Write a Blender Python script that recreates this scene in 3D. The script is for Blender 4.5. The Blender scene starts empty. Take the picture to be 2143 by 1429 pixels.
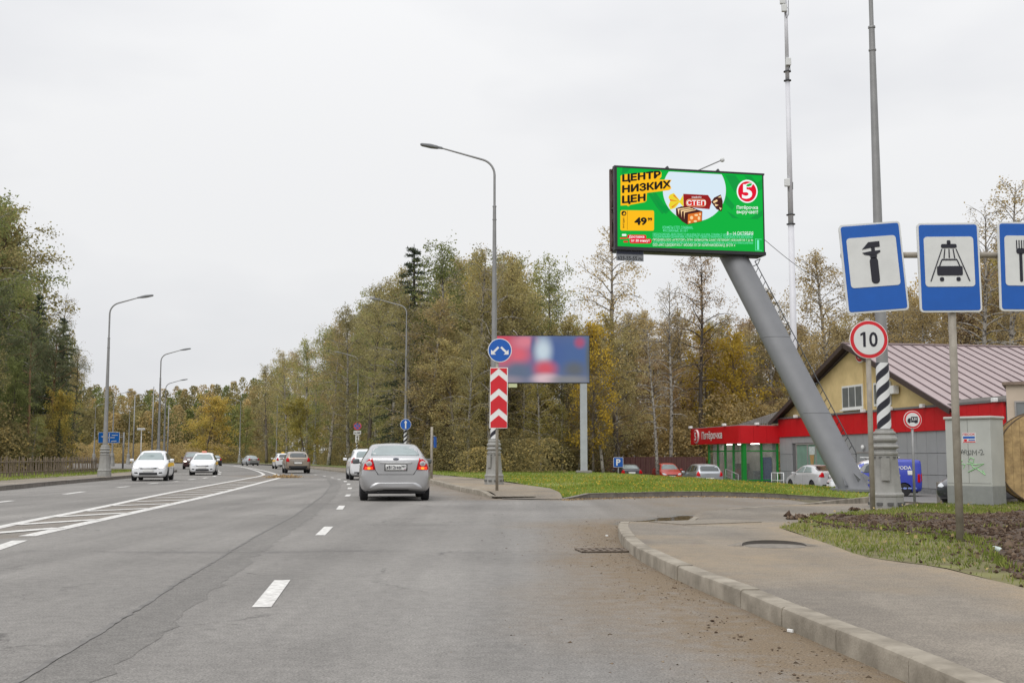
import bpy, bmesh, math, random
import numpy as np
from mathutils import Vector, Matrix
from mathutils.geometry import delaunay_2d_cdt
from mathutils.bvhtree import BVHTree
RAD = math.radians
sc = bpy.context.scene
col = sc.collection
random.seed(7)

# ---------------------------------------------------------------- camera
F, CX, CY, H = 2450.0, 1071.5, 714.5, 1.12          # focal length in photo pixels, centre, eye height (m)
PIT = math.atan(243.5 / F)
cam = bpy.data.cameras.new('camera')
cam.sensor_width = 36.0
cam.lens = 36.0 * F / 2143.0
cam.clip_start, cam.clip_end = 0.1, 6000.0
cam_o = bpy.data.objects.new('camera', cam)
col.objects.link(cam_o)
cam_o.location = (0, 0, H)
cam_o.rotation_euler = (math.pi / 2 + PIT, 0, 0)
sc.camera = cam_o

# ---------------------------------------------------------------- sky: even overcast
SUN_EL, SUN_AZ = RAD(52), RAD(205)
world = bpy.data.worlds.new('World')
sc.world = world
world.use_nodes = True
nt = world.node_tree
nt.nodes.clear()
w_out = nt.nodes.new('ShaderNodeOutputWorld')
w_bg = nt.nodes.new('ShaderNodeBackground')
w_sky = nt.nodes.new('ShaderNodeTexSky')
w_sky.sky_type = 'NISHITA'
w_sky.sun_disc = False
w_sky.sun_elevation = SUN_EL
w_sky.sun_rotation = SUN_AZ
w_tc = nt.nodes.new('ShaderNodeTexCoord')
w_map = nt.nodes.new('ShaderNodeMapping')
w_map.inputs['Scale'].default_value = (1.0, 1.0, 2.6)
w_noise = nt.nodes.new('ShaderNodeTexNoise')
w_noise.inputs['Scale'].default_value = 1.7
w_noise.inputs['Detail'].default_value = 5.0
w_noise.inputs['Roughness'].default_value = 0.5
w_ramp = nt.nodes.new('ShaderNodeValToRGB')
w_ramp.color_ramp.elements[0].position = 0.38
w_ramp.color_ramp.elements[0].color = (0.775, 0.785, 0.82, 1)
w_ramp.color_ramp.elements[1].position = 0.62
w_ramp.color_ramp.elements[1].color = (0.965, 0.967, 0.975, 1)
w_mul = nt.nodes.new('ShaderNodeVectorMath')
w_mul.operation = 'SCALE'
w_mul.inputs['Scale'].default_value = 8.9
w_mix = nt.nodes.new('ShaderNodeMix')
w_mix.data_type = 'RGBA'
w_mix.inputs['Factor'].default_value = 0.96
L = nt.links.new
L(w_tc.outputs['Generated'], w_map.inputs['Vector'])
L(w_map.outputs['Vector'], w_noise.inputs['Vector'])
L(w_noise.outputs['Fac'], w_ramp.inputs['Fac'])
L(w_ramp.outputs['Color'], w_mul.inputs[0])
L(w_sky.outputs['Color'], w_mix.inputs[6])
L(w_mul.outputs['Vector'], w_mix.inputs[7])
# overcast: the cloud deck is brighter towards the zenith
w_sep = nt.nodes.new('ShaderNodeSeparateXYZ')
w_el = nt.nodes.new('ShaderNodeMath'); w_el.operation = 'MULTIPLY'
w_gr = nt.nodes.new('ShaderNodeMath'); w_gr.operation = 'MULTIPLY_ADD'
w_gr.inputs[1].default_value = 0.9; w_gr.inputs[2].default_value = 1.0
w_fin = nt.nodes.new('ShaderNodeVectorMath'); w_fin.operation = 'SCALE'
L(w_tc.outputs['Generated'], w_sep.inputs[0])
L(w_sep.outputs['Z'], w_el.inputs[0]); L(w_sep.outputs['Z'], w_el.inputs[1])
L(w_el.outputs[0], w_gr.inputs[0])
L(w_mix.outputs[2], w_fin.inputs[0]); L(w_gr.outputs[0], w_fin.inputs['Scale'])
L(w_fin.outputs['Vector'], w_bg.inputs['Color'])
w_bg.inputs['Strength'].default_value = 0.1
L(w_bg.outputs['Background'], w_out.inputs['Surface'])

sun = bpy.data.lights.new('sun', 'SUN')
sun.energy = 1.5
sun.angle = RAD(50)
sun.color = (1.0, 0.98, 0.95)
sun_o = bpy.data.objects.new('sun', sun)
col.objects.link(sun_o)
sd = Vector((math.sin(SUN_AZ) * math.cos(SUN_EL), math.cos(SUN_AZ) * math.cos(SUN_EL), math.sin(SUN_EL)))
sun_o.rotation_euler = sd.to_track_quat('Z', 'Y').to_euler()
sun_o.location = (0, 0, 60)

vs = sc.view_settings
vs.view_transform = 'Standard'
vs.look = 'None'
vs.exposure = 0.0
vs.gamma = 1.0
vs.use_curve_mapping = False
sc.cycles.max_bounces = 6
sc.cycles.transparent_max_bounces = 12

# ---------------------------------------------------------------- pixel -> place helpers
SP, CP = math.sin(PIT), math.cos(PIT)
def ray(px, py):
    x, u = (px - CX) / F, -(py - CY) / F
    return Vector((x, CP - u * SP, SP + u * CP))
def G(px, py, z=0.0):
    """point on the level z that shows at a photo pixel"""
    d = ray(px, py)
    t = (z - H) / d.z
    return Vector((d.x * t, d.y * t, z))
def GZ(px, py, zf):
    z = 0.0
    for _ in range(12):
        p = G(px, py, z)
        z = 0.5 * z + 0.5 * zf(p.x, p.y)
    p = G(px, py, z)
    return p
def at(px, py, Y):
    d = ray(px, py)
    t = Y / d.y
    return Vector((d.x * t, Y, H + d.z * t))
def pix(p):
    dy, dz = p[1], p[2] - H
    d = dy * CP + dz * SP
    u = -dy * SP + dz * CP
    return CX + F * p[0] / d, CY - F * u / d
def onplane(px, py, p0, n):
    d = ray(px, py)
    o = Vector((0, 0, H))
    t = (p0 - o).dot(n) / d.dot(n)
    return o + d * t
def lerp(a, b, t): return a + (b - a) * t
def sstep(x, a, b):
    t = min(1.0, max(0.0, (x - a) / (b - a)))
    return t * t * (3 - 2 * t)
def interp(x, tab):
    if x <= tab[0][0]: return tab[0][1]
    for (x0, y0), (x1, y1) in zip(tab, tab[1:]):
        if x <= x1: return y0 + (y1 - y0) * (x - x0) / (x1 - x0)
    return tab[-1][1]

# ---------------------------------------------------------------- numpy value noise
def vnoise(x, y, seed=0):
    x = np.asarray(x, float); y = np.asarray(y, float)
    xi, yi = np.floor(x).astype(np.int64), np.floor(y).astype(np.int64)
    fx, fy = x - xi, y - yi
    fx, fy = fx * fx * (3 - 2 * fx), fy * fy * (3 - 2 * fy)
    def h(a, b):
        n = (a * 374761393 + b * 668265263 + seed * 974634777) & 0xFFFFFFFF
        n = ((n ^ (n >> 13)) * 1274126177) & 0xFFFFFFFF
        return ((n ^ (n >> 16)) & 0xFFFF) / 65535.0
    return (h(xi, yi) * (1 - fx) + h(xi + 1, yi) * fx) * (1 - fy) + (h(xi, yi + 1) * (1 - fx) + h(xi + 1, yi + 1) * fx) * fy
def fbm(x, y, o=4, seed=0):
    s, a, t = 0, 1.0, 0
    for k in range(o):
        s = s + a * vnoise(x * 2 ** k, y * 2 ** k, seed + k); t += a; a *= 0.5
    return s / t

# ---------------------------------------------------------------- materials
MATS = {}
def mat(name, c, rough=0.6, metal=0.0, var=0.12, vs_=6.0, bump=0.0, bs=40.0, spec=0.5, emit=0.0, coat=0.0, alpha=1.0, dirt=None):
    if name in MATS: return MATS[name]
    m = bpy.data.materials.new(name)
    m.use_nodes = True
    n = m.node_tree
    b = n.nodes['Principled BSDF']
    b.inputs['Roughness'].default_value = rough
    b.inputs['Metallic'].default_value = metal
    b.inputs['Specular IOR Level'].default_value = spec
    b.inputs['Coat Weight'].default_value = coat
    b.inputs['Coat Roughness'].default_value = 0.05
    b.inputs['Alpha'].default_value = alpha
    c4 = (c[0], c[1], c[2], 1)
    b.inputs['Base Color'].default_value = c4
    if var > 0:
        tc = n.nodes.new('ShaderNodeTexCoord')
        nz = n.nodes.new('ShaderNodeTexNoise')
        nz.inputs['Scale'].default_value = vs_
        nz.inputs['Detail'].default_value = 6.0
        nz.inputs['Roughness'].default_value = 0.6
        rp = n.nodes.new('ShaderNodeValToRGB')
        lo, hi = 1 - var, 1 + var
        d = dirt or c
        rp.color_ramp.elements[0].position = 0.3
        rp.color_ramp.elements[1].position = 0.7
        rp.color_ramp.elements[0].color = (d[0] * lo, d[1] * lo, d[2] * lo, 1)
        rp.color_ramp.elements[1].color = (min(1, c[0] * hi), min(1, c[1] * hi), min(1, c[2] * hi), 1)
        n.links.new(tc.outputs['Object'], nz.inputs['Vector'])
        n.links.new(nz.outputs['Fac'], rp.inputs['Fac'])
        n.links.new(rp.outputs['Color'], b.inputs['Base Color'])
        if bump > 0:
            nb = n.nodes.new('ShaderNodeTexNoise')
            nb.inputs['Scale'].default_value = bs
            nb.inputs['Detail'].default_value = 5.0
            bp = n.nodes.new('ShaderNodeBump')
            bp.inputs['Strength'].default_value = bump
            bp.inputs['Distance'].default_value = 0.02
            n.links.new(tc.outputs['Object'], nb.inputs['Vector'])
            n.links.new(nb.outputs['Fac'], bp.inputs['Height'])
            n.links.new(bp.outputs['Normal'], b.inputs['Normal'])
    if emit > 0:
        b.inputs['Emission Color'].default_value = c4
        b.inputs['Emission Strength'].default_value = emit
    MATS[name] = m
    return m
def S(r, g, b):
    f = lambda v: (v / 255 / 12.92) if v / 255 <= 0.04045 else ((v / 255 + 0.055) / 1.055) ** 2.4
    return (f(r), f(g), f(b))

# ---------------------------------------------------------------- object helpers
def tag(o, label=None, cat=None, group=None, kind=None):
    if label: o['label'] = label
    if cat: o['category'] = cat
    if group: o['group'] = group
    if kind: o['kind'] = kind
    return o
def empty(name, loc=(0, 0, 0), rz=0.0):
    o = bpy.data.objects.new(name, None)
    o.empty_display_size = 0.2
    o.location = loc
    o.rotation_euler = (0, 0, rz)
    col.objects.link(o)
    return o
def link(name, me, m=None, parent=None):
    if m is not None and len(me.materials) == 0: me.materials.append(m)
    o = bpy.data.objects.new(name, me)
    o.parent = parent
    col.objects.link(o)
    return o
class MB:
    """collects shapes, then links them as one mesh object"""
    def __init__(s): s.v, s.f, s.mi = [], [], []
    def add(s, vs_, fs, mi=0):
        k = len(s.v)
        s.v += [tuple(p) for p in vs_]
        s.f += [tuple(i + k for i in f) for f in fs]
        s.mi += [mi] * len(fs)
        return s
    def box(s, c, d, rz=0.0, M=None, mi=0):
        x, y, z = d[0] / 2, d[1] / 2, d[2] / 2
        P = [Vector((sx * x, sy * y, sz * z)) for sz in (-1, 1) for sy in (-1, 1) for sx in (-1, 1)]
        if M is not None: P = [M @ p for p in P]
        elif rz:
            R = Matrix.Rotation(rz, 3, 'Z'); P = [R @ p for p in P]
        P = [p + Vector(c) for p in P]
        return s.add(P, [(0, 2, 3, 1), (4, 5, 7, 6), (0, 1, 5, 4), (2, 6, 7, 3), (0, 4, 6, 2), (1, 3, 7, 5)], mi)
    def box2(s, a, b, mi=0):
        return s.box([(a[i] + b[i]) / 2 for i in range(3)], [abs(b[i] - a[i]) for i in range(3)], mi=mi)
    def tube(s, pts, rad, n=8, caps=True, mi=0):
        pts = [Vector(p) for p in pts]
        if not hasattr(rad, '__len__'): rad = [rad] * len(pts)
        k0, vs_, fs = 0, [], []
        ref = None
        for i, p in enumerate(pts):
            t = (pts[min(i + 1, len(pts) - 1)] - pts[max(i - 1, 0)]).normalized()
            if ref is None:
                ref = Vector((1, 0, 0)) if abs(t.x) < 0.8 else Vector((0, 1, 0))
            a = (ref - t * ref.dot(t)).normalized()
            ref = a
            b = t.cross(a)
            for j in range(n):
                an = 2 * math.pi * j / n
                vs_.append(p + (a * math.cos(an) + b * math.sin(an)) * rad[i])
        for i in range(len(pts) - 1):
            for j in range(n):
                j2 = (j + 1) % n
                fs.append((i * n + j, i * n + j2, (i + 1) * n + j2, (i + 1) * n + j))
        if caps:
            fs.append(tuple(range(n))[::-1])
            fs.append(tuple((len(pts) - 1) * n + j for j in range(n)))
        return s.add(vs_, fs, mi)
    def lathe(s, prof, n=24, c=(0, 0, 0), M=None, mi=0, rot=0.0):
        vs_, fs = [], []
        for r, z in prof:
            for j in range(n):
                an = 2 * math.pi * j / n + rot
                p = Vector((r * math.cos(an), r * math.sin(an), z))
                if M is not None: p = M @ p
                vs_.append(p + Vector(c))
        for i in range(len(prof) - 1):
            for j in range(n):
                j2 = (j + 1) % n
                fs.append((i * n + j, i * n + j2, (i + 1) * n + j2, (i + 1) * n + j))
        fs.append(tuple(range(n))[::-1])
        fs.append(tuple((len(prof) - 1) * n + j for j in range(n)))
        return s.add(vs_, fs, mi)
    def prism(s, pts, fr, to, mi=0):
        """outline pts (2d) extruded between two 3d mappings fr(p), to(p)"""
        n = len(pts)
        vs_ = [fr(p) for p in pts] + [to(p) for p in pts]
        fs = [tuple(range(n))[::-1], tuple(range(n, 2 * n))]
        fs += [(i, (i + 1) % n, n + (i + 1) % n, n + i) for i in range(n)]
        return s.add(vs_, fs, mi)
    def mesh(s, name):
        me = bpy.data.meshes.new(name)
        me.from_pydata(s.v, [], s.f)
        return me
    def build(s, name, m, parent=None, smooth=False, bevel=0.0, seg=2, fix=True, auto=None):
        me = s.mesh(name)
        bm = bmesh.new(); bm.from_mesh(me)
        if any(s.mi):
            bm.faces.ensure_lookup_table()
            for f, i in zip(bm.faces, s.mi): f.material_index = i
        if fix: bmesh.ops.recalc_face_normals(bm, faces=bm.faces)
        if bevel > 0:
            bmesh.ops.bevel(bm, geom=[e for e in bm.edges], offset=bevel, segments=seg, affect='EDGES', profile=0.5, clamp_overlap=True)
        if auto is not None:
            for f in bm.faces: f.smooth = True
            for e in bm.edges:
                if len(e.link_faces) == 2 and e.calc_face_angle(0) > RAD(auto): e.smooth = False
        elif smooth:
            for f in bm.faces: f.smooth = True
        bm.to_mesh(me); bm.free()
        if isinstance(m, (list, tuple)):
            for q in m: me.materials.append(q)
            return link(name, me, None, parent)
        return link(name, me, m, parent)

_tc = {}
def txt(s, w=None, h=None, bold=0.0, align='C'):
    """2d lettering fitted to w x h, centred on its own box (or left aligned)"""
    key = (s, bold)
    if key not in _tc:
        c = bpy.data.curves.new('lettering', 'FONT')
        c.body = s; c.offset = bold; c.resolution_u = 3
        o = bpy.data.objects.new('lettering', c)
        me = bpy.data.meshes.new_from_object(o)
        v = np.array([(p.co.x, p.co.y) for p in me.vertices])
        f = [tuple(p.vertices) for p in me.polygons]
        bpy.data.objects.remove(o); bpy.data.curves.remove(c); bpy.data.meshes.remove(me)
        _tc[key] = (v, f)
    v, f = _tc[key]
    lo, hi = v.min(0), v.max(0)
    q = v - (lo + hi) / 2
    d = hi - lo
    sx = (w / d[0]) if w else None
    sy = (h / d[1]) if h else None
    if sx is None: sx = sy
    if sy is None: sy = sx
    q = q * np.array([sx, sy])
    if align == 'L': q[:, 0] -= q[:, 0].min()
    return q, f
def ell(cx, cz, rx, rz, n=32, a0=0, a1=360):
    return [(cx + rx * math.cos(RAD(a0 + (a1 - a0) * i / n)), cz + rz * math.sin(RAD(a0 + (a1 - a0) * i / n))) for i in range(n if a1 - a0 == 360 else n + 1)]
def rrect(x0, z0, x1, z1, r, n=5):
    P = []
    for cx, cz, a in ((x1 - r, z1 - r, 0), (x0 + r, z1 - r, 90), (x0 + r, z0 + r, 180), (x1 - r, z0 + r, 270)):
        P += [(cx + r * math.cos(RAD(a + 90 * i / n)), cz + r * math.sin(RAD(a + 90 * i / n))) for i in range(n + 1)]
    return P
def flat(mb, pts, d, th=0.003, T=None, mi=0):
    """thin print plate on the local XZ plane, facing -Y, its face at y=-d"""
    T = T or (lambda p: p)
    pts = [T(p) for p in pts]
    return mb.prism(pts, lambda p: (p[0], -d + th, p[1]), lambda p: (p[0], -d, p[1]), mi)
def flat_txt(mb, s, cx, cz, w, h, d, bold=0.0, rot=0.0, shear=0.0, align='C', T=None):
    q, f = txt(s, w, h, bold, align)
    c, sn = math.cos(rot), math.sin(rot)
    vs_ = []
    for x, z in q:
        x += z * shear
        p = (cx + x * c - z * sn, cz + x * sn + z * c)
        if T: p = T(p)
        vs_.append((p[0], -d, p[1]))
    return mb.add(vs_, f)

def inside(px, py, poly):
    px = np.asarray(px); py = np.asarray(py)
    r = np.zeros(px.shape, bool)
    n = len(poly)
    for i in range(n):
        x0, y0 = poly[i][0], poly[i][1]; x1, y1 = poly[(i + 1) % n][0], poly[(i + 1) % n][1]
        if y0 == y1: continue
        c = ((y0 > py) != (y1 > py)) & (px < (x1 - x0) * (py - y0) / (y1 - y0) + x0)
        r ^= c
    return r
def dist_poly(px, py, pl):
    d = np.full(np.shape(px), 1e9)
    for a, b in zip(pl, pl[1:]):
        ax, ay, bx, by = a[0], a[1], b[0], b[1]
        l2 = (bx - ax) ** 2 + (by - ay) ** 2 + 1e-9
        t = np.clip(((px - ax) * (bx - ax) + (py - ay) * (by - ay)) / l2, 0, 1)
        d = np.minimum(d, np.hypot(px - ax - t * (bx - ax), py - ay - t * (by - ay)))
    return d
def resample(pl, step):
    out = [Vector(pl[0])]
    for a, b in zip(pl, pl[1:]):
        a, b = Vector(a), Vector(b)
        k = max(1, int(round((b - a).length / step)))
        out += [a.lerp(b, i / k) for i in range(1, k + 1)]
    return out
def smooth_pl(pl, it=2):
    pl = [Vector(p) for p in pl]
    for _ in range(it):
        o = [pl[0]]
        for a, b in zip(pl, pl[1:]): o += [a.lerp(b, 0.25), a.lerp(b, 0.75)]
        pl = o + [pl[-1]]
    return pl
def offset_pl(pl, d):
    """2d/3d polyline moved sideways; +d is to the right of its direction"""
    o = []
    for i, p in enumerate(pl):
        t = (Vector(pl[min(i + 1, len(pl) - 1)]).to_2d() - Vector(pl[max(i - 1, 0)]).to_2d()).normalized()
        o.append(Vector((p[0] + t.y * d, p[1] - t.x * d, p[2] if len(p) > 2 else 0)))
    return o
def sheet(name, poly, zf, m, s0=0.3, k=0.012, attrs=None, kind='structure', smooth=True, parent=None):
    """a ground sheet that fills an outline, with finer cells near the camera"""
    out = []
    n = len(poly)
    for i in range(n):
        a, b = Vector(poly[i][:2]), Vector(poly[(i + 1) % n][:2])
        st = max(s0, k * max(0.0, (a.y + b.y) / 2))
        q = max(1, int((b - a).length / st))
        out += [a.lerp(b, j / q) for j in range(q)]
    xs = [p.x for p in out]; ys = [p.y for p in out]
    gx, gy = [], []
    y = min(ys)
    row = 0
    while y < max(ys):
        st = max(s0, k * max(0.0, y))
        r = np.arange(min(xs), max(xs), st) + (st / 2 if row % 2 else 0)
        gx.append(r); gy.append(np.full(r.shape, y))
        y += st * 0.9; row += 1
    gx, gy = np.concatenate(gx), np.concatenate(gy)
    ok = inside(gx, gy, out)
    gx, gy = gx[ok], gy[ok]
    dd = dist_poly(gx, gy, out + [out[0]])
    ok = dd > np.maximum(s0, k * gy) * 0.4
    gx, gy = gx[ok], gy[ok]
    pts = out + [Vector((a, b)) for a, b in zip(gx, gy)]
    V, E_, Fc, *_ = delaunay_2d_cdt(pts, [], [list(range(len(out)))], 1, 1e-5)
    vs_ = [(p.x, p.y, zf(p.x, p.y)) for p in V]
    me = bpy.data.meshes.new(name)
    me.from_pydata(vs_, [], [f if (V[f[1]] - V[f[0]]).cross(V[f[2]] - V[f[0]]) > 0 else f[::-1] for f in Fc])
    if smooth: me.polygons.foreach_set('use_smooth', [True] * len(me.polygons))
    if attrs:
        X = np.array([v[0] for v in vs_]); Y = np.array([v[1] for v in vs_])
        for an, fn in attrs.items():
            at_ = me.attributes.new(an, 'FLOAT', 'POINT')
            at_.data.foreach_set('value', np.clip(fn(X, Y), 0, 1).astype(np.float32))
    o = link(name, me, m, parent)
    if kind: o['kind'] = kind
    return o
# ================================================================ ground, road, pavements
def road_z(x, y): return -0.40 * sstep(x, 5, 14) - 0.38 * sstep(x, 14, 20) if y > 17 else 0.0
v2 = lambda p: Vector((p[0], p[1], 0))
# kerb lines (bottom front edge), traced on the ground from the photograph
K_NEAR = [(2.75, -6), (2.3, 0)] + [G(*p)[:2] for p in ((1898, 1429), (1842, 1403), (1720, 1350), (1612, 1300), (1538, 1265), (1467, 1237), (1374, 1193), (1327, 1167), (1300, 1140), (1291, 1120), (1297, 1108), (1318, 1099))]
K_NEAR = smooth_pl([v2(p) for p in K_NEAR], 2)
K_FAR = [GZ(px, py, road_z) for px, py in ((1178, 1045.5), (1240, 1043.5), (1340, 1041), (1440, 1039), (1540, 1040), (1640, 1044), (1750, 1051), (1830, 1056), (1905, 1060), (1985, 1063))]
K_FAR = smooth_pl(K_FAR, 1)
K_MAIN = [G(*p) for p in ((1040, 1043), (1020, 1039.5), (999, 1035), (969, 1029), (940, 1022), (905, 1010.5), (820, 999), (740, 991.5), (690, 985.5), (640, 979.5), (600, 976), (560, 973))] + [Vector((-56, 229, 0)), Vector((-78, 258, 0)), Vector((-118, 278, 0))]
K_MAIN = smooth_pl(K_MAIN, 1)
K_LEFT = [Vector((-13.0, -6, 0)), Vector((-14.2, 15, 0))] + [G(*p) for p in ((0, 1027), (130, 1013), (270, 1000.5), (340, 993.5), (372, 987))]
pe = K_LEFT[-1]
K_LEFT = smooth_pl(K_LEFT + [pe + Vector((-1.6, 5, 0)), pe + Vector((-6, 11, 0)), pe + Vector((-18, 16, 0))], 1)

def attr_mask_lines(pl, w0, w1):
    return lambda X, Y: 1 - np.clip((dist_poly(X, Y, pl) - w0) / (w1 - w0), 0, 1)
med_l = [G(*p) for p in ((-150, 1143), (0, 1101), (196, 1065), (327, 1036), (451, 1013), (523, 1000), (552, 993.5))]
med_r = [G(*p) for p in ((56, 1122), (196, 1091), (327, 1062), (457, 1033), (585, 1000))]
med_poly = [p for p in med_l] + [p for p in med_r[::-1]]
seam = [G(*p) for p in ((-60, 1560), (120, 1429), (310, 1300), (430, 1213), (560, 1125), (640, 1077), (690, 1037), (703, 1015), (693, 1003), (668, 996))]
def road_dirt(X, Y):
    n = fbm(X * 0.55 + 3, Y * 0.35, 4, 3)
    n2 = fbm(X * 1.6, Y * 0.9, 3, 9)
    d = dist_poly(X, Y, K_NEAR)
    a = np.clip(1.25 - d / (0.75 + 1.3 * n), 0, 1) * (0.6 + 0.6 * n2)
    d2 = dist_poly(X, Y, [G(1318, 1099), G(1440, 1090), G(1660, 1067)])
    a2 = np.clip(1.1 - d2 / (1.0 + 3.2 * n), 0, 1) * (0.35 + 0.6 * n2)
    d3 = dist_poly(X, Y, K_MAIN[:14])
    a3 = np.clip(1.0 - d3 / (0.8 + 2.2 * n), 0, 1) * (0.3 + 0.6 * n2)
    ent = np.clip((X - (0.3 + 1.5 * n)) / 3.0, 0, 1) * (Y > 15) * (0.2 + 0.5 * n2)
    med = inside(X, Y, med_poly) * (0.12 + 0.3 * n2)
    d4 = dist_poly(X, Y, [G(560, 995), G(585, 997.5)])
    isl = np.clip(1.2 - d4 / 2.6, 0, 1)
    d5 = dist_poly(X, Y, K_FAR)
    a5 = np.clip(1.0 - d5 / (0.4 + 1.2 * n), 0, 1) * (0.4 + 0.5 * n2)
    return np.maximum.reduce([a, a2, a3, ent, med, isl * 0.6, a5])
def road_dark(X, Y):
    w = 0.12 + 0.1 * fbm(X * 0.7, Y * 0.5, 3, 21)
    ctr = dist_poly(X, Y, seam)
    s = ctr * 0
    cr = dist_poly(X, Y, [G(60, 1153), G(300, 1155), G(520, 1157), G(760, 1152), G(1230, 1160)])
    s = np.maximum(s, np.clip(1 - cr / 0.10, 0, 1) * 0.55 * (fbm(X * 3, Y * 3, 3, 5) > 0.42))
    return s
def road_wet(X, Y):
    n = fbm(X * 0.9, Y * 0.9, 4, 31)
    d = dist_poly(X, Y, [G(1310, 1097), G(1345, 1092), G(1400, 1086), G(1445, 1082)])
    return np.clip((0.50 + 1.6 * (n - 0.5) - d) / 0.18, 0, 1)

def asphalt(name, base, dirt_c, var=0.16, pit=0.5, grain=1.0):
    m = bpy.data.materials.new(name); m.use_nodes = True
    n = m.node_tree; b = n.nodes['Principled BSDF']; K = n.links.new
    tc = n.nodes.new('ShaderNodeTexCoord')
    def nz(scale, det=6.0, rg=0.6):
        q = n.nodes.new('ShaderNodeTexNoise'); q.inputs['Scale'].default_value = scale
        q.inputs['Detail'].default_value = det; q.inputs['Roughness'].default_value = rg
        K(tc.outputs['Object'], q.inputs['Vector']); return q
    def ramp(src, p0, c0, p1, c1):
        q = n.nodes.new('ShaderNodeValToRGB'); e = q.color_ramp.elements
        e[0].position, e[1].position = p0, p1
        e[0].color = (*c0, 1); e[1].color = (*c1, 1)
        K(src, q.inputs['Fac']); return q
    def mix(fac, a, c, mode='MIX', f=None):
        q = n.nodes.new('ShaderNodeMix'); q.data_type = 'RGBA'; q.blend_type = mode
        if fac is not None: K(fac, q.inputs[0])
        else: q.inputs[0].default_value = f
        if isinstance(a, tuple): q.inputs[6].default_value = (*a, 1)
        else: K(a, q.inputs[6])
        if isinstance(c, tuple): q.inputs[7].default_value = (*c, 1)
        else: K(c, q.inputs[7])
        return q.outputs[2]
    big = ramp(nz(0.16).outputs['Fac'], 0.3, (1 - var,) * 3, 0.7, (1 + var,) * 3)
    # faint lengthwise wear: noise stretched along the road
    mp = n.nodes.new('ShaderNodeMapping'); mp.inputs['Scale'].default_value = (1.3, 0.05, 1)
    K(tc.outputs['Object'], mp.inputs['Vector'])
    wn = n.nodes.new('ShaderNodeTexNoise'); wn.inputs['Scale'].default_value = 1.0; wn.inputs['Detail'].default_value = 3
    K(mp.outputs['Vector'], wn.inputs['Vector'])
    wear = ramp(wn.outputs['Fac'], 0.36, (0.87,) * 3, 0.64, (1.08,) * 3)
    fine = ramp(nz(70 * grain, 3.0, 0.8).outputs['Fac'], 0.32, (0.48,) * 3, 0.70, (1.5,) * 3)
    mid = ramp(nz(9 * grain, 8, 0.75).outputs['Fac'], 0.32, (0.8,) * 3, 0.68, (1.18,) * 3)
    c = mix(None, base, big.outputs['Color'], 'MULTIPLY', 1.0)
    c = mix(None, c, wear.outputs['Color'], 'MULTIPLY', 1.0)
    c = mix(None, c, mid.outputs['Color'], 'MULTIPLY', 1.0)
    at_ = lambda s: n.nodes.new('ShaderNodeAttribute')
    ad = at_(0); ad.attribute_name = 'dark'
    c = mix(ad.outputs['Fac'], c, (base[0] * 0.6, base[1] * 0.6, base[2] * 0.62))
    ai = at_(0); ai.attribute_name = 'dirt'
    # dirt breaks up into patches and grains
    cr_m = n.nodes.new('ShaderNodeMapping'); cr_m.inputs['Scale'].default_value = (0.42, 0.30, 1)
    wz = nz(1.6, 4, 0.6)
    wmx = n.nodes.new('ShaderNodeVectorMath'); wmx.operation = 'SCALE'; wmx.inputs['Scale'].default_value = 0.9
    K(wz.outputs['Color'], wmx.inputs[0])
    wad = n.nodes.new('ShaderNodeVectorMath'); wad.operation = 'ADD'; K(tc.outputs['Object'], wad.inputs[0]); K(wmx.outputs['Vector'], wad.inputs[1])
    K(wad.outputs['Vector'], cr_m.inputs['Vector'])
    vo = n.nodes.new('ShaderNodeTexVoronoi'); vo.feature = 'DISTANCE_TO_EDGE'; vo.inputs['Scale'].default_value = 1.0; K(cr_m.outputs['Vector'], vo.inputs['Vector'])
    cr_r = n.nodes.new('ShaderNodeMapRange'); cr_r.inputs['From Min'].default_value = 0.0; cr_r.inputs['From Max'].default_value = 0.012; cr_r.inputs['To Min'].default_value = 1.0; cr_r.inputs['To Max'].default_value = 0.0
    K(vo.outputs['Distance'], cr_r.inputs['Value'])
    cr_n = ramp(nz(0.33, 3).outputs['Fac'], 0.50, (0, 0, 0), 0.62, (1, 1, 1))
    cr_f = n.nodes.new('ShaderNodeMath'); cr_f.operation = 'MULTIPLY'; K(cr_r.outputs['Result'], cr_f.inputs[0]); K(cr_n.outputs['Color'], cr_f.inputs[1])
    c = mix(cr_f.outputs[0], c, (base[0] * 0.42, base[1] * 0.42, base[2] * 0.42))
    sp = ramp(nz(3.2, 6, 0.75).outputs['Fac'], 0.66, (0, 0, 0), 0.72, (0.35, 0.35, 0.35))
    c = mix(sp.outputs['Color'], c, (base[0] * 0.6, base[1] * 0.6, base[2] * 0.6))
    mth = n.nodes.new('ShaderNodeMath'); mth.operation = 'MULTIPLY_ADD'
    K(nz(5.5, 8, 0.72).outputs['Fac'], mth.inputs[0]); mth.inputs[1].default_value = 3.2; mth.inputs[2].default_value = -1.5
    m2 = n.nodes.new('ShaderNodeMath'); m2.operation = 'ADD'; m2.use_clamp = True
    m3 = n.nodes.new('ShaderNodeMath'); m3.operation = 'MULTIPLY'
    m4 = n.nodes.new('ShaderNodeMath'); m4.operation = 'MULTIPLY'
    K(mth.outputs[0], m4.inputs[0]); K(ai.outputs['Fac'], m4.inputs[1])
    K(m4.outputs[0], m2.inputs[0]); K(ai.outputs['Fac'], m2.inputs[1])
    c = mix(m2.outputs[0], c, dirt_c)
    c = mix(None, c, fine.outputs['Color'], 'MULTIPLY', 1.0)
    aw = at_(0); aw.attribute_name = 'wet'
    c = mix(aw.outputs['Fac'], c, (0.05, 0.045, 0.04))
    K(c, b.inputs['Base Color'])
    rr = n.nodes.new('ShaderNodeMapRange'); rr.inputs['To Min'].default_value = 0.85; rr.inputs['To Max'].default_value = 0.06
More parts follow.
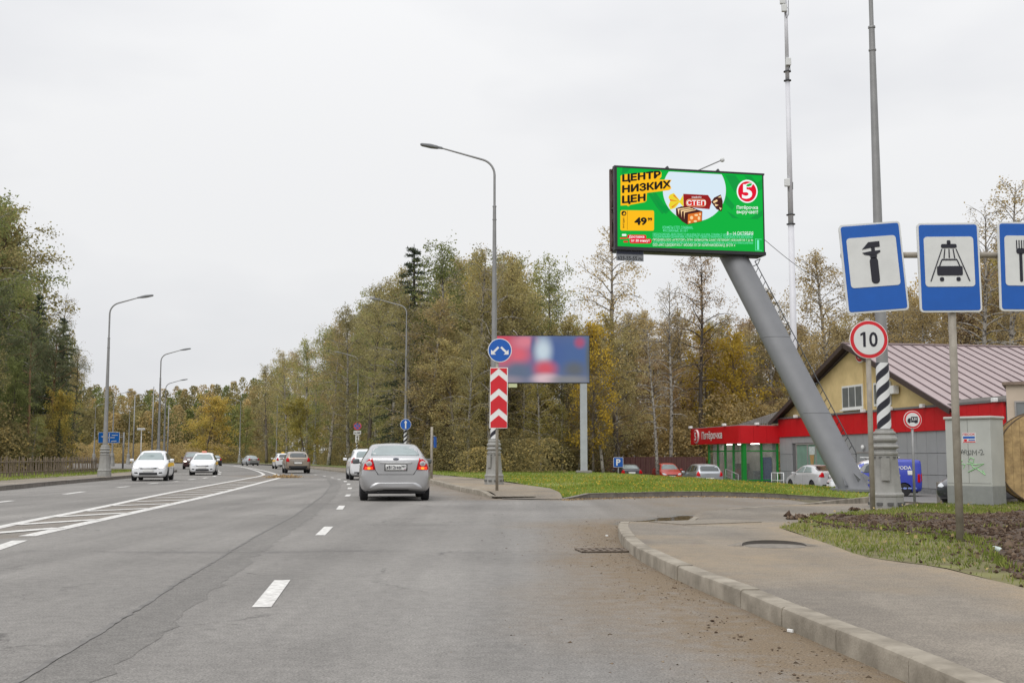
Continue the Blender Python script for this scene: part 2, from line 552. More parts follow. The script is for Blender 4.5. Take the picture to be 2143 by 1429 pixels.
    K(aw.outputs['Fac'], rr.inputs['Value']); K(rr.outputs['Result'], b.inputs['Roughness'])
    b.inputs['Specular IOR Level'].default_value = 0.35
    bp = n.nodes.new('ShaderNodeBump'); bp.inputs['Strength'].default_value = pit; bp.inputs['Distance'].default_value = 0.006
    rs = n.nodes.new('ShaderNodeMath'); rs.operation = 'MULTIPLY_ADD'; K(aw.outputs['Fac'], rs.inputs[0]); rs.inputs[1].default_value = -pit; rs.inputs[2].default_value = pit
    K(rs.outputs[0], bp.inputs['Strength'])
    K(nz(110 * grain, 3).outputs['Fac'], bp.inputs['Height']); K(bp.outputs['Normal'], b.inputs['Normal'])
    return m
M_ROAD = asphalt('asphalt_road', (0.222, 0.210, 0.194), (0.185, 0.138, 0.088), var=0.22)
M_BAND = asphalt('asphalt_old_patch', (0.190, 0.180, 0.166), (0.2, 0.16, 0.11), var=0.15)
M_PAVE = asphalt('asphalt_pavement', (0.226, 0.198, 0.162), (0.30, 0.235, 0.158), var=0.34, pit=0.35)
M_LOT = mat('asphalt_lot', (0.17, 0.165, 0.16), 0.9, var=0.15, vs_=0.7)
M_KERB = mat('concrete_kerb', (0.31, 0.275, 0.222), 0.9, var=0.2, vs_=3.0, bump=0.25, bs=60, dirt=(0.20, 0.172, 0.13))
M_KERBD = mat('concrete_kerb_dirty', (0.2, 0.18, 0.16), 0.9, var=0.25, vs_=4.0, bump=0.5, bs=60)
M_PAINT = mat('road_paint', (0.66, 0.65, 0.62), 0.7, var=0.2, vs_=14.0, dirt=(0.5, 0.48, 0.45))
M_SOIL = mat('dug_soil', (0.088, 0.060, 0.042), 0.95, var=0.45, vs_=9.0, bump=0.8, bs=35)
M_EARTH = mat('forest_floor_earth', (0.10, 0.085, 0.045), 0.95, var=0.35, vs_=0.8)
M_TURF = mat('turf', (0.15, 0.20, 0.04), 0.95, var=0.35, vs_=1.6, dirt=(0.19, 0.17, 0.06))
M_TURFD = mat('turf_dry', (0.14, 0.14, 0.045), 0.95, var=0.4, vs_=2.0, dirt=(0.15, 0.11, 0.06))

# base ground sheet out to the horizon; lowered where the car park lies
def ground_z(x, y):
    px = CX + F * x / max(y, 5)
    low = sstep(px, 1215, 1300) * sstep(y, 36, 48) * sstep(x, 3, 7)
    low = max(low, sstep(x, 9, 12) * sstep(y, 26.5, 29))
    far = math.hypot(x, y)
    return -0.12 - 0.85 * low * (1 - sstep(far, 150, 260))
gxs = sorted(set([-3000, -1500, -700, -400] + list(range(-260, 261, 10)) + list(range(-30, 41, 3)) + [400, 700, 1500, 3000]))
gys = sorted(set([-3000, -1000, -300, -100] + list(range(-40, 421, 10)) + list(range(20, 70, 3)) + [600, 1000, 2000, 4000]))
gv = [(x, y, ground_z(x, y)) for y in gys for x in gxs]
nx = len(gxs)
gf = [(j * nx + i, j * nx + i + 1, (j + 1) * nx + i + 1, (j + 1) * nx + i) for j in range(len(gys) - 1) for i in range(nx - 1)]
gm = bpy.data.meshes.new('ground'); gm.from_pydata(gv, [], gf)
tag(link('ground', gm, M_EARTH), kind='structure')

# the carriageway with the side entrance
ent_near = [GZ(px, py, road_z) for px, py in ((1345, 1094), (1440, 1087), (1490, 1076), (1660, 1064), (1830, 1060))]
road_poly = [p[:2] for p in K_LEFT] + [(-140, 150), (-150, 300), (-118, 282)]
road_poly += [p[:2] for p in offset_pl(K_MAIN[::-1], -0.08)]
road_poly += [p[:2] for p in [G(1072, 1044), G(1120, 1044)] + offset_pl(K_FAR, -0.08)]
road_poly += [(16, 36), (22, 36), (22, 24), (14, 23.5), (9, 23.5), (6.5, 23.5), (4.4, 21.5), (3.4, 18.5), (2.2, 16.8)]
road_poly += [p[:2] for p in offset_pl(K_NEAR[::-1], -0.10)][2:]
road = sheet('road', road_poly, road_z, M_ROAD, s0=0.26, k=0.011, attrs={'dirt': road_dirt, 'dark': road_dark, 'wet': road_wet})
tag(road, 'grey asphalt carriageway with a side entrance')
bp = resample(seam, 0.25); nb_ = len(bp)
bl0, bl1 = offset_pl(bp, -0.19), offset_pl(bp, 0.15)
rb = random.Random(8)
bj = [0.10 * float(fbm(np.array([i * 0.17]), np.array([2.5]), 4, 16)[0]) + rb.uniform(-0.05, 0.05) for i in range(nb_)]
bm_ = MB().add([(p.x, p.y, 0.002) for p in bl0] + [(p.x + j_, p.y, 0.002) for p, j_ in zip(bl1, bj)], [(i, nb_ + i, nb_ + i + 1, i + 1) for i in range(nb_ - 1)])
bm_.build('road_patch', M_BAND, road)
# tar-filled lengthwise joint: a ragged thin strip along the old seam
rj = random.Random(3)
jp = resample(offset_pl(seam[:-1], -0.20), 0.12)
jw = [0.006 + 0.022 * float(fbm(np.array([i * 0.21]), np.array([0.5]), 3, 6)[0]) for i in range(len(jp))]
ja = [Vector((p.x + rj.gauss(0, 0.008), p.y, 0.004)) for p in jp]
jm = MB(); nj = len(ja)
jm.add([(p.x - w, p.y, 0.006) for p, w in zip(ja, jw)] + [(p.x + w, p.y, 0.006) for p, w in zip(ja, jw)], [(i, nj + i, nj + i + 1, i + 1) for i in range(nj - 1)])
jm.build('road_joint', mat('joint_tar', (0.165, 0.158, 0.148), 0.9, var=0.3, vs_=6), road)
cj = resample([G(190, 1154), G(300, 1155.5), G(420, 1155), G(520, 1157), G(640, 1154), G(760, 1153)], 0.15)
jm = MB(); nj = len(cj); oy = [rj.gauss(0, 0.012) for _ in cj]
jm.add([(p.x, p.y - 0.008 + o_, 0.008) for p, o_ in zip(cj, oy)] + [(p.x, p.y + 0.008 + o_, 0.008) for p, o_ in zip(cj, oy)], [(i, i + 1, nj + i + 1, nj + i) for i in range(nj - 1)])
jm.build('road_crack', mat('crack_dark', (0.09, 0.085, 0.08), 0.95, var=0.3, vs_=6), road)

# painted markings, 5 mm sheets on the asphalt, each one a piece of the road
def strip_mesh(pl, w, z=0.005):
    a, b = offset_pl(pl, -w / 2), offset_pl(pl, w / 2)
    mb = MB()
    n = len(pl)
    mb.add([(p.x, p.y, z) for p in a] + [(p.x, p.y, z) for p in b], [(i, n + i, n + i + 1, i + 1) for i in range(n - 1)])
    return mb
def dash(p, q, w=0.14): strip_mesh([G(*p), G(*q)], w).build('lane_marking', M_PAINT, road)
for p, q in (((547, 1271), (591, 1214)), ((670, 1120), (688, 1102)), ((710, 1066), (716, 1058)), ((726, 1038.5), (730, 1034.5)), ((731, 1023), (733, 1020)), ((729, 1014), (730, 1011.7)), ((723, 1008), (722, 1006.2)), ((711, 1003.6), (708.5, 1002.4)), ((697, 999.8), (694, 998.8)), ((681, 996.5), (677, 995.5)), ((662, 993.5), (658, 992.8))):
    dash(p, q, 0.145)
for p, q in (((-20, 1152), (42, 1131)), ((-30, 1054), (25, 1047.5)), ((135, 1034), (175, 1028.5)), ((245, 1020), (270, 1017.5)), ((311, 1012), (332, 1010)), ((363, 1007.5), (374, 1006.5)), ((395, 1003.5), (408, 1002)), ((425, 1000.5), (434, 999)), ((446, 997), (452, 995.5)), ((458, 993), (460, 991)), ((461, 989), (460, 987.5)), ((458, 985.5), (455, 984)), ((450, 982), (446, 981)), ((440, 979.5), (434, 978.5))):
    dash(p, q, 0.2)
Z1 = lambda x, y: G(x / 3.061, y / 3.061 + 840)
tip_l = [Z1(*p) for p in ((1600, 490), (1660, 479), (1688, 471), (1690, 466), (1664, 451), (1620, 436), (1560, 421), (1480, 411), (1400, 405))]
strip_mesh(smooth_pl(med_l[:-2] + tip_l, 2), 0.22).build('edge_marking', M_PAINT, road)
tip_r = [Z1(*p) for p in ((1700, 512), (1790, 490), (1800, 483), (1785, 472), (1740, 456), (1690, 443), (1600, 424), (1500, 411))]
strip_mesh(smooth_pl(med_r[:-1] + tip_r, 2), 0.24).build('edge_marking', M_PAINT, road)
for x0, y0, x1, y1 in ((-200, 858, 365, 812), (110, 790, 610, 758), (360, 740, 800, 715), (560, 703, 960, 685), (730, 668, 1090, 655), (870, 642, 1195, 630), (1000, 618, 1290, 610), (1090, 600, 1360, 592), (1190, 583, 1430, 576), (1265, 568, 1490, 562), (1345, 553, 1530, 548), (1400, 541, 1570, 536), (1460, 530, 1610, 526), (1520, 520, 1650, 515)):
    a, b = Z1(x0, y0), Z1(x1, y1)
    d = (b - a).normalized()
    strip_mesh([a - d * 0.05, b + d * 0.05], 0.30, 0.0095).build('hatch_marking', M_PAINT, road)

# kerbs, stone by stone
def kerb(name, pl, w, h, step, m, hf=None, zf=None, label=None):
    root = tag(empty(name), kind='structure')
    if label: root['label'] = label
    pl = [Vector((p[0], p[1], zf(p[0], p[1]) if zf else 0)) for p in pl]
    cum = [0.0]
    for a, b in zip(pl, pl[1:]): cum.append(cum[-1] + (b - a).length)
    def P(s):
        s = min(max(s, 0), cum[-1])
        for i in range(len(pl) - 1):
            if s <= cum[i + 1] or i == len(pl) - 2:
                t = (s - cum[i]) / max(1e-6, cum[i + 1] - cum[i])
                return pl[i].lerp(pl[i + 1], t)
    s, k = 0.0, 0
    rng = random.Random(len(pl))
    while s < cum[-1] - 0.05:
        e = min(s + step, cum[-1])
        ss = [s + 0.006, (s + e) / 2, e - 0.006]
        dz, dx = rng.uniform(-0.006, 0.006), rng.uniform(-0.007, 0.007)
        vs_ = []
        for q in ss:
            p = P(q)
            t = (P(q + 0.15) - P(q - 0.15)).to_2d().normalized()
            nrm = Vector((t.y, -t.x, 0))
            hh = (h if hf is None else hf(p)) + dz
            for a, z in ((0.0, -0.12), (0.004, hh - 0.028), (0.010, hh - 0.010), (0.026, hh), (w, hh), (w, -0.12)):
                vs_.append(p + nrm * (a + dx) + Vector((0, 0, z)))
        fs = []
        for i in range(2):
            for j in range(6): fs.append((i * 6 + j, i * 6 + (j + 1) % 6, i * 6 + 6 + (j + 1) % 6, i * 6 + 6 + j))
        fs += [tuple(range(6))[::-1], tuple(range(12, 18))]
        MB().add(vs_, fs).build('kerb_stone', m, root, auto=35)
        s = e; k += 1
    return root
kn = K_NEAR
kerb('kerb', kn, 0.155, 0.135, 1.0, M_KERB, hf=lambda p: 0.135 - 0.115 * sstep(p.y, G(1297, 1108).y, G(1318, 1099).y), label='pale concrete kerb along the near pavement')
kerb('kerb', K_FAR[::-1], -0.17 * -1, 0.15, 1.0, M_KERBD, hf=lambda p: 0.15 - 0.13 * (1 - sstep(p.x, 1.35, 2.2)), zf=road_z, label='dark kerb along the lawn by the side entrance') if False else None
kerb('kerb', offset_pl(K_FAR, 0.0), -0.17, 0.15, 1.0, M_KERBD, hf=lambda p: 0.15 - 0.13 * (1 - sstep(p.x, 1.35, 2.2)), zf=road_z, label='dark kerb along the lawn by the side entrance')
kerb('kerb', [p for p in K_MAIN if p.y < 150], 0.17, 0.15, 1.0, M_KERB, hf=lambda p: 0.15 - 0.13 * (1 - sstep(p.y, 33.2, 35.6)), label='kerb along the far pavement ahead of the cars')
kerb('kerb', [p for p in K_LEFT if p.y > 20], -0.2, 0.16, 2.0, M_KERBD, label='kerb on the left side of the road')
kerb('kerb', [G(1438, 1091), G(1480, 1078.5), GZ(1660, 1066, road_z), GZ(1850, 1062, road_z)], 0.13, 0.10, 1.0, M_KERB, hf=lambda p: 0.10 - 0.085 * (1 - sstep(p.y, 20.3, 22.6)), label='low kerb turning into the side entrance')

# pavements
cut_seg = [G(1318, 1099), G(1380, 1096), G(1438, 1091)]
def pave_z(x, y):
    d = float(dist_poly(np.array([x]), np.array([y]), cut_seg)[0])
    side = 0.03 * sstep(y, 21, 24)
    return 0.128 - side - 0.113 * (1 - sstep(d, 0.05, 1.3))
def pave_dirt(X, Y):
    n = fbm(X * 0.5, Y * 0.5, 4, 41); n2 = fbm(X * 1.8, Y * 1.8, 3, 43)
    e = dist_poly(X, Y, verge_edge)
    return np.maximum(np.clip((n - 0.42) * 3.2, 0, 1) * 0.75, np.clip(1 - e / 0.8, 0, 1) * 0.8 * (0.4 + n2))
def pave_dark(X, Y):
    n = fbm(X * 0.9 + 5, Y * 0.6, 4, 51)
    a = np.clip((n - 0.50) * 5, 0, 1) * 0.5
    a = np.maximum(a, np.clip(1 - np.abs(dist_poly(X, Y, K_NEAR) - 0.19) / 0.09, 0, 1) * 0.8)
    for p, q in (((1390, 1141), (1455, 1142)), ((1455, 1141), (1462, 1133)), ((1400, 1128), (1460, 1131)), ((1500, 1208), (1590, 1212))):
        d = dist_poly(X, Y, [G(*p, 0.13), G(*q, 0.13)])
        a = np.maximum(a, np.clip(1 - d / 0.07, 0, 1) * 0.8)
    return a
verge_edge = [G(px, py, 0.13) for px, py in ((1630, 1103.5), (1678, 1119), (1748, 1142), (1795, 1161), (1870, 1174), (1959, 1184), (2052, 1207), (2143, 1228), (2300, 1275))]
verge_edge = smooth_pl(verge_edge, 1) + [Vector((5.0, 4, 0)), Vector((5.6, -6, 0))]
pv = [p[:2] for p in offset_pl(K_NEAR, 0.15)][:-3] + [p[:2] for p in cut_seg] + [G(1480, 1080)[:2], G(1560, 1073)[:2], G(1660, 1067, -0.02)[:2], G(1850, 1063, -0.02)[:2], G(1905, 1062, 0.0)[:2], G(1860, 1070, 0.1)[:2], G(1780, 1074, 0.1)[:2], G(1700, 1084, 0.12)[:2]]
pv += [p[:2] for p in verge_edge]
tag(sheet('pavement', pv, pave_z, M_PAVE, s0=0.13, k=0.008, attrs={'dirt': pave_dirt, 'dark': pave_dark, 'wet': lambda X, Y: X * 0}), 'sandy asphalt pavement in the right foreground')

lawn_in = offset_pl(K_MAIN, 2.75)
corner = [G(1054, 1008, 0.14), G(1104.6, 1015, 0.14), G(1151, 1022.5, 0.12), G(1176, 1040, 0.03)]
def pave2_z(x, y):
    d = float(dist_poly(np.array([x]), np.array([y]), [G(1038, 1043), G(1178, 1045)])[0])
    return 0.142 - 0.128 * (1 - sstep(d, 0.05, 2.2))
far_in = [p for p in lawn_in if p.y > 49.5]
p2 = [p[:2] for p in offset_pl(K_MAIN, 0.16)] + [p[:2] for p in far_in[::-1]] + [p[:2] for p in corner] + [G(1178, 1045)[:2], G(1110, 1045.2)[:2], G(1050, 1044)[:2]]
tag(sheet('pavement', p2, pave2_z, M_PAVE, s0=0.3, k=0.012, attrs={'dirt': lambda X, Y: np.clip(fbm(X * .5, Y * .5, 3, 7) - .3, 0, 1) * 1.4, 'dark': lambda X, Y: X * 0, 'wet': lambda X, Y: X * 0}), 'pavement island with the lamp post and the chevron sign')
left_in = offset_pl(K_LEFT, -2.7)
p3 = [p[:2] for p in offset_pl(K_LEFT, -0.19)][::-1] + [p[:2] for p in left_in]
tag(sheet('pavement', p3, lambda x, y: 0.145, M_PAVE, s0=0.6, k=0.012, attrs={'dirt': lambda X, Y: np.clip(fbm(X * .5, Y * .5, 3, 8) - .3, 0, 1), 'dark': lambda X, Y: X * 0, 'wet': lambda X, Y: X * 0}), 'pavement on the left beside the picket fence')

# lawn with the bank down to the car park
YC = [(880, 84), (1230, 80), (1500, 57), (1640, 50), (1770, 43.5), (1900, 32), (2100, 30)]
def lawn_z(x, y):
    px = CX + F * x / max(y, 5)
    yc = interp(px, YC)
    k = float(dist_poly(np.array([x]), np.array([y]), K_FAR)[0])
    z0 = 0.145 + road_z(x, 30) * (1 - 0.5 * sstep(k, 0, 6)) + 0.02 * sstep(k, 0.2, 4)
    edge = 1 - sstep(float(dist_poly(np.array([x]), np.array([y]), [G(1150, 1023), G(1176, 1041), G(1190, 1045)])[0]), 0.1, 1.6)
    n = 0.05 * (float(fbm(np.array([x * 0.3]), np.array([y * 0.3]), 3, 2)[0]) - 0.5) * sstep(k, 0.3, 2)
    return z0 - 0.09 * edge + n - 0.98 * sstep(y, yc, yc + 9) * sstep(px, 1190, 1290)
lw = [p[:2] for p in far_in[::-1]] + [p[:2] for p in corner] + [G(1180, 1044.5)[:2]] + [p[:2] for p in offset_pl(K_FAR, -0.165)][1:]
polar = lambda px, Y: ((px - CX) / F * Y, Y)
lw += [(14, 31), (15, 40), polar(1900, 47), polar(1770, 55), polar(1640, 62), polar(1500, 69), polar(1380, 80), polar(1290, 90), polar(1230, 99), polar(1150, 106), polar(1000, 106), polar(905, 100)]
lw += [p[:2] for p in offset_pl(K_MAIN, 11) if p.y > 92]
LAWN = lw
LAWN_O = tag(sheet('lawn', lw, lawn_z, M_TURF, s0=0.45, k=0.012), 'green lawn between the side entrance and the wood')
lot = [(10, 37), (16, 33), (60, 33), (60, 125), (3, 125), polar(1230, 97), polar(1290, 86), polar(1380, 76), polar(1500, 66), polar(1640, 58), polar(1770, 52), polar(1880, 44)]
tag(sheet('car_park', lot, lambda x, y: -0.78, M_LOT, s0=2.0, k=0.03), 'asphalt car park below the lawn')

# left verge behind the pavement
fence_line = offset_pl(K_LEFT, -4.9)
p4 = [p[:2] for p in left_in][::-1] + [p[:2] for p in offset_pl(K_LEFT, -14)]
VERGEL_O = tag(sheet('verge', p4, lambda x, y: 0.15, M_TURFD, s0=1.0, k=0.02), 'grass strip on the left beside the picket fence')

# near verge: thin grass with a strip of dug soil
SOIL = [G(px, py, 0.13)[:2] for px, py in ((1690, 1087), (1720, 1083), (1800, 1081), (1898, 1080), (1980, 1079), (2076, 1076), (2143, 1070), (2400, 1060), (2400, 1290), (2230, 1240), (2143, 1214), (2090, 1196), (2057, 1181), (2048, 1162), (2020, 1136), (1982, 1122), (1870, 1114), (1800, 1108), (1748, 1104), (1710, 1096))]
def verge_z(x, y): return 0.125 + 0.03 * (float(fbm(np.array([x * 0.8]), np.array([y * 0.8]), 3, 4)[0]) - 0.4) - 0.25 * sstep(y, 27, 30)
VERGE = [p[:2] for p in verge_edge] + [(16, -6), (16, 27.5), G(2143, 1053, 0.1)[:2], G(1990, 1055, 0.1)[:2], G(1905, 1062, 0.08)[:2], G(1860, 1068.5, 0.1)[:2], G(1780, 1073, 0.1)[:2], G(1700, 1083, 0.12)[:2]]
VERGE_O = tag(sheet('verge', VERGE, verge_z, M_TURFD, s0=0.22, k=0.008), 'thin grass around the dug soil on the right')
def soil_z(x, y):
    a = np.array([x]); b = np.array([y])
    d = float(dist_poly(a, b, [Vector((*p, 0)) for p in SOIL] + [Vector((*SOIL[0], 0))])[0])
    n = float(fbm(a * 2.6, b * 2.6, 3, 61)[0]); m_ = float(fbm(a * 9, b * 9, 2, 67)[0])
    return verge_z(x, y) - 0.02 + min(1, d / 0.35) * (0.015 + 0.07 * n * n * 1.6 + 0.04 * m_)
SOIL_O = tag(sheet('dug_soil', SOIL, soil_z, M_SOIL, s0=0.075, k=0.0052, smooth=False), 'dark dug-over soil strip across the verge')
# ================================================================ trees
def leaf_mat(name, stops, trans=0.45, orand=0.5):
    m = bpy.data.materials.new(name); m.use_nodes = True
    n = m.node_tree; K = n.links.new
    for q in list(n.nodes): n.nodes.remove(q)
    out = n.nodes.new('ShaderNodeOutputMaterial')
    at_ = n.nodes.new('ShaderNodeAttribute'); at_.attribute_name = 'rnd'
    oi = n.nodes.new('ShaderNodeObjectInfo')
    ad = n.nodes.new('ShaderNodeMath'); ad.operation = 'MULTIPLY_ADD'
    K(oi.outputs['Random'], ad.inputs[0]); ad.inputs[1].default_value = orand; ad.inputs[2].default_value = -orand / 2
    a2 = n.nodes.new('ShaderNodeMath'); a2.operation = 'ADD'; a2.use_clamp = True
    K(at_.outputs['Fac'], a2.inputs[0]); K(ad.outputs[0], a2.inputs[1])
    rp = n.nodes.new('ShaderNodeValToRGB')
    e = rp.color_ramp.elements
    e[0].position, e[0].color = stops[0][0], (*stops[0][1], 1)
    e[1].position, e[1].color = stops[-1][0], (*stops[-1][1], 1)
    for p, c in stops[1:-1]:
        k = e.new(p); k.color = (*c, 1)
    K(a2.outputs[0], rp.inputs['Fac'])
    d = n.nodes.new('ShaderNodeBsdfDiffuse'); t = n.nodes.new('ShaderNodeBsdfTranslucent')
    K(rp.outputs['Color'], d.inputs['Color']); K(rp.outputs['Color'], t.inputs['Color'])
    mx = n.nodes.new('ShaderNodeMixShader'); mx.inputs[0].default_value = trans
    K(d.outputs[0], mx.inputs[1]); K(t.outputs[0], mx.inputs[2]); K(mx.outputs[0], out.inputs['Surface'])
    return m
LM = {
    'olive': leaf_mat('leaves_olive', [(0, (0.205, 0.184, 0.085)), (0.35, (0.342, 0.303, 0.138)), (0.7, (0.497, 0.429, 0.197)), (1, (0.659, 0.532, 0.236))]),
    'green': leaf_mat('leaves_green', [(0, (0.155, 0.182, 0.072)), (0.45, (0.267, 0.297, 0.112)), (0.8, (0.423, 0.418, 0.157)), (1, (0.572, 0.507, 0.197))]),
    'brown': leaf_mat('leaves_brown', [(0, (0.249, 0.200, 0.112)), (0.4, (0.403, 0.321, 0.164)), (0.75, (0.547, 0.424, 0.203)), (1, (0.671, 0.507, 0.223))]),
    'gold': leaf_mat('leaves_gold', [(0, (0.339, 0.249, 0.056)), (0.4, (0.520, 0.373, 0.068)), (0.75, (0.701, 0.497, 0.079)), (1, (0.750, 0.588, 0.136))]),
    'amber': leaf_mat('leaves_amber', [(0, (0.249, 0.229, 0.066)), (0.4, (0.398, 0.350, 0.098)), (0.75, (0.572, 0.436, 0.118)), (1, (0.721, 0.507, 0.131))]),
    'rust': leaf_mat('leaves_rust', [(0, (0.231, 0.168, 0.112)), (0.4, (0.385, 0.284, 0.171)), (0.8, (0.522, 0.375, 0.203)), (1, (0.621, 0.447, 0.223))]),
    'spruce': leaf_mat('needles_spruce', [(0, (0.045, 0.060, 0.042)), (0.5, (0.075, 0.095, 0.060)), (1, (0.120, 0.140, 0.080))], 0.1),
    'pine': leaf_mat('needles_pine', [(0, (0.100, 0.115, 0.070)), (0.5, (0.160, 0.180, 0.100)), (1, (0.250, 0.260, 0.140))], 0.15),
    'sedge': leaf_mat('leaves_undergrowth', [(0, (0.118, 0.106, 0.059)), (0.4, (0.205, 0.182, 0.092)), (0.75, (0.323, 0.266, 0.124)), (1, (0.497, 0.375, 0.145))]),
}
def bark(name, c, dark, sc_=(6, 6, 1.2), th=0.55):
    m = bpy.data.materials.new(name); m.use_nodes = True
    n = m.node_tree; b = n.nodes['Principled BSDF']; K = n.links.new
    tc = n.nodes.new('ShaderNodeTexCoord'); mp = n.nodes.new('ShaderNodeMapping'); mp.inputs['Scale'].default_value = sc_
    nz = n.nodes.new('ShaderNodeTexNoise'); nz.inputs['Scale'].default_value = 1.0; nz.inputs['Detail'].default_value = 5
    rp = n.nodes.new('ShaderNodeValToRGB'); rp.color_ramp.elements[0].position = th - 0.08; rp.color_ramp.elements[1].position = th + 0.06
    rp.color_ramp.elements[0].color = (*c, 1); rp.color_ramp.elements[1].color = (*dark, 1)
    K(tc.outputs['Object'], mp.inputs['Vector']); K(mp.outputs['Vector'], nz.inputs['Vector']); K(nz.outputs['Fac'], rp.inputs['Fac']); K(rp.outputs['Color'], b.inputs['Base Color'])
    b.inputs['Roughness'].default_value = 0.85
    return m
BK = {'birch': bark('bark_birch', (0.33, 0.305, 0.265), (0.06, 0.05, 0.045), (3, 3, 5), 0.56),
      'grey': bark('bark_grey', (0.16, 0.135, 0.11), (0.07, 0.055, 0.045)),
      'dark': bark('bark_dark', (0.085, 0.07, 0.055), (0.04, 0.032, 0.028)),
      'pine': bark('bark_pine', (0.27, 0.155, 0.085), (0.11, 0.07, 0.05))}

def leaves_mesh(name, P, size, rng, seed_clump=0.5, droop=0.0, aspect=0.62, tone=None):
    N = len(P)
    nrm = rng.normal(size=(N, 3)); nrm[:, 2] += 0.35
    nrm /= np.linalg.norm(nrm, axis=1)[:, None] + 1e-9
    a = rng.normal(size=(N, 3)); a[:, 2] -= droop
    a -= nrm * (a * nrm).sum(1)[:, None]
    a /= np.linalg.norm(a, axis=1)[:, None] + 1e-9
    b = np.cross(nrm, a)
    s = (size * rng.uniform(0.6, 1.35, N))[:, None]
    bend = nrm * s * 0.12
    V = np.stack([P - a * s * 0.5, P + b * s * 0.5 * aspect + bend, P + a * s * 0.5, P - b * s * 0.5 * aspect + bend], 1).reshape(-1, 3)
    me = bpy.data.meshes.new(name)
    me.vertices.add(4 * N); me.loops.add(4 * N); me.polygons.add(N)
    me.vertices.foreach_set('co', V.astype(np.float32).ravel())
    me.loops.foreach_set('vertex_index', np.arange(4 * N, dtype=np.int32))
    me.polygons.foreach_set('loop_start', np.arange(0, 4 * N, 4, dtype=np.int32))
    me.polygons.foreach_set('loop_total', np.full(N, 4, np.int32))
    at_ = me.attributes.new('rnd', 'FLOAT', 'POINT')
    r = rng.uniform(0, 1, N) * (1 - seed_clump)
    if tone is not None: r = r + seed_clump * tone
    at_.data.foreach_set('value', np.repeat(np.clip(r, 0, 1), 4).astype(np.float32))
    me.update()
    return me
def curve_pts(p, d, L, k, droop, wob, rng):
    out = [p]
    d = d / np.linalg.norm(d)
    for i in range(k):
        d = d + np.array([0, 0, -droop / k]) + rng.normal(size=3) * wob
        d /= np.linalg.norm(d)
        p = p + d * L / k
        out.append(p)
    return out
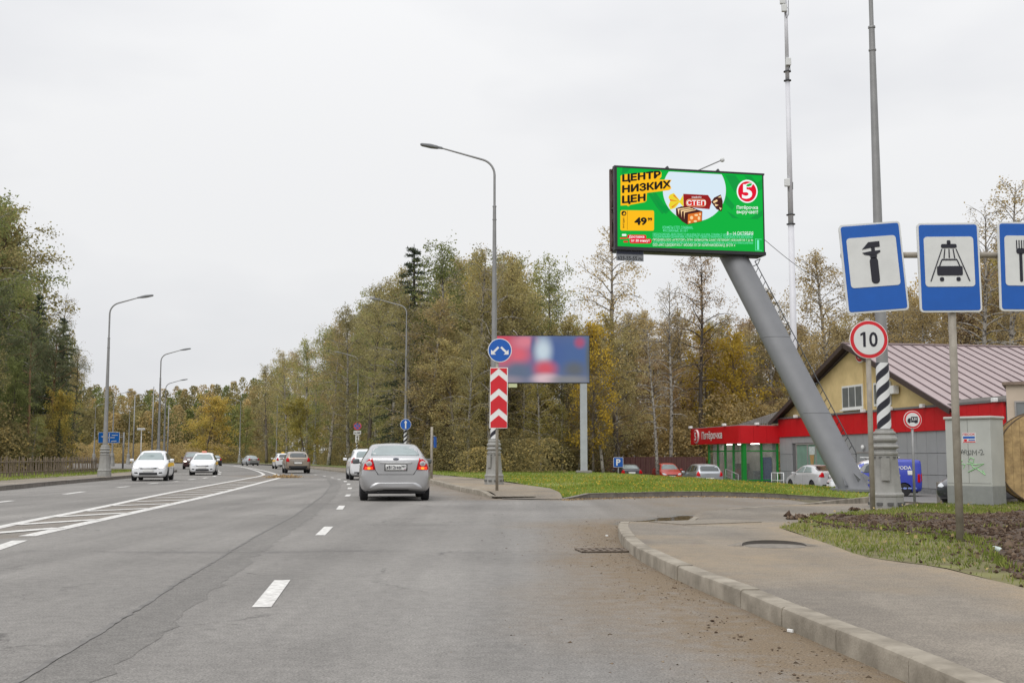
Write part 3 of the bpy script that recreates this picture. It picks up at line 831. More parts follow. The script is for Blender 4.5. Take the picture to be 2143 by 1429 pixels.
def make_tree(name, seed, Ht, R, cb, kind, nleaf, ls, lm, bk, nb=34, density=1.0):
    """one broadleaf or conifer prototype: (trunk mesh, crown mesh), foot at the origin"""
    rng = np.random.default_rng(seed)
    wood = MB()
    lean = rng.normal(size=2) * (0.035 if kind != 'spruce' else 0.008)
    tr = []
    k = 12
    ph = rng.uniform(0, 6.28, 2)
    for i in range(k + 1):
        t = i / k
        w = (0.10 if kind in ('birch', 'broad', 'sparse') else 0.02) * math.sin(t * 3.1)
        tr.append(np.array([lean[0] * Ht * t + w * math.sin(ph[0] + 5 * t), lean[1] * Ht * t + w * math.cos(ph[1] + 4 * t), Ht * t * 0.985]))
    r0 = Ht * (0.0105 if kind in ('birch', 'sparse', 'broad') else 0.0125)
    wood.tube([Vector(p) for p in tr], [r0 * (1.25 if i == 0 else 1) * (1 - i / k) ** 0.75 + 0.012 for i in range(k + 1)], 7)
    def trunk_at(t):
        q = t * k; i = min(int(q), k - 1)
        return tr[i] + (tr[i + 1] - tr[i]) * (q - i)
    P, T = [], []
    ga = rng.uniform(0, 6.28)
    if kind == 'pine': nb = 22
    for i in range(nb):
        t = cb + (0.985 - cb) * ((i + rng.uniform(0, 0.8)) / nb) ** (0.9 if kind != 'spruce' else 1.0)
        ga += 2.4 + rng.normal() * 0.35
        u = (t - cb) / (1 - cb)
        if kind == 'spruce':
            Lb = R * (1 - u) ** 0.85 * rng.uniform(0.75, 1.1) + 0.18; el = 0.12 - 0.35 * (1 - u); dr = 0.25; wob = 0.04
        elif kind == 'pine':
            Lb = R * (0.55 + 0.6 * math.sin(math.pi * min(1, u * 0.9 + 0.12))) * rng.uniform(0.6, 1.1); el = 0.25 + 0.5 * u; dr = 0.2; wob = 0.12
        else:
            prof = (math.sin(math.pi * min(1, 0.16 + 0.80 * u)) ** 0.75)
            Lb = R * prof * rng.uniform(0.55, 1.2) + 0.3; el = 0.55 + 0.65 * u + rng.normal() * 0.15
            dr = 0.9 if kind in ('birch', 'sparse') else 0.45; wob = 0.13
        d = np.array([math.cos(ga) * math.cos(el), math.sin(ga) * math.cos(el), math.sin(el)])
        pts = curve_pts(trunk_at(t), d, Lb, 6, dr, wob, rng)
        rb = max(0.012, r0 * 0.38 * (1 - 0.75 * u))
        wood.tube([Vector(p) for p in pts], [rb * (1 - j / 7) + 0.006 for j in range(7)], 4, caps=False)
        tone = rng.uniform(0, 1)
        ns = {'spruce': 7, 'pine': 6}.get(kind, 6)
        for s in range(ns):
            f = rng.uniform(0.25, 1.0) if kind != 'spruce' else (s + 0.6) / ns
            q = f * 6; j = min(int(q), 5)
            base = pts[j] + (pts[j + 1] - pts[j]) * (q - j)
            dirb = pts[j + 1] - pts[j]; dirb = dirb / (np.linalg.norm(dirb) + 1e-9)
            if kind == 'spruce':
                sd_ = dirb * 0.7 + np.cross(dirb, [0, 0, 1]) * (1 if s % 2 else -1) * 0.9 + np.array([0, 0, -0.25])
                Ls = Lb * 0.42 * (1.05 - f * 0.6)
            else:
                sd_ = dirb * 0.6 + rng.normal(size=3) * 0.65
                Ls = Lb * rng.uniform(0.22, 0.5)
            sp = curve_pts(base, sd_, Ls, 3, dr * 0.8, 0.12, rng)
            if kind != 'spruce' or s % 2: wood.tube([Vector(p) for p in sp], [0.014, 0.011, 0.008, 0.005], 3, caps=False)
            m_ = max(4, int(nleaf * density * (0.4 + Ls) / (nb * ns) * (1.0 if kind == 'spruce' else 0.75)))
            ff = rng.uniform(0.0, 1.08, m_) * 2.999
            jj = np.minimum(ff.astype(int), 2)
            spa = np.array(sp)
            q = spa[jj] + (spa[jj + 1] - spa[jj]) * (ff - jj)[:, None]
            sg = {'spruce': 0.07, 'pine': 0.20}.get(kind, 0.14 + 0.05 * Ls)
            q = q + rng.normal(size=(m_, 3)) * sg
            if kind in ('birch', 'sparse'): q[:, 2] -= rng.exponential(0.24, m_)
            P.append(q); T.append(np.full(m_, 0.5 * tone + 0.5 * rng.uniform(0, 1)))
    P = np.concatenate(P); T = np.concatenate(T)
    if len(P) > nleaf:
        ix = rng.permutation(len(P))[:nleaf]; P, T = P[ix], T[ix]
    cm = leaves_mesh(name + '_leaves', P, ls, rng, 0.6, 1.0 if kind in ('birch', 'sparse') else 0.2, 0.22 if kind in ('spruce', 'pine') else 0.7, T)
    cm.materials.append(LM[lm])
    wm = wood.mesh(name + '_wood'); wm.materials.append(BK[bk])
    wm.polygons.foreach_set('use_smooth', [True] * len(wm.polygons))
    return wm, cm, Ht

PROTO = {
    'birch_a': make_tree('birch_a', 11, 17, 2.9, 0.20, 'birch', 10500, 0.135, 'olive', 'birch', 46),
    'birch_b': make_tree('birch_b', 12, 17, 2.6, 0.25, 'birch', 9800, 0.135, 'green', 'birch', 42),
    'birch_c': make_tree('birch_c', 13, 17, 3.1, 0.18, 'birch', 10000, 0.135, 'brown', 'birch', 46),
    'birch_d': make_tree('birch_d', 14, 17, 2.8, 0.22, 'birch', 9800, 0.13, 'olive', 'grey', 44),
    'birch_e': make_tree('birch_e', 25, 17, 2.6, 0.20, 'birch', 7500, 0.13, 'amber', 'birch', 44),
    'sparse_a': make_tree('sparse_a', 15, 19, 3.0, 0.35, 'sparse', 5200, 0.13, 'brown', 'birch', 38),
    'sparse_b': make_tree('sparse_b', 16, 19, 3.2, 0.38, 'sparse', 5600, 0.13, 'rust', 'dark', 34),
    'bare_a': make_tree('bare_a', 17, 18, 2.6, 0.30, 'sparse', 2000, 0.12, 'brown', 'birch', 46),
    'broad_a': make_tree('broad_a', 18, 14, 3.4, 0.12, 'broad', 11500, 0.145, 'olive', 'grey', 44),
    'broad_b': make_tree('broad_b', 19, 14, 3.2, 0.10, 'broad', 11000, 0.145, 'brown', 'grey', 44),
    'broad_c': make_tree('broad_c', 20, 14, 3.3, 0.10, 'broad', 11000, 0.145, 'rust', 'grey', 44),
    'broad_g': make_tree('broad_g', 21, 14, 3.5, 0.10, 'broad', 13000, 0.15, 'green', 'dark', 44),
    'maple': make_tree('maple', 22, 9, 2.5, 0.12, 'broad', 6000, 0.17, 'gold', 'grey', 34),
    'amber': make_tree('amber', 26, 9, 2.7, 0.10, 'broad', 8500, 0.16, 'amber', 'grey', 36),
    'spruce_a': make_tree('spruce_a', 23, 18, 2.6, 0.10, 'spruce', 24000, 0.20, 'spruce', 'dark', 84),
    'pine_a': make_tree('pine_a', 24, 18, 2.8, 0.45, 'pine', 13000, 0.20, 'pine', 'pine', 26),
}
def tree(p, name, x, y, h, label, group=None, cat='tree', wide=1.0, z=-0.1, rz=None, tilt=0.0):
    wm, cm, h0 = PROTO[p]
    o = empty(name, (x, y, z), random.uniform(0, 6.28) if rz is None else rz)
    s = h / h0
    o.scale = (s * wide, s * wide, s)
    if tilt: o.rotation_euler = (random.uniform(-tilt, tilt), random.uniform(-tilt, tilt), o.rotation_euler[2])
    tag(o, label, cat, group)
    link('trunk', wm, None, o); link('crown', cm, None, o)
    return o
# skyline of the wood in the photograph (pixel column, pixel row of the tree tops)
SKY = [(-200, 420), (0, 400), (40, 420), (60, 590), (90, 610), (125, 640), (160, 690), (178, 790), (200, 806), (300, 814), (380, 802), (450, 802), (500, 788), (530, 792), (560, 768), (600, 738), (650, 712), (690, 668), (730, 640), (770, 596), (835, 565), (855, 610), (885, 612), (905, 548), (930, 522), (1000, 532), (1060, 556), (1110, 552), (1160, 546), (1190, 590), (1215, 655), (1237, 648), (1250, 520), (1290, 482), (1330, 545), (1380, 612), (1420, 600), (1440, 545), (1480, 548), (1520, 600), (1560, 620), (1600, 612), (1640, 602), (1690, 645), (1715, 585), (1750, 530), (1790, 560), (1850, 600), (1930, 580), (2000, 572), (2060, 535), (2100, 520), (2143, 520), (2400, 480)]
SKYF = [q for q in SKY if q[0] <= 1110] + [(1150, 566), (1175, 610), (1195, 668), (1255, 672), (1300, 648), (1400, 655), (1500, 660), (1600, 650), (1680, 668), (1715, 640), (1750, 590), (1800, 590)] + [q for q in SKY if q[0] >= 1850]
def top_h(x, y, drop, z=-0.1):
    px = CX + F * x / y
    hw = 2.2 * F / y
    py = max(interp(px - hw, SKYF), interp(px, SKYF), interp(px + hw, SKYF)) + drop
    return max(4.0, at(px, py, y).z - z)
wood_edge = offset_pl(K_MAIN, 8.5)
def edge_x(y):
    return interp(y, [(p.y, p.x) for p in wood_edge])
rt = random.Random(31)
# --- the trees that make the skyline, one by one
def big(p, name, px, Y, top, label, wide=1.0, cat='tree', tilt=0.03):
    q = at(px, top, Y)
    return tree(p, name, q.x, Y, q.z + 0.1, label, None, cat, wide, tilt=tilt)
big('spruce_a', 'spruce_tree', 869, 97, 503, 'dark spruce rising above the birches left of the tall lamp post', 1.45, tilt=0)
big('birch_b', 'birch_tree', 944, 92, 506, 'tallest green birch just right of the dark spruce top', 1.15)
big('birch_a', 'birch_tree', 1000, 90, 530, 'olive birch behind the tall lamp post near the chevron sign', 1.1)
big('birch_a', 'birch_tree', 858, 91, 622, 'olive birch hiding the foot of the dark spruce, left one', 1.3)
big('birch_c', 'birch_tree', 884, 89, 628, 'brown birch hiding the foot of the dark spruce, right one', 1.3)
big('bare_a', 'birch_tree', 1022, 86, 512, 'almost bare thin birch top beside the tall lamp post', 0.8)
big('birch_d', 'birch_tree', 1102, 92, 548, 'olive birch with twin tops above the blurred billboard', 1.15)
big('birch_b', 'birch_tree', 1142, 94, 540, 'green birch above the right half of the blurred billboard', 1.05)
big('birch_a', 'birch_tree', 822, 110, 556, 'loose-topped birch left of the dark spruce', 1.1)
big('birch_d', 'birch_tree', 775, 126, 596, 'olive birch above the third lamp arm', 1.1)
big('birch_a', 'birch_tree', 735, 138, 640, 'olive birch on the falling skyline left of the spruce', 1.1)
big('birch_c', 'birch_tree', 692, 150, 664, 'brownish birch lower down the falling skyline', 1.1)
big('birch_b', 'birch_tree', 645, 170, 708, 'green birch halfway down the falling skyline', 1.15)
big('birch_a', 'birch_tree', 605, 190, 736, 'olive birch near the low end of the falling skyline', 1.15)
big('birch_d', 'birch_tree', 562, 215, 764, 'last birch at the low end of the falling skyline', 1.2)
big('sparse_a', 'birch_tree', 1285, 98, 468, 'tall thinly leafed birch left of the big screen', 1.15)
big('sparse_b', 'aspen_tree', 1462, 100, 528, 'thin dark-limbed tree below the big screen', 1.1)
big('bare_a', 'birch_tree', 1398, 98, 590, 'pale bare-branched birch below the big screen', 1.0)
big('birch_c', 'birch_tree', 1612, 112, 600, 'brown birch right of the leaning pillar behind the white mast', 1.0)
big('birch_c', 'birch_tree', 1752, 100, 520, 'brown birch left of the blue wrench sign', 1.15)
big('bare_a', 'birch_tree', 2040, 96, 430, 'white-trunked birch above the shop roof left of the fork sign', 1.0)
big('sparse_a', 'birch_tree', 2078, 98, 378, 'tallest almost bare birch between the shower and fork signs', 1.15)
big('maple', 'maple_tree', 1240, 86, 690, 'bright yellow maple peeping out right of the blurred billboard', 0.8)
big('maple', 'maple_tree', 1545, 104, 712, 'golden maple left of the leaning pillar above the shop canopy', 1.0)
big('maple', 'maple_tree', 1478, 104, 700, 'orange-yellow maple below the big screen above the red canopy', 0.9)
big('amber', 'maple_tree', 640, 140, 842, 'green and gold maple at the wood edge behind the fourth lamp', 1.3)
big('amber', 'maple_tree', 430, 240, 838, 'amber tree far off where the road bends away', 1.5)
big('amber', 'maple_tree', 1490, 100, 880, 'yellow-green bush-like maple behind the brown fence', 1.6)
# --- left group
big('birch_b', 'birch_tree', -8, 82, 392, 'tall dark birch cut by the left edge of the picture', 1.1)
big('spruce_a', 'spruce_tree', 84, 92, 604, 'spruce with a spiky top on the left', 1.1, tilt=0)
big('spruce_a', 'spruce_tree', 136, 100, 655, 'dark spruce at the right end of the left tree group', 1.15, tilt=0)
big('bare_a', 'birch_tree', 122, 104, 612, 'bare birch top between the two left spruces', 0.8)
big('spruce_a', 'spruce_tree', 40, 100, 560, 'dark spruce behind the pine at the left edge', 1.4, tilt=0)
big('pine_a', 'pine_tree', 110, 90, 690, 'dense pine beside the left spruces', 1.3)
big('pine_a', 'pine_tree', 70, 80, 668, 'pine with a bare orange trunk on the left', 1.0)
big('birch_b', 'birch_tree', 22, 88, 575, 'dark green birch behind the pine on the left', 1.2)
big('birch_d', 'birch_tree', 158, 118, 735, 'small olive birch at the right end of the left tree group', 1.1)
big('amber', 'maple_tree', 112, 84, 828, 'gold-leafed maple low among the left trees', 1.0)
big('broad_g', 'broadleaf_tree', 28, 78, 760, 'grey-green bushy tree behind the picket fence on the left', 0.95)
big('broad_g', 'broadleaf_tree', 128, 92, 812, 'low green tree at the right end of the picket fence', 0.9)
big('broad_a', 'broadleaf_tree', -60, 74, 690, 'olive tree cut off at the left picture edge behind the fence', 1.0)
# --- fill: rows of the wood behind the pavement and lawn
mix_l = ['birch_a', 'birch_d', 'broad_a', 'birch_b', 'birch_c', 'birch_b', 'birch_a', 'broad_g', 'bare_a']
mix_c = ['birch_a', 'birch_d', 'broad_a', 'birch_c', 'birch_e', 'birch_d', 'broad_a', 'broad_b', 'bare_a']
mix_r = ['birch_c', 'broad_b', 'broad_c', 'birch_d', 'broad_b', 'sparse_b', 'broad_a', 'broad_c', 'bare_a', 'birch_c']
mix_s = ['birch_c', 'broad_b', 'birch_e', 'birch_c', 'broad_c', 'sparse_a']
SPEC = {'birch_a': 'olive white-stemmed birch', 'birch_b': 'green birch', 'birch_c': 'brown birch', 'birch_d': 'grey-stemmed olive birch', 'birch_e': 'yellowing birch', 'sparse_a': 'thin brown birch', 'sparse_b': 'dark-limbed thin tree', 'bare_a': 'almost bare white birch', 'broad_a': 'olive broadleaf tree', 'broad_b': 'brown broadleaf tree', 'broad_c': 'russet broadleaf tree', 'broad_g': 'green broadleaf tree', 'spruce_a': 'dark spruce', 'pine_a': 'orange-stemmed pine'}
ROWS = ['at the front edge', 'in the second row', 'deeper in the wood', 'at the back', 'at the very back']
ZONES = [(-60, 'at the left picture edge'), (20, 'behind the fence by the left edge'), (75, 'behind the fence near the bare pine trunk'), (200, 'left of the first left lamp'), (540, 'where the road bends away'), (600, 'above the far white taxi'), (660, 'above the beige SUV'), (705, 'behind the fourth lamp'), (750, 'left of the no-stopping sign'), (800, 'right of the no-stopping sign'), (850, 'left of the straight-ahead sign'), (905, 'above the silver sedan'), (960, 'beside the edge-on sign'), (1040, 'behind the chevron sign'), (1090, 'behind the poster left half'), (1150, 'behind the poster middle'), (1235, 'behind the billboard post'), (1300, 'above the parking sign'), (1370, 'above the dark parked car'), (1430, 'above the red parked car'), (1510, 'above the red canopy end'), (1580, 'above the glazed entrance'), (1660, 'left of the radio mast'), (1740, 'between mast and wrench sign'), (1830, 'behind the yellow gable'), (1920, 'behind the shop ridge'), (2000, 'below the shower sign'), (2080, 'below the sign crossbar'), (2160, 'at the right picture edge'), (9999, 'beyond the right picture edge')]
FILLED = []
def fill(x, y, drop, mixs, name, label, group, wide=1.1, row=0):
    p = rt.choice(mixs)
    px = CX + F * x / y
    label = '%s %s %s' % (SPEC[p], ROWS[row], next(z for lim, z in ZONES if px < lim))
    FILLED.append(tree(p, name, x, y, top_h(x, y, drop), label, group, 'tree', wide * rt.uniform(0.9, 1.2), tilt=0.05))
for row, (dx, drop, step) in enumerate(((0, 150, 4.0), (4.0, 75, 5.0), (9.0, 22, 6.0), (15.0, 34, 8.0))):
    y = 82.0 + row * 2
    while y < 250:
        st = step * (1 + (y - 80) / 170)
        x = edge_x(y) + dx + rt.uniform(-1, 1)
        fill(x, y + rt.uniform(-1, 1), drop - 14 + rt.uniform(-25, 30) * (60 / max(60, y - 20)), mix_l if y > 110 else mix_c, 'woodland_tree',
             '', 'trees along the bending road', row=row)
        y += st
for row, (Y, drop, step) in enumerate(((88, 190, 38), (93, 100, 44), (99, 25, 50), (106, 35, 60))):
    px = 905 + row * 13
    while px < 1240:
        fill((px - CX) / F * Y, Y + rt.uniform(-2, 2), drop + rt.uniform(-30, 40), mix_c, 'woodland_tree',
             '', 'trees at the back of the lawn', row=row)
        px += step * rt.uniform(0.8, 1.2)
for row, (Y, drop, step) in enumerate(((102, 200, 48), (108, 110, 50), (114, 25, 55), (122, 20, 60), (131, 34, 70))):
    px = 1235 + row * 11
    while px < 2230:
        fill((px - CX) / F * Y, Y + rt.uniform(-2, 2), drop + rt.uniform(-35, 45), mix_r if px < 1650 else mix_s, 'woodland_tree',
             '', 'trees behind the car park', row=row)
        px += step * rt.uniform(0.8, 1.2)
for row, (Y, drop, step) in enumerate(((80, 210, 26), (90, 130, 26), (100, 60, 26), (112, 30, 30))):
    px = -170 + row * 9
    while px < 128 - row * 2:
        fill((px - CX) / F * Y, Y + rt.uniform(-2, 2), drop + rt.uniform(-25, 60), ['broad_g', 'broad_a', 'spruce_a', 'pine_a', 'birch_b', 'spruce_a', 'broad_g'], 'woodland_tree',
             '', 'trees behind the picket fence', 1.0, row=row)
        px += step * rt.uniform(0.8, 1.2)

# look-alikes that stand side by side: say which of them
byl = {}
for o in FILLED: byl.setdefault(o['label'], []).append(o)
ORD = ['first', 'second', 'third', 'fourth', 'fifth', 'sixth', 'seventh', 'eighth']
for lb_, os_ in byl.items():
    if len(os_) > 1:
        os_.sort(key=lambda o: o.location.x / o.location.y)
        for k, o in enumerate(os_): o['label'] = ('%s from left: %s' % (ORD[min(k, 7)], lb_)) if len(os_) > 2 else ('%s one: %s' % (('left', 'right')[k], lb_))
# --- far wood across the bend and the undergrowth: masses nobody could count
def leaf_cloud(name, centres, nper, ls, m, label, seed):
    rng = np.random.default_rng(seed)
    P, T = [], []
    for (x, y, z0, h, r) in centres:
        u = rng.uniform(0, 1, nper)
        an = rng.uniform(0, 6.283, nper)
        pr = np.sin(np.pi * np.clip(0.12 + 0.86 * u, 0, 1)) ** 0.6 * np.sqrt(rng.uniform(0.05, 1, nper)) * r
        lump = 1 + 0.35 * np.sin(an * 3 + u * 9 + x) * np.sin(u * 14 + y)
        q = np.stack([x + np.cos(an) * pr * lump, y + np.sin(an) * pr * lump, z0 + h * u], 1)
        P.append(q); T.append(np.clip(0.5 + 0.35 * np.sin(an * 4 + u * 11 + x * 3) + rng.normal() * 0.22, 0, 1) * np.ones(nper))
    P = np.concatenate(P); T = np.concatenate(T)
    me = leaves_mesh(name, P, ls, rng, 0.6, 0.3, 0.75, T)
    o = link(name, me, m)
    return tag(o, label, 'trees' if 'wood' in name else 'bushes', kind='stuff')
far = {k: [] for k in ('olive', 'brown', 'green')}
for row, Y in enumerate((262, 276, 292, 310)):
    px = 120 + row * 8
    while px < 590:
        x = (px - CX) / F * Y
        h = top_h(x, Y, (46, 22, 8, 3)[row] + rt.uniform(-6, 9))
        far[rt.choice(['olive', 'brown', 'olive', 'green'])].append((x, Y + rt.uniform(-3, 3), -0.1, h, rt.uniform(2.2, 3.4)))
        px += rt.uniform(13, 24)
for k in far:
    leaf_cloud('far_wood', far[k], 1500, 0.42, LM[k], {'olive': 'olive mass of far trees across the bend of the road', 'brown': 'brown mass of far trees across the bend of the road', 'green': 'green mass of far trees across the bend of the road'}[k], 5 + len(k))
und, und2 = [], []
y = 62.0
while y < 250:
    und.append((edge_x(y) - 1.5 + rt.uniform(-1.2, 1), y + (14 if y < 76 else 0), -0.05, rt.uniform(1.6, 3.8), rt.uniform(1.2, 2.0))); y += 1.7 * (1 + (y - 60) / 120)
for i in range(44): 
    px = 900 + i * 8.2; Y = rt.uniform(86, 92)
    und.append(((px - CX) / F * Y, Y, -0.05, rt.uniform(1.4, 4.2), rt.uniform(1.2, 2.1)))
for i in range(60):
    px = 1180 + i * 9; Y = rt.uniform(99, 104)
    und2.append(((px - CX) / F * Y, Y, -0.9, rt.uniform(3, 7.5), rt.uniform(1.6, 2.6)))
for i in range(56):
    px = -190 + i * 5.6; Y = rt.uniform(74, 84) + (6 if px > 60 else 0)
    und.append(((px - CX) / F * Y, Y, -0.05, rt.uniform(2.0, 4.8), rt.uniform(1.3, 2.1)))
for i in range(60):
    px = 110 + i * 8.5; Y = rt.uniform(246, 258)
    und2.append(((px - CX) / F * Y, Y, -0.1, rt.uniform(2.5, 5), rt.uniform(2.0, 3.0)))
leaf_cloud('undergrowth', und, 900, 0.15, LM['sedge'], 'dense olive undergrowth along the foot of the wood', 71)
leaf_cloud('undergrowth', und2, 1100, 0.19, LM['brown'], 'brown bushes behind the fence and across the bend', 72)
# ================================================================ lamp posts, signs, billboards
M_IRON = mat('cast_iron_grey', (0.30, 0.295, 0.275), 0.6, 0.2, var=0.12, vs_=5, bump=0.2, bs=25)
M_IROND = mat('slot_shadow_iron', (0.10, 0.10, 0.095), 0.7, var=0.1)
M_GALV = mat('galvanised_steel', (0.27, 0.27, 0.268), 0.5, 0.35, var=0.12, vs_=3)
M_POLEW = mat('post_paint_beige', (0.33, 0.30, 0.25), 0.65, var=0.15, vs_=5, dirt=(0.26, 0.23, 0.19))
M_DARKM = mat('dark_steel', (0.06, 0.062, 0.065), 0.5, 0.3, var=0.15)
M_LENS = mat('lamp_lens', (0.45, 0.45, 0.43), 0.3, var=0)
M_WHT = mat('sign_white', (0.78, 0.78, 0.76), 0.45, var=0.05, vs_=4)
M_SGREY = mat('sign_grey_white', (0.66, 0.67, 0.66), 0.5, var=0.06, vs_=5)
M_BLUE = mat('sign_blue', S(14, 88, 176), 0.4, var=0.06, vs_=5)
M_RED = mat('sign_red', S(205, 30, 42), 0.4, var=0.06, vs_=5)
M_BLK = mat('sign_black', (0.012, 0.012, 0.022), 0.5, var=0)
M_BACK = mat('sign_back_grey', (0.33, 0.33, 0.33), 0.5, 0.3, var=0.1)
def stripe_mat():
    m = bpy.data.materials.new('striped_band'); m.use_nodes = True
    n = m.node_tree; b = n.nodes['Principled BSDF']; K = n.links.new
    tc = n.nodes.new('ShaderNodeTexCoord'); sp = n.nodes.new('ShaderNodeSeparateXYZ'); K(tc.outputs['Object'], sp.inputs[0])
    at2 = n.nodes.new('ShaderNodeMath'); at2.operation = 'ARCTAN2'; K(sp.outputs['Y'], at2.inputs[0]); K(sp.outputs['X'], at2.inputs[1])
    k = n.nodes.new('ShaderNodeMath'); k.operation = 'MULTIPLY'; K(at2.outputs[0], k.inputs[0]); k.inputs[1].default_value = -2.0 / (2 * math.pi)
    z = n.nodes.new('ShaderNodeMath'); z.operation = 'MULTIPLY_ADD'; K(sp.outputs['Z'], z.inputs[0]); z.inputs[1].default_value = 1 / 0.335; K(k.outputs[0], z.inputs[2])
    f = n.nodes.new('ShaderNodeMath'); f.operation = 'FRACT'; K(z.outputs[0], f.inputs[0])
    g = n.nodes.new('ShaderNodeMath'); g.operation = 'GREATER_THAN'; K(f.outputs[0], g.inputs[0]); g.inputs[1].default_value = 0.5
    mx = n.nodes.new('ShaderNodeMix'); mx.data_type = 'RGBA'; mx.inputs[6].default_value = (0.015, 0.015, 0.025, 1); mx.inputs[7].default_value = (0.70, 0.71, 0.71, 1)
    K(g.outputs[0], mx.inputs[0]); K(mx.outputs[2], b.inputs['Base Color']); b.inputs['Roughness'].default_value = 0.45
    return m
M_STRIPE = stripe_mat()
_lp = {}
def lamp_meshes(hp, hb, arm, band, ornate=True, slots=False):
    key = (hp, hb, arm, band, ornate, slots)
    if key in _lp: return _lp[key]
    tmp = []
    b = MB()
    if ornate:
        b.lathe([(0.37, -0.1), (0.365, 0.0), (0.35, 0.285), (0.345, 0.29), (0.362, 0.30), (0.366, 0.335), (0.352, 0.365), (0.325, 0.38), (0.315, 0.42), (0.25, 1.13), (0.255, 1.15), (0.272, 1.165), (0.272, 1.20), (0.235, 1.235), (0.228, 1.27), (0.285, 1.30), (0.292, 1.33), (0.265, 1.36), (0.225, 1.385), (0.22, 1.41), (0.262, 1.44), (0.272, 1.475), (0.262, 1.515), (0.222, 1.545), (0.215, 1.575), (0.235, 1.60), (0.225, 1.635), (0.19, 1.65), (0.185, 1.69)], 10, rot=0.2)
    else:
        b.lathe([(0.17, -0.1), (0.165, 0.9), (0.13, 0.95), (0.12, 1.0)], 12)
    tmp.append(('base', b, M_IRON, 28))
    if ornate:
        for k in range(10 if slots else 0):
            s = MB()
            an = 0.2 + 2 * math.pi * (k + 0.5) / 10
            s.box((0.345 * math.cos(an), 0.345 * math.sin(an), 0.15), (0.05, 0.12, 0.055), rz=an)
            tmp.append(('slot', s, M_IROND, None)); s = MB()
            s.box((0.243 * math.cos(an), 0.243 * math.sin(an), 1.10), (0.03, 0.06, 0.035), rz=an)
            tmp.append(('slot', s, M_IROND, None))
        d = MB(); an = math.radians(232)
        d.box((0.315 * math.cos(an), 0.315 * math.sin(an), 0.86), (0.05, 0.17, 0.46), rz=an)
        tmp.append(('access_door', d, M_IRON, None))
    zb = 1.66 if ornate else 0.95
    p = MB()
    p.tube([(0, 0, zb), (0, 0, hp * 0.5), (0, 0, hp)], [0.138, 0.102, 0.062], 12)
    p.tube([(0, 0, hp - 0.55), (0, 0, hp - 0.52)], [0.082, 0.082], 12).tube([(0, 0, hp - 0.04), (0, 0, hp)], [0.08, 0.075], 12)
    tmp.append(('pole', p, M_GALV, 40))
    if band:
        w = MB(); w.tube([(0, 0, 1.70), (0, 0, 3.08)], [0.144, 0.133], 20, caps=False)
        tmp.append(('striped_band', w, M_STRIPE, 60))
    a = MB()
    pts = [(0, 0, hp - 0.02), (0, 0, hb)]
    for i in range(1, 8):
        t = i / 7 * RAD(74)
        pts.append((-0.62 * (1 - math.cos(t)), 0, hb + 0.62 * math.sin(t)))
    ex, ez = pts[-1][0], pts[-1][2]
    dx, dz = -math.sin(RAD(74)), math.cos(RAD(74))
    L_ = (arm - abs(ex)) / abs(dx)
    pts.append((ex + dx * L_, 0, ez + dz * L_))
    a.tube(pts, [0.046] * 2 + [0.042] * 7 + [0.03], 8)
    tmp.append(('arm', a, M_GALV, 50))
    h = MB()
    e = Vector(pts[-1]); u = Vector((dx, 0, dz)); t2 = Vector((-0.985, 0, 0.17))
    prof = [(0.0, 0.05, 0.045), (0.14, 0.06, 0.05), (0.22, 0.13, 0.06), (0.45, 0.165, 0.075), (0.80, 0.13, 0.05), (0.86, 0.07, 0.035)]
    vs_ = []
    for q, w, th in prof:
        c = e + t2 * q
        for sy, sz in ((-1, -0.6), (1, -0.6), (1, 0.2), (0.6, 1), (-0.6, 1), (-1, 0.2)): vs_.append(c + Vector((0, sy * w, sz * th)))
    fs = [(i * 6 + j, i * 6 + (j + 1) % 6, i * 6 + 6 + (j + 1) % 6, i * 6 + 6 + j) for i in range(5) for j in range(6)] + [tuple(range(6))[::-1], tuple(range(30, 36))]
    h.add(vs_, fs)
    tmp.append(('lamp_head', h, M_IROND if False else mat('lamp_housing', (0.16, 0.165, 0.17), 0.5, 0.2, var=0.1), 30))
    out = []
    for nm, mb, m, auto in tmp:
        o = mb.build(nm, m, None, auto=auto); me = o.data; bpy.data.objects.remove(o); out.append((nm, me))
    _lp[key] = out
    return out
def lamp(x, y, z, label, hp=10.55, hb=11.75, arm=2.0, rz=0.0, band=True, ornate=True, name='street_lamp', group='street lamps along the road'):
    o = tag(empty(name, (x, y, z), rz), label, 'lamp post', group)
    for nm, me in lamp_meshes(hp, hb, arm, band, ornate, 0 < y < 60): link(nm, me, None, o)
    return o
p = at(1856, 1072, 24.6)
lamp(p.x, p.y, 0.03, 'grey lamp post with striped band by the round 10 sign', hp=10.4, hb=11.6, rz=0.35)
LAMP_B = G(1034, 1013, 0.145)
lamp(LAMP_B.x, LAMP_B.y, 0.135, 'tall lamp post behind the red and white chevron sign')
LAMP_C = at(848, 990, 87); lamp(LAMP_C.x, 87, 0.13, 'lamp post carrying the blue straight-ahead arrow sign', rz=-0.12)
LAMP_D = at(747, 985, 131); lamp(LAMP_D.x, 131, 0.1, 'lamp post carrying the no-stopping sign and two plates', rz=-0.2)
q = at(659, 977, 172); lamp(q.x, 172, 0.1, 'fourth lamp post along the wood behind the beige car', rz=-0.3)
q = at(501, 970, 232); lamp(q.x, 232, 0.1, 'lamp post on the bend right of the far silver car', rz=-0.5)
q = at(578, 972, 205); lamp(q.x, 205, 0.1, 'thin distant lamp post left of the white taxi car', hp=10.3, hb=11.0, arm=1.0, rz=-1.4, band=False, ornate=False)
q = at(424, 966, 262); lamp(q.x, 262, 0.0, 'far lamp post in front of the golden trees', rz=-0.3, band=False)
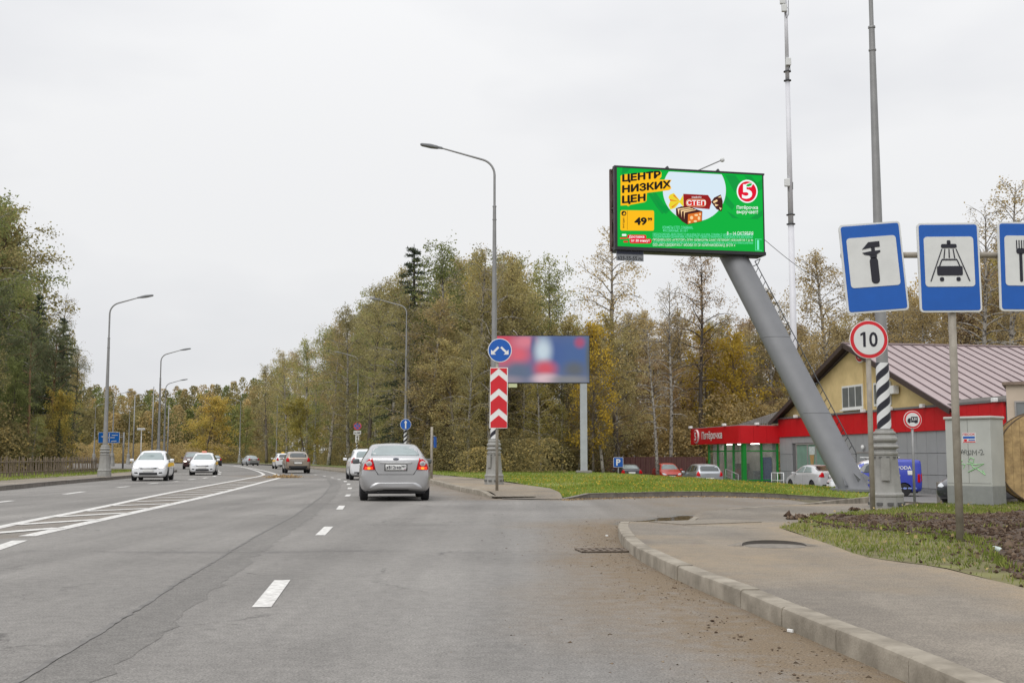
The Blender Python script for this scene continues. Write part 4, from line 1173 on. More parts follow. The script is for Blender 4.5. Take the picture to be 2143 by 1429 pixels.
for px, py, Y, hb, lab in ((218, 996, 63, 8.75, 'nearest left lamp post in front of the picket fence'), (330, 986, 92, 8.55, 'lamp post just behind the nearest white taxi'), (342, 981, 126, 8.4, 'second lamp post behind the nearest white taxi'), (234, 976, 158, 8.9, 'far lamp post beside the blue direction sign'), (196, 972, 190, 8.9, 'faint lamp post left of the blue direction sign'), (268, 972, 200, 9.0, 'faint lamp post right of the blue direction sign')):
    q = at(px, py, Y)
    lamp(q.x, Y, 0.13, lab, hp=hb - 1.3, hb=hb, arm=1.45, rz=math.pi + 0.05, band=False)
for px, Y, hh, lab in ((317, 150, 10.2, 'plain steel mast behind the white taxi'), (278, 165, 10.0, 'thin plain mast right of the blue direction sign'), (350, 175, 9.0, 'thin plain mast right of the white taxi roof')):
    q = at(px, 970, Y)
    o = tag(empty('steel_mast', (q.x, Y, 0)), lab, 'mast')
    MB().tube([(0, 0, -0.1), (0, 0, hh)], [0.11, 0.06], 8).build('pole', M_GALV, o, smooth=True)
    MB().lathe([(0.2, -0.1), (0.18, 0.5), (0.12, 0.55)], 10).build('base', M_IRON, o)
q = at(294, 970, 120)
o = tag(empty('camera_mast', (q.x, 120, 0)), 'short white mast with two traffic cameras near the left taxi', 'mast')
MB().tube([(0, 0, -0.1), (0, 0, 4.0)], [0.07, 0.05], 8).build('pole', M_SGREY, o, smooth=True)
for dx in (-0.22, 0.2): MB().box((dx, -0.1, 4.05), (0.3, 0.4, 0.22)).build('camera_box', M_WHT, o, bevel=0.03)

# ---------------------------------------------------------------- signs
def post_sign(name, label, loc, h, r=0.045, m=None, rz=0.0, cat='sign', group=None):
    o = tag(empty(name, loc, rz), label, cat, group)
    MB().tube([(0, 0, -0.25), (0, 0, h)], r, 12).build('post', m or M_POLEW, o, smooth=True)
    return o
def disc(parent, z, R, y=0.06, label=None):
    b = MB(); flat(b, ell(0, z, R, R, 40), y + 0.018, 0.02)
    pl = b.build('sign_plate', M_WHT, parent, fix=True)
    if label: pl['label'] = label
    return pl, y + 0.018
# three service signs on one T-post
P0 = G(2010, 1135, 0.12)
sv = post_sign('service_sign', 'three blue service signs on one post: wrench, car wash and fork', (P0.x, P0.y, 0.10), 3.55, 0.046)
kY = P0.y
def loc2(px, py): 
    q = at(px, py, kY - 0.1); return (q.x - P0.x, q.z - 0.10)
cb0, cb1 = loc2(1895, 531), loc2(2180, 530)
MB().tube([(cb0[0] - 0.75, 0, cb0[1]), (cb1[0] + 0.35, 0, cb0[1])], 0.037, 12).build('crossbar', M_POLEW, sv, smooth=True)
for k, (px, py, rot, lean, kind, lb) in enumerate(((1830, 559, RAD(4.3), 0.0, 'wrench', 'car repair sign with a black wrench'), (1988.5, 559, RAD(0.5), 0, 'wash', 'car wash sign with a shower over a car'), (2157, 557, RAD(-0.5), 0, 'food', 'food sign with a black fork and knife'))):
    cx, cz = loc2(px, py)
    c_, s_ = math.cos(rot), math.sin(rot)
    T = lambda p, cx=cx, cz=cz, c_=c_, s_=s_: (cx + p[0] * c_ - p[1] * s_, cz + p[0] * s_ + p[1] * c_)
    W, Hh = 0.374, 0.545
    b = MB(); flat(b, rrect(-W, -Hh, W, Hh, 0.045), 0.075, 0.025, T); pl = b.build('sign_plate', M_SGREY, sv); pl['label'] = lb
    b = MB(); flat(b, rrect(-W + 0.022, -Hh + 0.022, W - 0.022, Hh - 0.022, 0.03), 0.080, 0.006, T); b.build('blue_field', M_BLUE, pl)
    b = MB(); flat(b, rrect(-0.30, -0.235, 0.30, 0.375, 0.04), 0.085, 0.006, T); b.build('white_field', M_SGREY, pl)
    g = MB(); D = 0.0895
    if kind == 'wrench':
        g_ = lambda P: flat(g, P, D, 0.004, T)
        g_([(-0.125, 0.225), (-0.04, 0.31), (0.095, 0.315), (0.095, 0.245), (0.035, 0.243), (-0.01, 0.24), (-0.10, 0.228)])
        g_([(-0.012, 0.245), (0.032, 0.245), (0.032, 0.20), (-0.012, 0.20)])
        g_([(-0.125, 0.185), (-0.012, 0.20), (0.032, 0.20), (0.095, 0.205), (0.095, 0.182), (0.05, 0.155), (-0.035, 0.145), (-0.10, 0.16)])
        g_([(-0.035, 0.15), (0.05, 0.155), (0.045, 0.11), (-0.03, 0.11)])
        g_(rrect(-0.045, -0.20, 0.055, 0.12, 0.045))
    elif kind == 'wash':
        g_ = lambda P: flat(g, P, D, 0.004, T)
        g_(rrect(-0.022, 0.28, 0.022, 0.33, 0.012)); g_(rrect(-0.095, 0.235, 0.095, 0.285, 0.02))
        for x0, z0, x1, z1 in ((-0.085, 0.225, -0.235, -0.17), (0.085, 0.225, 0.235, -0.17), (-0.05, 0.225, -0.065, 0.11), (0.0, 0.225, 0.0, 0.115), (0.05, 0.225, 0.065, 0.11)):
            g_([(x0 - 0.006, z0), (x0 + 0.006, z0), (x1 + 0.007, z1), (x1 - 0.007, z1)])
        g_(rrect(-0.155, -0.10, 0.155, 0.015, 0.02))
        for P in ([(-0.13, 0.015), (-0.115, 0.015), (-0.085, 0.09), (-0.10, 0.09)], [(0.13, 0.015), (0.115, 0.015), (0.085, 0.09), (0.10, 0.09)], [(-0.10, 0.085), (0.10, 0.085), (0.09, 0.103), (-0.09, 0.103)]): g_(P)
        for sx in (-0.1, 0.1): g_(rrect(sx - 0.025, -0.17, sx + 0.025, -0.12, 0.018))
    else:
        g_ = lambda P: flat(g, P, D, 0.004, T)
        for x0 in (-0.155, -0.125, -0.095, -0.065): g_([(x0 - 0.006, 0.32), (x0 + 0.006, 0.32), (x0 + 0.006, 0.21), (x0 - 0.006, 0.21)])
        g_(rrect(-0.162, 0.15, -0.058, 0.22, 0.03)); g_(rrect(-0.128, -0.19, -0.092, 0.16, 0.015))
        g_(rrect(0.09, -0.19, 0.126, 0.08, 0.015)); g_([(0.09, 0.06), (0.126, 0.06), (0.15, 0.18), (0.13, 0.32), (0.09, 0.32)])
    g.build('pictogram', M_BLK, pl, fix=True)
# round 10 sign
P1 = G(1827, 1073, 0.09); P1 = Vector((at(1827, 1073, 22.6).x, 22.6, 0.08))
s10 = post_sign('speed_limit_sign', 'round white speed limit 10 sign with red rim on its own post', (P1.x, P1.y, 0.07), 3.75, 0.05)
cz = at(1812, 710, 22.5).z - 0.07; 
pl, d0 = disc(s10, cz, 0.372, 0.05)
b = MB(); flat(b, ell(0, cz, 0.36, 0.36, 40), d0 + 0.005, 0.006); b.build('red_ring', M_RED, pl)
b = MB(); flat(b, ell(0, cz, 0.295, 0.295, 40), d0 + 0.010, 0.006); b.build('white_field', M_SGREY, pl)
b = MB(); flat_txt(b, '0', 0.085, cz, 0.165, 0.29, d0 + 0.0135, 0.02); flat(b, [(-0.115, cz - 0.145), (-0.065, cz - 0.145), (-0.065, cz + 0.145), (-0.105, cz + 0.145), (-0.165, cz + 0.11), (-0.165, cz + 0.065), (-0.115, cz + 0.09)], d0 + 0.0135, 0.002); b.build('lettering', M_BLK, pl, fix=False)
# round sign for lorries over 3.5 t
YS = 40.0; q = at(1914, 1040, YS)
s35 = post_sign('lorry_ban_sign', 'round no-lorries 3.5 tonne sign in front of the red wall band', (q.x, YS, q.z - 0.05), at(1911, 862, YS).z - q.z + 0.05, 0.045, M_GALV)
cz = at(1911, 878, YS).z - q.z + 0.05
pl, d0 = disc(s35, cz, 0.305, 0.05)
b = MB(); flat(b, ell(0, cz, 0.29, 0.29, 36), d0 + 0.006, 0.006); b.build('red_ring', M_RED, pl)
b = MB(); flat(b, ell(0, cz, 0.235, 0.235, 36), d0 + 0.012, 0.006); b.build('white_field', M_SGREY, pl)
b = MB()
for P in ([(-0.06, -0.075), (0.17, -0.075), (0.17, 0.10), (-0.06, 0.10)], [(-0.18, -0.075), (-0.075, -0.075), (-0.075, 0.05), (-0.14, 0.05), (-0.18, -0.01)], [(-0.18, -0.09), (0.17, -0.09), (0.17, -0.075), (-0.18, -0.075)]): flat(b, [(x, z + cz) for x, z in P], d0 + 0.017, 0.005)
for wx in (-0.12, 0.08, 0.13): flat(b, ell(wx, cz - 0.095, 0.025, 0.025, 14), d0 + 0.021, 0.004)
b.build('pictogram', M_BLK, pl)
b = MB(); flat_txt(b, '3,5т', 0.055, cz + 0.015, 0.18, 0.10, d0 + 0.023, 0.02); b.build('lettering', M_WHT, pl, fix=False)
# chevron sign with the double arrow
P2 = Vector((at(1040, 1024, 35.6).x, 35.6, 0.12))
chv = post_sign('chevron_sign', 'red and white vertical chevron board under a blue double-arrow disc', (P2.x, P2.y, 0.10), 4.35, 0.045)
def l2(px, py): q = at(px, py, P2.y - 0.07); return q.x - P2.x, q.z - 0.10
cx, cz = l2(1046, 733); R_ = 0.365
b = MB(); flat(b, ell(cx, cz, R_, R_, 40), 0.075, 0.02); pl = b.build('sign_plate', M_WHT, chv); pl['label'] = 'blue round sign with two white arrows'
b = MB(); flat(b, ell(cx, cz, R_ - 0.022, R_ - 0.022, 40), 0.080, 0.006); b.build('blue_field', M_BLUE, pl)
b = MB()
for sx in (-1, 1):
    e = lambda P: flat(b, [(cx + sx * x, cz + z) for x, z in (P if sx > 0 else P[::-1])], 0.0845, 0.004)
    e([(0.015, 0.075), (0.06, 0.12), (0.215, -0.035), (0.17, -0.08)])
    e([(0.27, -0.13), (0.265, 0.02), (0.115, -0.13)])
b.build('pictogram', M_WHT, pl)
x0, z1 = l2(1026, 769); x1, z0 = l2(1063, 896)
x0b, _ = l2(1023.5, 896)
b = MB(); flat(b, [(x0 - 0.02, z0), (x1 - 0.02, z0), (x1, z1), (x0, z1)], 0.075, 0.02); pl = b.build('sign_plate', M_WHT, chv); pl['label'] = 'tall red board with three white chevrons'
xm, wd = (x0 + x1) / 2 - 0.01, (x1 - x0) / 2 - 0.02
hh = z1 - z0
def chz(f): return z1 - f * hh
for fa, fb, la, lb2 in ((0.012, 0.012, 0.045, 0.10),):
    pass
bands = [(-0.2, 0.115, 0.012, 0.02), (0.235, 0.43, 0, 0), (0.565, 0.765, 0, 0), (0.895, 1.2, 0, 0)]
def clipz(P):
    out = []
    lo, hi = chz(0.99), chz(0.01)
    for i in range(len(P)):
        a, c = P[i], P[(i + 1) % len(P)]
        out.append((a[0], min(max(a[1], lo), hi)))
    return out
rise = 0.115
# red pieces between the white chevrons (upper edge fa, lower edge fb, both peaked by `rise`)
for fa, fb in ((None, 0.02), (0.125 , 0.345), (0.455, 0.675), (0.785, None)):
    b = MB()
    if fa is None:   # two corner triangles at the top
        for sx in (-1, 1):
            P = [(xm, chz(0.012)), (xm + sx * wd, chz(0.012)), (xm + sx * wd, chz(0.012 + rise))]
            flat(b, P if sx < 0 else P[::-1], 0.081, 0.006)
    elif fb is None:
        flat(b, [(xm - wd, chz(fa + rise)), (xm, chz(fa)), (xm + wd, chz(fa + rise)), (xm + wd, chz(0.99)), (xm - wd, chz(0.99))], 0.081, 0.006)
    else:
        flat(b, [(xm - wd, chz(fa + rise)), (xm, chz(fa)), (xm + wd, chz(fa + rise)), (xm + wd, chz(fb + rise)), (xm, chz(fb)), (xm - wd, chz(fb + rise))], 0.081, 0.006)
    b.build('red_field', M_RED, pl)
# signs clamped to the lamp posts
def clamp_sign(name, label, px, py, Y, cat='sign'):
    q = at(px, py, Y); return tag(empty(name, q), label, cat), q
o, q = clamp_sign('straight_ahead_sign', 'round blue straight-ahead arrow sign on the lamp post above the silver car', 849, 888, 86.7)
MB().tube([(-0.02, 0.3, 0.1), (-0.02, 0.0, 0.1)], 0.03, 6).build('bracket', M_GALV, o)
pl, d0 = disc(o, 0, 0.41, 0.0)
b = MB(); flat(b, ell(0, 0, 0.385, 0.385, 32), d0 + 0.012, 0.012); b.build('blue_field', M_BLUE, pl)
b = MB(); flat(b, [(-0.05, -0.3), (0.05, -0.3), (0.05, 0.12), (-0.05, 0.12)], d0 + 0.022, 0.01); flat(b, [(-0.12, 0.12), (0.12, 0.12), (0, 0.32)], d0 + 0.022, 0.01); b.build('pictogram', M_WHT, pl)
o, q = clamp_sign('no_stopping_sign', 'round blue no-stopping sign with red cross and two white plates on a lamp post', 748, 891, 130.6)
pl, d0 = disc(o, 0, 0.45, 0.0)
b = MB(); flat(b, ell(0, 0, 0.45, 0.45, 32), d0 + 0.015, 0.012); b.build('red_ring', mat('sign_red_faded', S(226, 84, 92), 0.5, var=0), pl)
b = MB()
for k in range(4):
    a0 = k * 90 - 36
    flat(b, [(0.04 * math.cos(RAD(k * 90)), 0.04 * math.sin(RAD(k * 90)))] + ell(0, 0, 0.34, 0.34, 8, a0, a0 + 72), d0 + 0.028, 0.012)
b.build('blue_field', mat('sign_blue_light', S(66, 112, 196), 0.5, var=0), pl)
for z, w, h in ((-0.74, 0.42, 0.21), (-1.42, 0.22, 0.42)):
    b = MB(); flat(b, rrect(-w, z - h, w, z + h, 0.04), 0.02, 0.02); pp = b.build('white_plate', M_WHT, o)
    b = MB()
    if w > h:
        flat(b, [(-0.36, z - 0.03), (-0.1, z - 0.06), (-0.1, z), (-0.36, z + 0.03)], 0.035, 0.01); flat(b, rrect(-0.02, z - 0.06, 0.34, z + 0.05, 0.04), 0.035, 0.01)
    else:
        flat(b, [(-0.035, z - 0.22), (0.035, z - 0.22), (0.035, z + 0.22), (-0.035, z + 0.22)], 0.035, 0.01)
        flat(b, [(-0.11, z + 0.18), (0.11, z + 0.18), (0, z + 0.34)], 0.035, 0.01); flat(b, [(-0.11, z - 0.18), (0, z - 0.34), (0.11, z - 0.18)], 0.035, 0.01)
    b.build('pictogram', M_BLK, pp)
# sign seen edge-on beside the silver car
q = G(903, 1001, 0.14)
eo = post_sign('edge_on_sign', 'post with a blue sign seen almost edge-on right of the silver car', (q.x, q.y, 0.12), at(902, 893, q.y).z - 0.12, 0.06, M_POLEW)
zc = at(908, 925, q.y).z - 0.12
MB().box((0.16, 0.05, zc), (0.26, 0.03, 0.52), rz=1.2).build('sign_plate', M_BLUE, eo)
MB().box((0.11, -0.02, zc + 0.3), (0.1, 0.1, 0.05)).build('bracket', M_GALV, eo)
# parking sign
YP = 83.0; q = at(1294, 990, YP); zt = at(1294, 967, YP).z
pk = post_sign('parking_sign', 'square blue parking sign with a white P behind the lawn', (q.x, YP, -0.8), zt + 0.8 + 0.3, 0.05, M_GALV)
b = MB(); flat(b, rrect(-0.35, zt + 0.8 - 0.35, 0.35, zt + 0.8 + 0.35, 0.05), 0.08, 0.02); pl = b.build('sign_plate', M_WHT, pk)
b = MB(); flat(b, rrect(-0.325, zt + 0.8 - 0.325, 0.325, zt + 0.8 + 0.325, 0.04), 0.09, 0.01); b.build('blue_field', M_BLUE, pl)
b = MB(); flat_txt(b, 'P', 0, zt + 0.8, 0.30, 0.46, 0.10, 0.03); b.build('lettering', M_WHT, pl, fix=False)
# far blue direction sign
YD = 118.0; q = at(257, 975, YD); a_, b_ = at(206, 927, YD), at(252, 904, YD)
ds = tag(empty('direction_sign', (q.x, YD, 0)), 'wide blue direction sign with white arrows far left', 'sign')
MB().tube([(0, 0, -0.1), (0, 0, b_.z)], 0.1, 8).build('post', M_GALV, ds, smooth=True)
MB().tube([(0, 0, b_.z - 0.5), (a_.x - q.x + 0.3, 0, b_.z - 0.5)], 0.06, 6).build('arm', M_GALV, ds)
xa, xb, za, zb = a_.x - q.x, b_.x - q.x, a_.z, b_.z
b = MB(); flat(b, rrect(xa, za, xb, zb, 0.06), 0.15, 0.04); pl = b.build('sign_plate', M_WHT, ds)
b = MB(); flat(b, rrect(xa + 0.05, za + 0.05, xb - 0.05, zb - 0.05, 0.05), 0.17, 0.02); b.build('blue_field', mat('sign_blue_bright', S(20, 112, 205), 0.4, var=0.05), pl)
xm_, zm_ = (xa + xb) / 2 + 0.05, (za + zb) / 2
b = MB()
for P in ([(xm_ - 0.04, za + 0.12), (xm_ + 0.04, za + 0.12), (xm_ + 0.04, zb - 0.12), (xm_ - 0.04, zb - 0.12)], [(xa + 0.5, zm_ - 0.04), (xb - 0.5, zm_ - 0.04), (xb - 0.5, zm_ + 0.04), (xa + 0.5, zm_ + 0.04)], [(xa + 0.25, zm_ + 0.1), (xa + 0.7, zm_ - 0.05), (xa + 0.7, zm_ + 0.25)], [(xb - 0.8, zm_ + 0.2), (xb - 0.2, zm_ + 0.2), (xb - 0.2, zm_ + 0.28), (xb - 0.8, zm_ + 0.28)], [(xm_ + 0.2, za + 0.14), (xb - 0.3, za + 0.18), (xb - 0.3, za + 0.26), (xm_ + 0.2, za + 0.22)]): flat(b, P, 0.18, 0.01)
b.build('pictogram', M_WHT, pl)

# ---------------------------------------------------------------- the big LED screen on the leaning pillar
def led(name, c):
    m = bpy.data.materials.new(name); m.use_nodes = True
    n = m.node_tree; b = n.nodes['Principled BSDF']
    b.inputs['Base Color'].default_value = (0.01, 0.01, 0.01, 1); b.inputs['Roughness'].default_value = 0.6; b.inputs['Specular IOR Level'].default_value = 0.0
    b.inputs['Emission Color'].default_value = (*c, 1); b.inputs['Emission Strength'].default_value = 1.0
    return m
E_G, E_GD, E_Y, E_K, E_W, E_R, E_SKY = led('led_green', S(2, 178, 62)), led('led_dark_green', S(4, 154, 62)), led('led_yellow', S(253, 190, 22)), led('led_black', S(30, 26, 22)), led('led_white', S(244, 250, 250)), led('led_red', S(226, 10, 48)), led('led_pale_blue', S(216, 233, 245))
E_CY, E_BR, E_BD, E_OR, E_CR, E_YL = led('led_cyan', S(120, 240, 200)), led('led_maroon', S(150, 24, 26)), led('led_brown', S(72, 30, 26)), led('led_orange', S(228, 120, 40)), led('led_cream', S(250, 214, 160)), led('led_lemon', S(236, 214, 50))
YB = 43.6
tl, bl = at(1289.5, 352, YB - 0.62), at(1292.5, 517, YB - 0.62)
tr, br = at(1595, 366.5, YB + 0.62), at(1597.5, 526.5, YB + 0.62)
cen = (tl + bl + tr + br) / 4
xdir = Vector((tr.x + br.x - tl.x - bl.x, tr.y + br.y - tl.y - bl.y, 0)); BW = xdir.length / 2; xdir.normalize()
BH = ((tl.z - bl.z) + (tr.z - br.z)) / 2
base = at(1787, 1024, 40.5)
rzB = math.atan2(xdir.y, xdir.x)
scr = tag(empty('led_billboard', (base.x, base.y, -0.2), 0), 'big lit green advertising screen on a thick leaning grey pillar', 'billboard')
M_PIL = mat('pillar_grey_paint', (0.17, 0.173, 0.182), 0.5, 0.0, var=0.07, vs_=1.5, bump=0.15, bs=30)
topc = at(1533, 534, YB + 1.1)
lb = lambda p: Vector(p) - Vector((base.x, base.y, -0.2))
foot = base + (base - topc).normalized() * 1.0
pc = MB(); NP = 44
rings = [foot, base, base.lerp(topc, 0.33), base.lerp(topc, 0.66), topc]
cosl = (topc - base).normalized().z
pc.add([lb(q) + Vector((math.cos(2 * math.pi * j / NP) * 0.47 / cosl, math.sin(2 * math.pi * j / NP) * 0.47, 0)) for q in rings for j in range(NP)],
       [(i * NP + j, i * NP + (j + 1) % NP, (i + 1) * NP + (j + 1) % NP, (i + 1) * NP + j) for i in range(4) for j in range(NP)] + [tuple(range(NP))[::-1], tuple(4 * NP + j for j in range(NP))])
pc.build('pillar', M_PIL, scr, auto=50)
for t_ in (0.30, 0.62):
    q = lb(base.lerp(topc, t_)); w_ = MB()
    w_.tube([q + Vector((math.cos(2 * math.pi * j / 36) * 0.473 / cosl, math.sin(2 * math.pi * j / 36) * 0.473, 0)) for j in range(37)], 0.010, 5, caps=False); w_.build('weld_seam', M_PIL, scr, smooth=True)
w_ = MB(); w_.lathe([(0.80, -0.06), (0.80, 0.03), (0.60, 0.035)], 32, c=lb(base)); w_.build('base_flange', M_PIL, scr)
ax = (topc - base).normalized()
ladd = []
side = Vector((1, 0.1, 0)); side = (side - ax * side.dot(ax)).normalized()
fw = ax.cross(side).normalized()
for t in (0.02,):
    for k in range(8):
        g_ = MB()
        an = k * math.pi / 4
        dr = side * math.cos(an) + fw * math.sin(an)
        c0 = base + ax * 0.05
        g_.add([lb(c0 + dr * 0.49), lb(c0 + dr * 0.72), lb(c0 + dr * 0.49 + ax * 0.38)] + [lb(p_) + Vector(ax.cross(dr)) * 0.025 for p_ in (c0 + dr * 0.49, c0 + dr * 0.72, c0 + dr * 0.49 + ax * 0.38)], [(0, 1, 2), (3, 5, 4), (0, 3, 4, 1), (1, 4, 5, 2), (2, 5, 3, 0)])
        g_.build('base_gusset', M_PIL, scr)
# ladder up the back of the pillar
lm_ = MB(); off = side * 0.64
for sgn in (-0.17, 0.17):
    lm_.tube([lb(base + off + ax * 1.2 + fw * sgn), lb(topc + off - ax * 0.6 + fw * sgn)], 0.02, 6)
lad = lm_.build('ladder', M_DARKM, scr)
Lp = (topc - base).length
s = 1.5
while s < Lp - 0.8:
    MB().tube([lb(base + off + ax * s - fw * 0.17), lb(base + off + ax * s + fw * 0.17)], 0.013, 5).build('rung', M_DARKM, lad); s += 0.33
for s in (2.0, 4.2, 6.4, 8.4):
    if s < Lp - 0.5: MB().tube([lb(base + side * 0.48 + ax * s), lb(base + off * 1.02 + ax * s)], 0.022, 5).build('ladder_bracket', M_DARKM, lad)
hoop = lb(topc + off * 1.0 - ax * 0.6)
MB().tube([hoop - fw * 0.17, hoop - fw * 0.17 + side * 0.25 + ax * 0.05, hoop + fw * 0.17 + side * 0.25 + ax * 0.05, hoop + fw * 0.17], 0.018, 5).build('ladder_hoop', M_DARKM, lad)
# head frame, in the screen's own frame: x along the face, y into the cabinet, z up
def BF(x, y, z):   # local face coords -> thing coords
    w = Vector((cen.x, cen.y, cen.z)) + xdir * x + Vector((-xdir.y, xdir.x, 0)) * y + Vector((0, 0, z))
    return lb(w)
def bbox(mb, a, b_):
    P = [BF(x, y, z) for z in (a[2], b_[2]) for y in (a[1], b_[1]) for x in (a[0], b_[0])]
    return mb.add(P, [(0, 2, 3, 1), (4, 5, 7, 6), (0, 1, 5, 4), (2, 6, 7, 3), (0, 4, 6, 2), (1, 3, 7, 5)])
hx, hz = BW / 2, BH / 2
cab = MB(); bbox(cab, (-hx - 0.02, 0.0, -hz - 0.02), (hx + 0.02, 0.16, hz + 0.02)); cab = cab.build('cabinet', M_DARKM, scr)
fr = MB()
for a, b_ in (((-hx - 0.1, -0.05, hz + 0.0), (hx + 0.08, 0.2, hz + 0.07)), ((-hx - 0.1, -0.05, -hz - 0.13), (hx + 0.08, 0.25, -hz - 0.0)), ((-hx - 0.1, -0.052, -hz), (-hx, 0.12, hz)), ((hx, -0.052, -hz), (hx + 0.04, 0.12, hz))): bbox(fr, a, b_)
fr.build('screen_frame', mat('screen_frame_black', (0.02, 0.02, 0.024), 0.5, var=0.1), scr)
# second face behind, and the open truss between them
DP = 0.50
bk = MB(); bbox(bk, (-hx - 0.1, DP, -hz - 0.1), (hx + 0.05, DP + 0.12, hz + 0.06)); bk.build('rear_panel', mat('rear_panel_brown', (0.085, 0.04, 0.03), 0.7, var=0.2), scr)
def bt(mb, p, q, r=0.035): return mb.tube([BF(*p), BF(*q)], r, 5)
for x in (-hx - 0.06, -hx * 0.33, hx * 0.33, hx):
    t_ = MB()
    n_ = 4
    for k in range(n_):
        z0, z1 = -hz + 2 * hz * k / n_, -hz + 2 * hz * (k + 1) / n_
        bt(t_, (x, 0.12, z0), (x, DP, z1) if k % 2 else (x, DP, z0)); bt(t_, (x, DP if k % 2 == 0 else 0.12, z0), (x, 0.12 if k % 2 == 0 else DP, z1))
    bt(t_, (x, 0.14, -hz), (x, 0.14, hz), 0.05); bt(t_, (x, DP, -hz), (x, DP, hz), 0.05); bt(t_, (x, 0.12, hz), (x, DP, hz))
    t_.build('side_truss', mat('truss_brown', (0.10, 0.065, 0.055), 0.6, 0.2, var=0.2), scr)
fl = MB(); bbox(fl, (-hx, 0.1, -hz - 0.16), (hx, DP + 0.1, -hz - 0.1)); fl.build('walkway', M_DARKM, scr)
MB().tube([lb(topc + Vector((-0.55, 0, 0.32))), lb(topc + Vector((0.55, 0, 0.32)))], 0.16, 4).build('support_beam', M_DARKM, scr)
for x in (-1.05, 1.0):
    t_ = MB(); bt(t_, (x, 0.1, hz), (x + 0.25, 0.3, hz + 0.22)); bt(t_, (x + 0.25, 0.3, hz + 0.22), (x + 0.28, 0.1, hz)); t_.build('top_bracket', M_DARKM, scr)
t_ = MB(); bt(t_, (0.1, 0.5, hz), (1.6, 0.7, hz + 0.72), 0.025); arm_ = t_.build('spotlight_arm', M_GALV, scr)
MB().lathe([(0.02, -0.09), (0.08, -0.06), (0.09, 0.02), (0.05, 0.08), (0.01, 0.09)], 10, c=BF(1.6, 0.7, hz + 0.72)).build('spotlight', M_SGREY, arm_)
# phone plate below
pp = MB(); bbox(pp, (-hx - 0.02, 0.05, -hz - 0.52), (-hx + 1.04, 0.07, -hz - 0.14)); pp = pp.build('phone_plate', mat('plate_slate', (0.22, 0.23, 0.25), 0.6, var=0.1), scr)
def face_add(mb, q, f, d):
    return mb.add([BF(x, -d, z) for x, z in q], f)
b = MB(); q_, f_ = txt('623-55-55.ru', 0.96, 0.15, 0.02); face_add(b, [(x - hx + 0.51, z - hz - 0.42) for x, z in q_], f_, -0.045); b.build('lettering', mat('ink_black', (0.02, 0.02, 0.025), 0.6, var=0), pp, fix=False)
b = MB(); bbox(b, (-hx + 0.0, 0.04, -hz - 0.27), (-hx + 1.02, 0.046, -hz - 0.15)); b.build('dark_strip', mat('plate_navy', (0.02, 0.025, 0.05), 0.6, var=0), pp)
# the picture on the screen; coordinates are read off the photograph and unwarped to the face
Q4 = [Vector((265, 165)), Vector((1908, 245)), Vector((1920, 1110)), Vector((280, 1055))]
def uv(x, y):
    u, v = 0.5, 0.5
    for _ in range(12):
        a = Q4[0].lerp(Q4[1], u); b_ = Q4[3].lerp(Q4[2], u); c_ = a.lerp(b_, v)
        du = (Q4[1] - Q4[0]).lerp(Q4[2] - Q4[3], v); dv = b_ - a
        r_ = Vector((x, y)) - c_; det = du.x * dv.y - du.y * dv.x
        u += (r_.x * dv.y - r_.y * dv.x) / det; v += (du.x * r_.y - du.y * r_.x) / det
    return (-hx + u * BW, hz - v * BH)
SCREEN = MB(); bbox(SCREEN, (-hx, -0.012, -hz), (hx, 0.0, hz)); SCREEN = SCREEN.build('screen', E_G, scr)
def art(name, polys, m, layer, raw=False):
    b = MB()
    for P in polys:
        Pq = P if raw else [uv(*p_) for p_ in P]
        Pq = [(min(max(x, -hx), hx), min(max(z, -hz), hz)) for x, z in Pq]
        n_ = len(Pq)
        b.add([BF(x, -0.012 - 0.004 * layer, z) for x, z in Pq], [tuple(range(n_))])
    return b.build(name, m, SCREEN, fix=False)
def art_txt(name, items, m, layer):
    b = MB()
    for s_, x0, y0, x1, y1, bold in items:     # text box: left, top, right, bottom in photo-zoom pixels (skewed with the face)
        q_, f_ = txt(s_, 1.0, 1.0, bold)
        P = [(lerp(x0, x1, x + 0.5), lerp(y0, y1, 0.5 - z)) for x, z in q_]
        face_add(b, [uv(*p_) for p_ in P], f_, 0.012 + 0.004 * layer)
    return b.build(name, m, SCREEN, fix=False)
chevs = []
for k in range(5):
    o_ = k * 78
    chevs.append([(430 + o_, 560 + 18), (520 + o_, 470), (780, 640 - 0), (780, 700), (560 + o_ * 0.4, 640)] if k == 0 else [(600 + (k - 1) * 60, 440 + (k - 1) * 8), (640 + (k - 1) * 60, 440 + (k - 1) * 8), (760 + (k - 1) * 45, 600), (860, 560 + k * 10), (880, 610 + k * 8), (770 + (k - 1) * 40, 690), (700 + (k - 1) * 30, 600)])
for _P in chevs[1:3] + [[(1480, 240), (1600, 246), (1660, 330), (1590, 440)], [(1700, 250), (1780, 254), (1850, 330), (1905, 290), (1906, 400), (1850, 430)], [(1490, 470), (1590, 590), (1560, 640), (1480, 560)], [(1500, 650), (1640, 735), (1760, 738), (1905, 640), (1908, 700), (1850, 740), (1560, 728)], [(330, 170), (420, 172), (380, 215), (320, 240)], [(640, 190), (720, 192), (660, 215), (600, 225)]]: art('pattern_stripe', [_P], E_GD, 1)
art('pale_disc', [[(1133 + 356 * math.cos(RAD(a)), max(206 + (1133 + 356 * math.cos(RAD(a)) - 820) * 0.049, 415 + 356 * math.sin(RAD(a)))) for a in range(0, 360, 5)]], E_SKY, 2)
art('headline_backing', [[(308, 262), (330, 246), (748, 206), (762, 225), (760, 268), (735, 300), (815, 300), (875, 302), (850, 345), (872, 398), (850, 420), (600, 452), (596, 540), (575, 558), (420, 588), (395, 605), (375, 592), (312, 598)]], E_Y, 3)
b = MB()
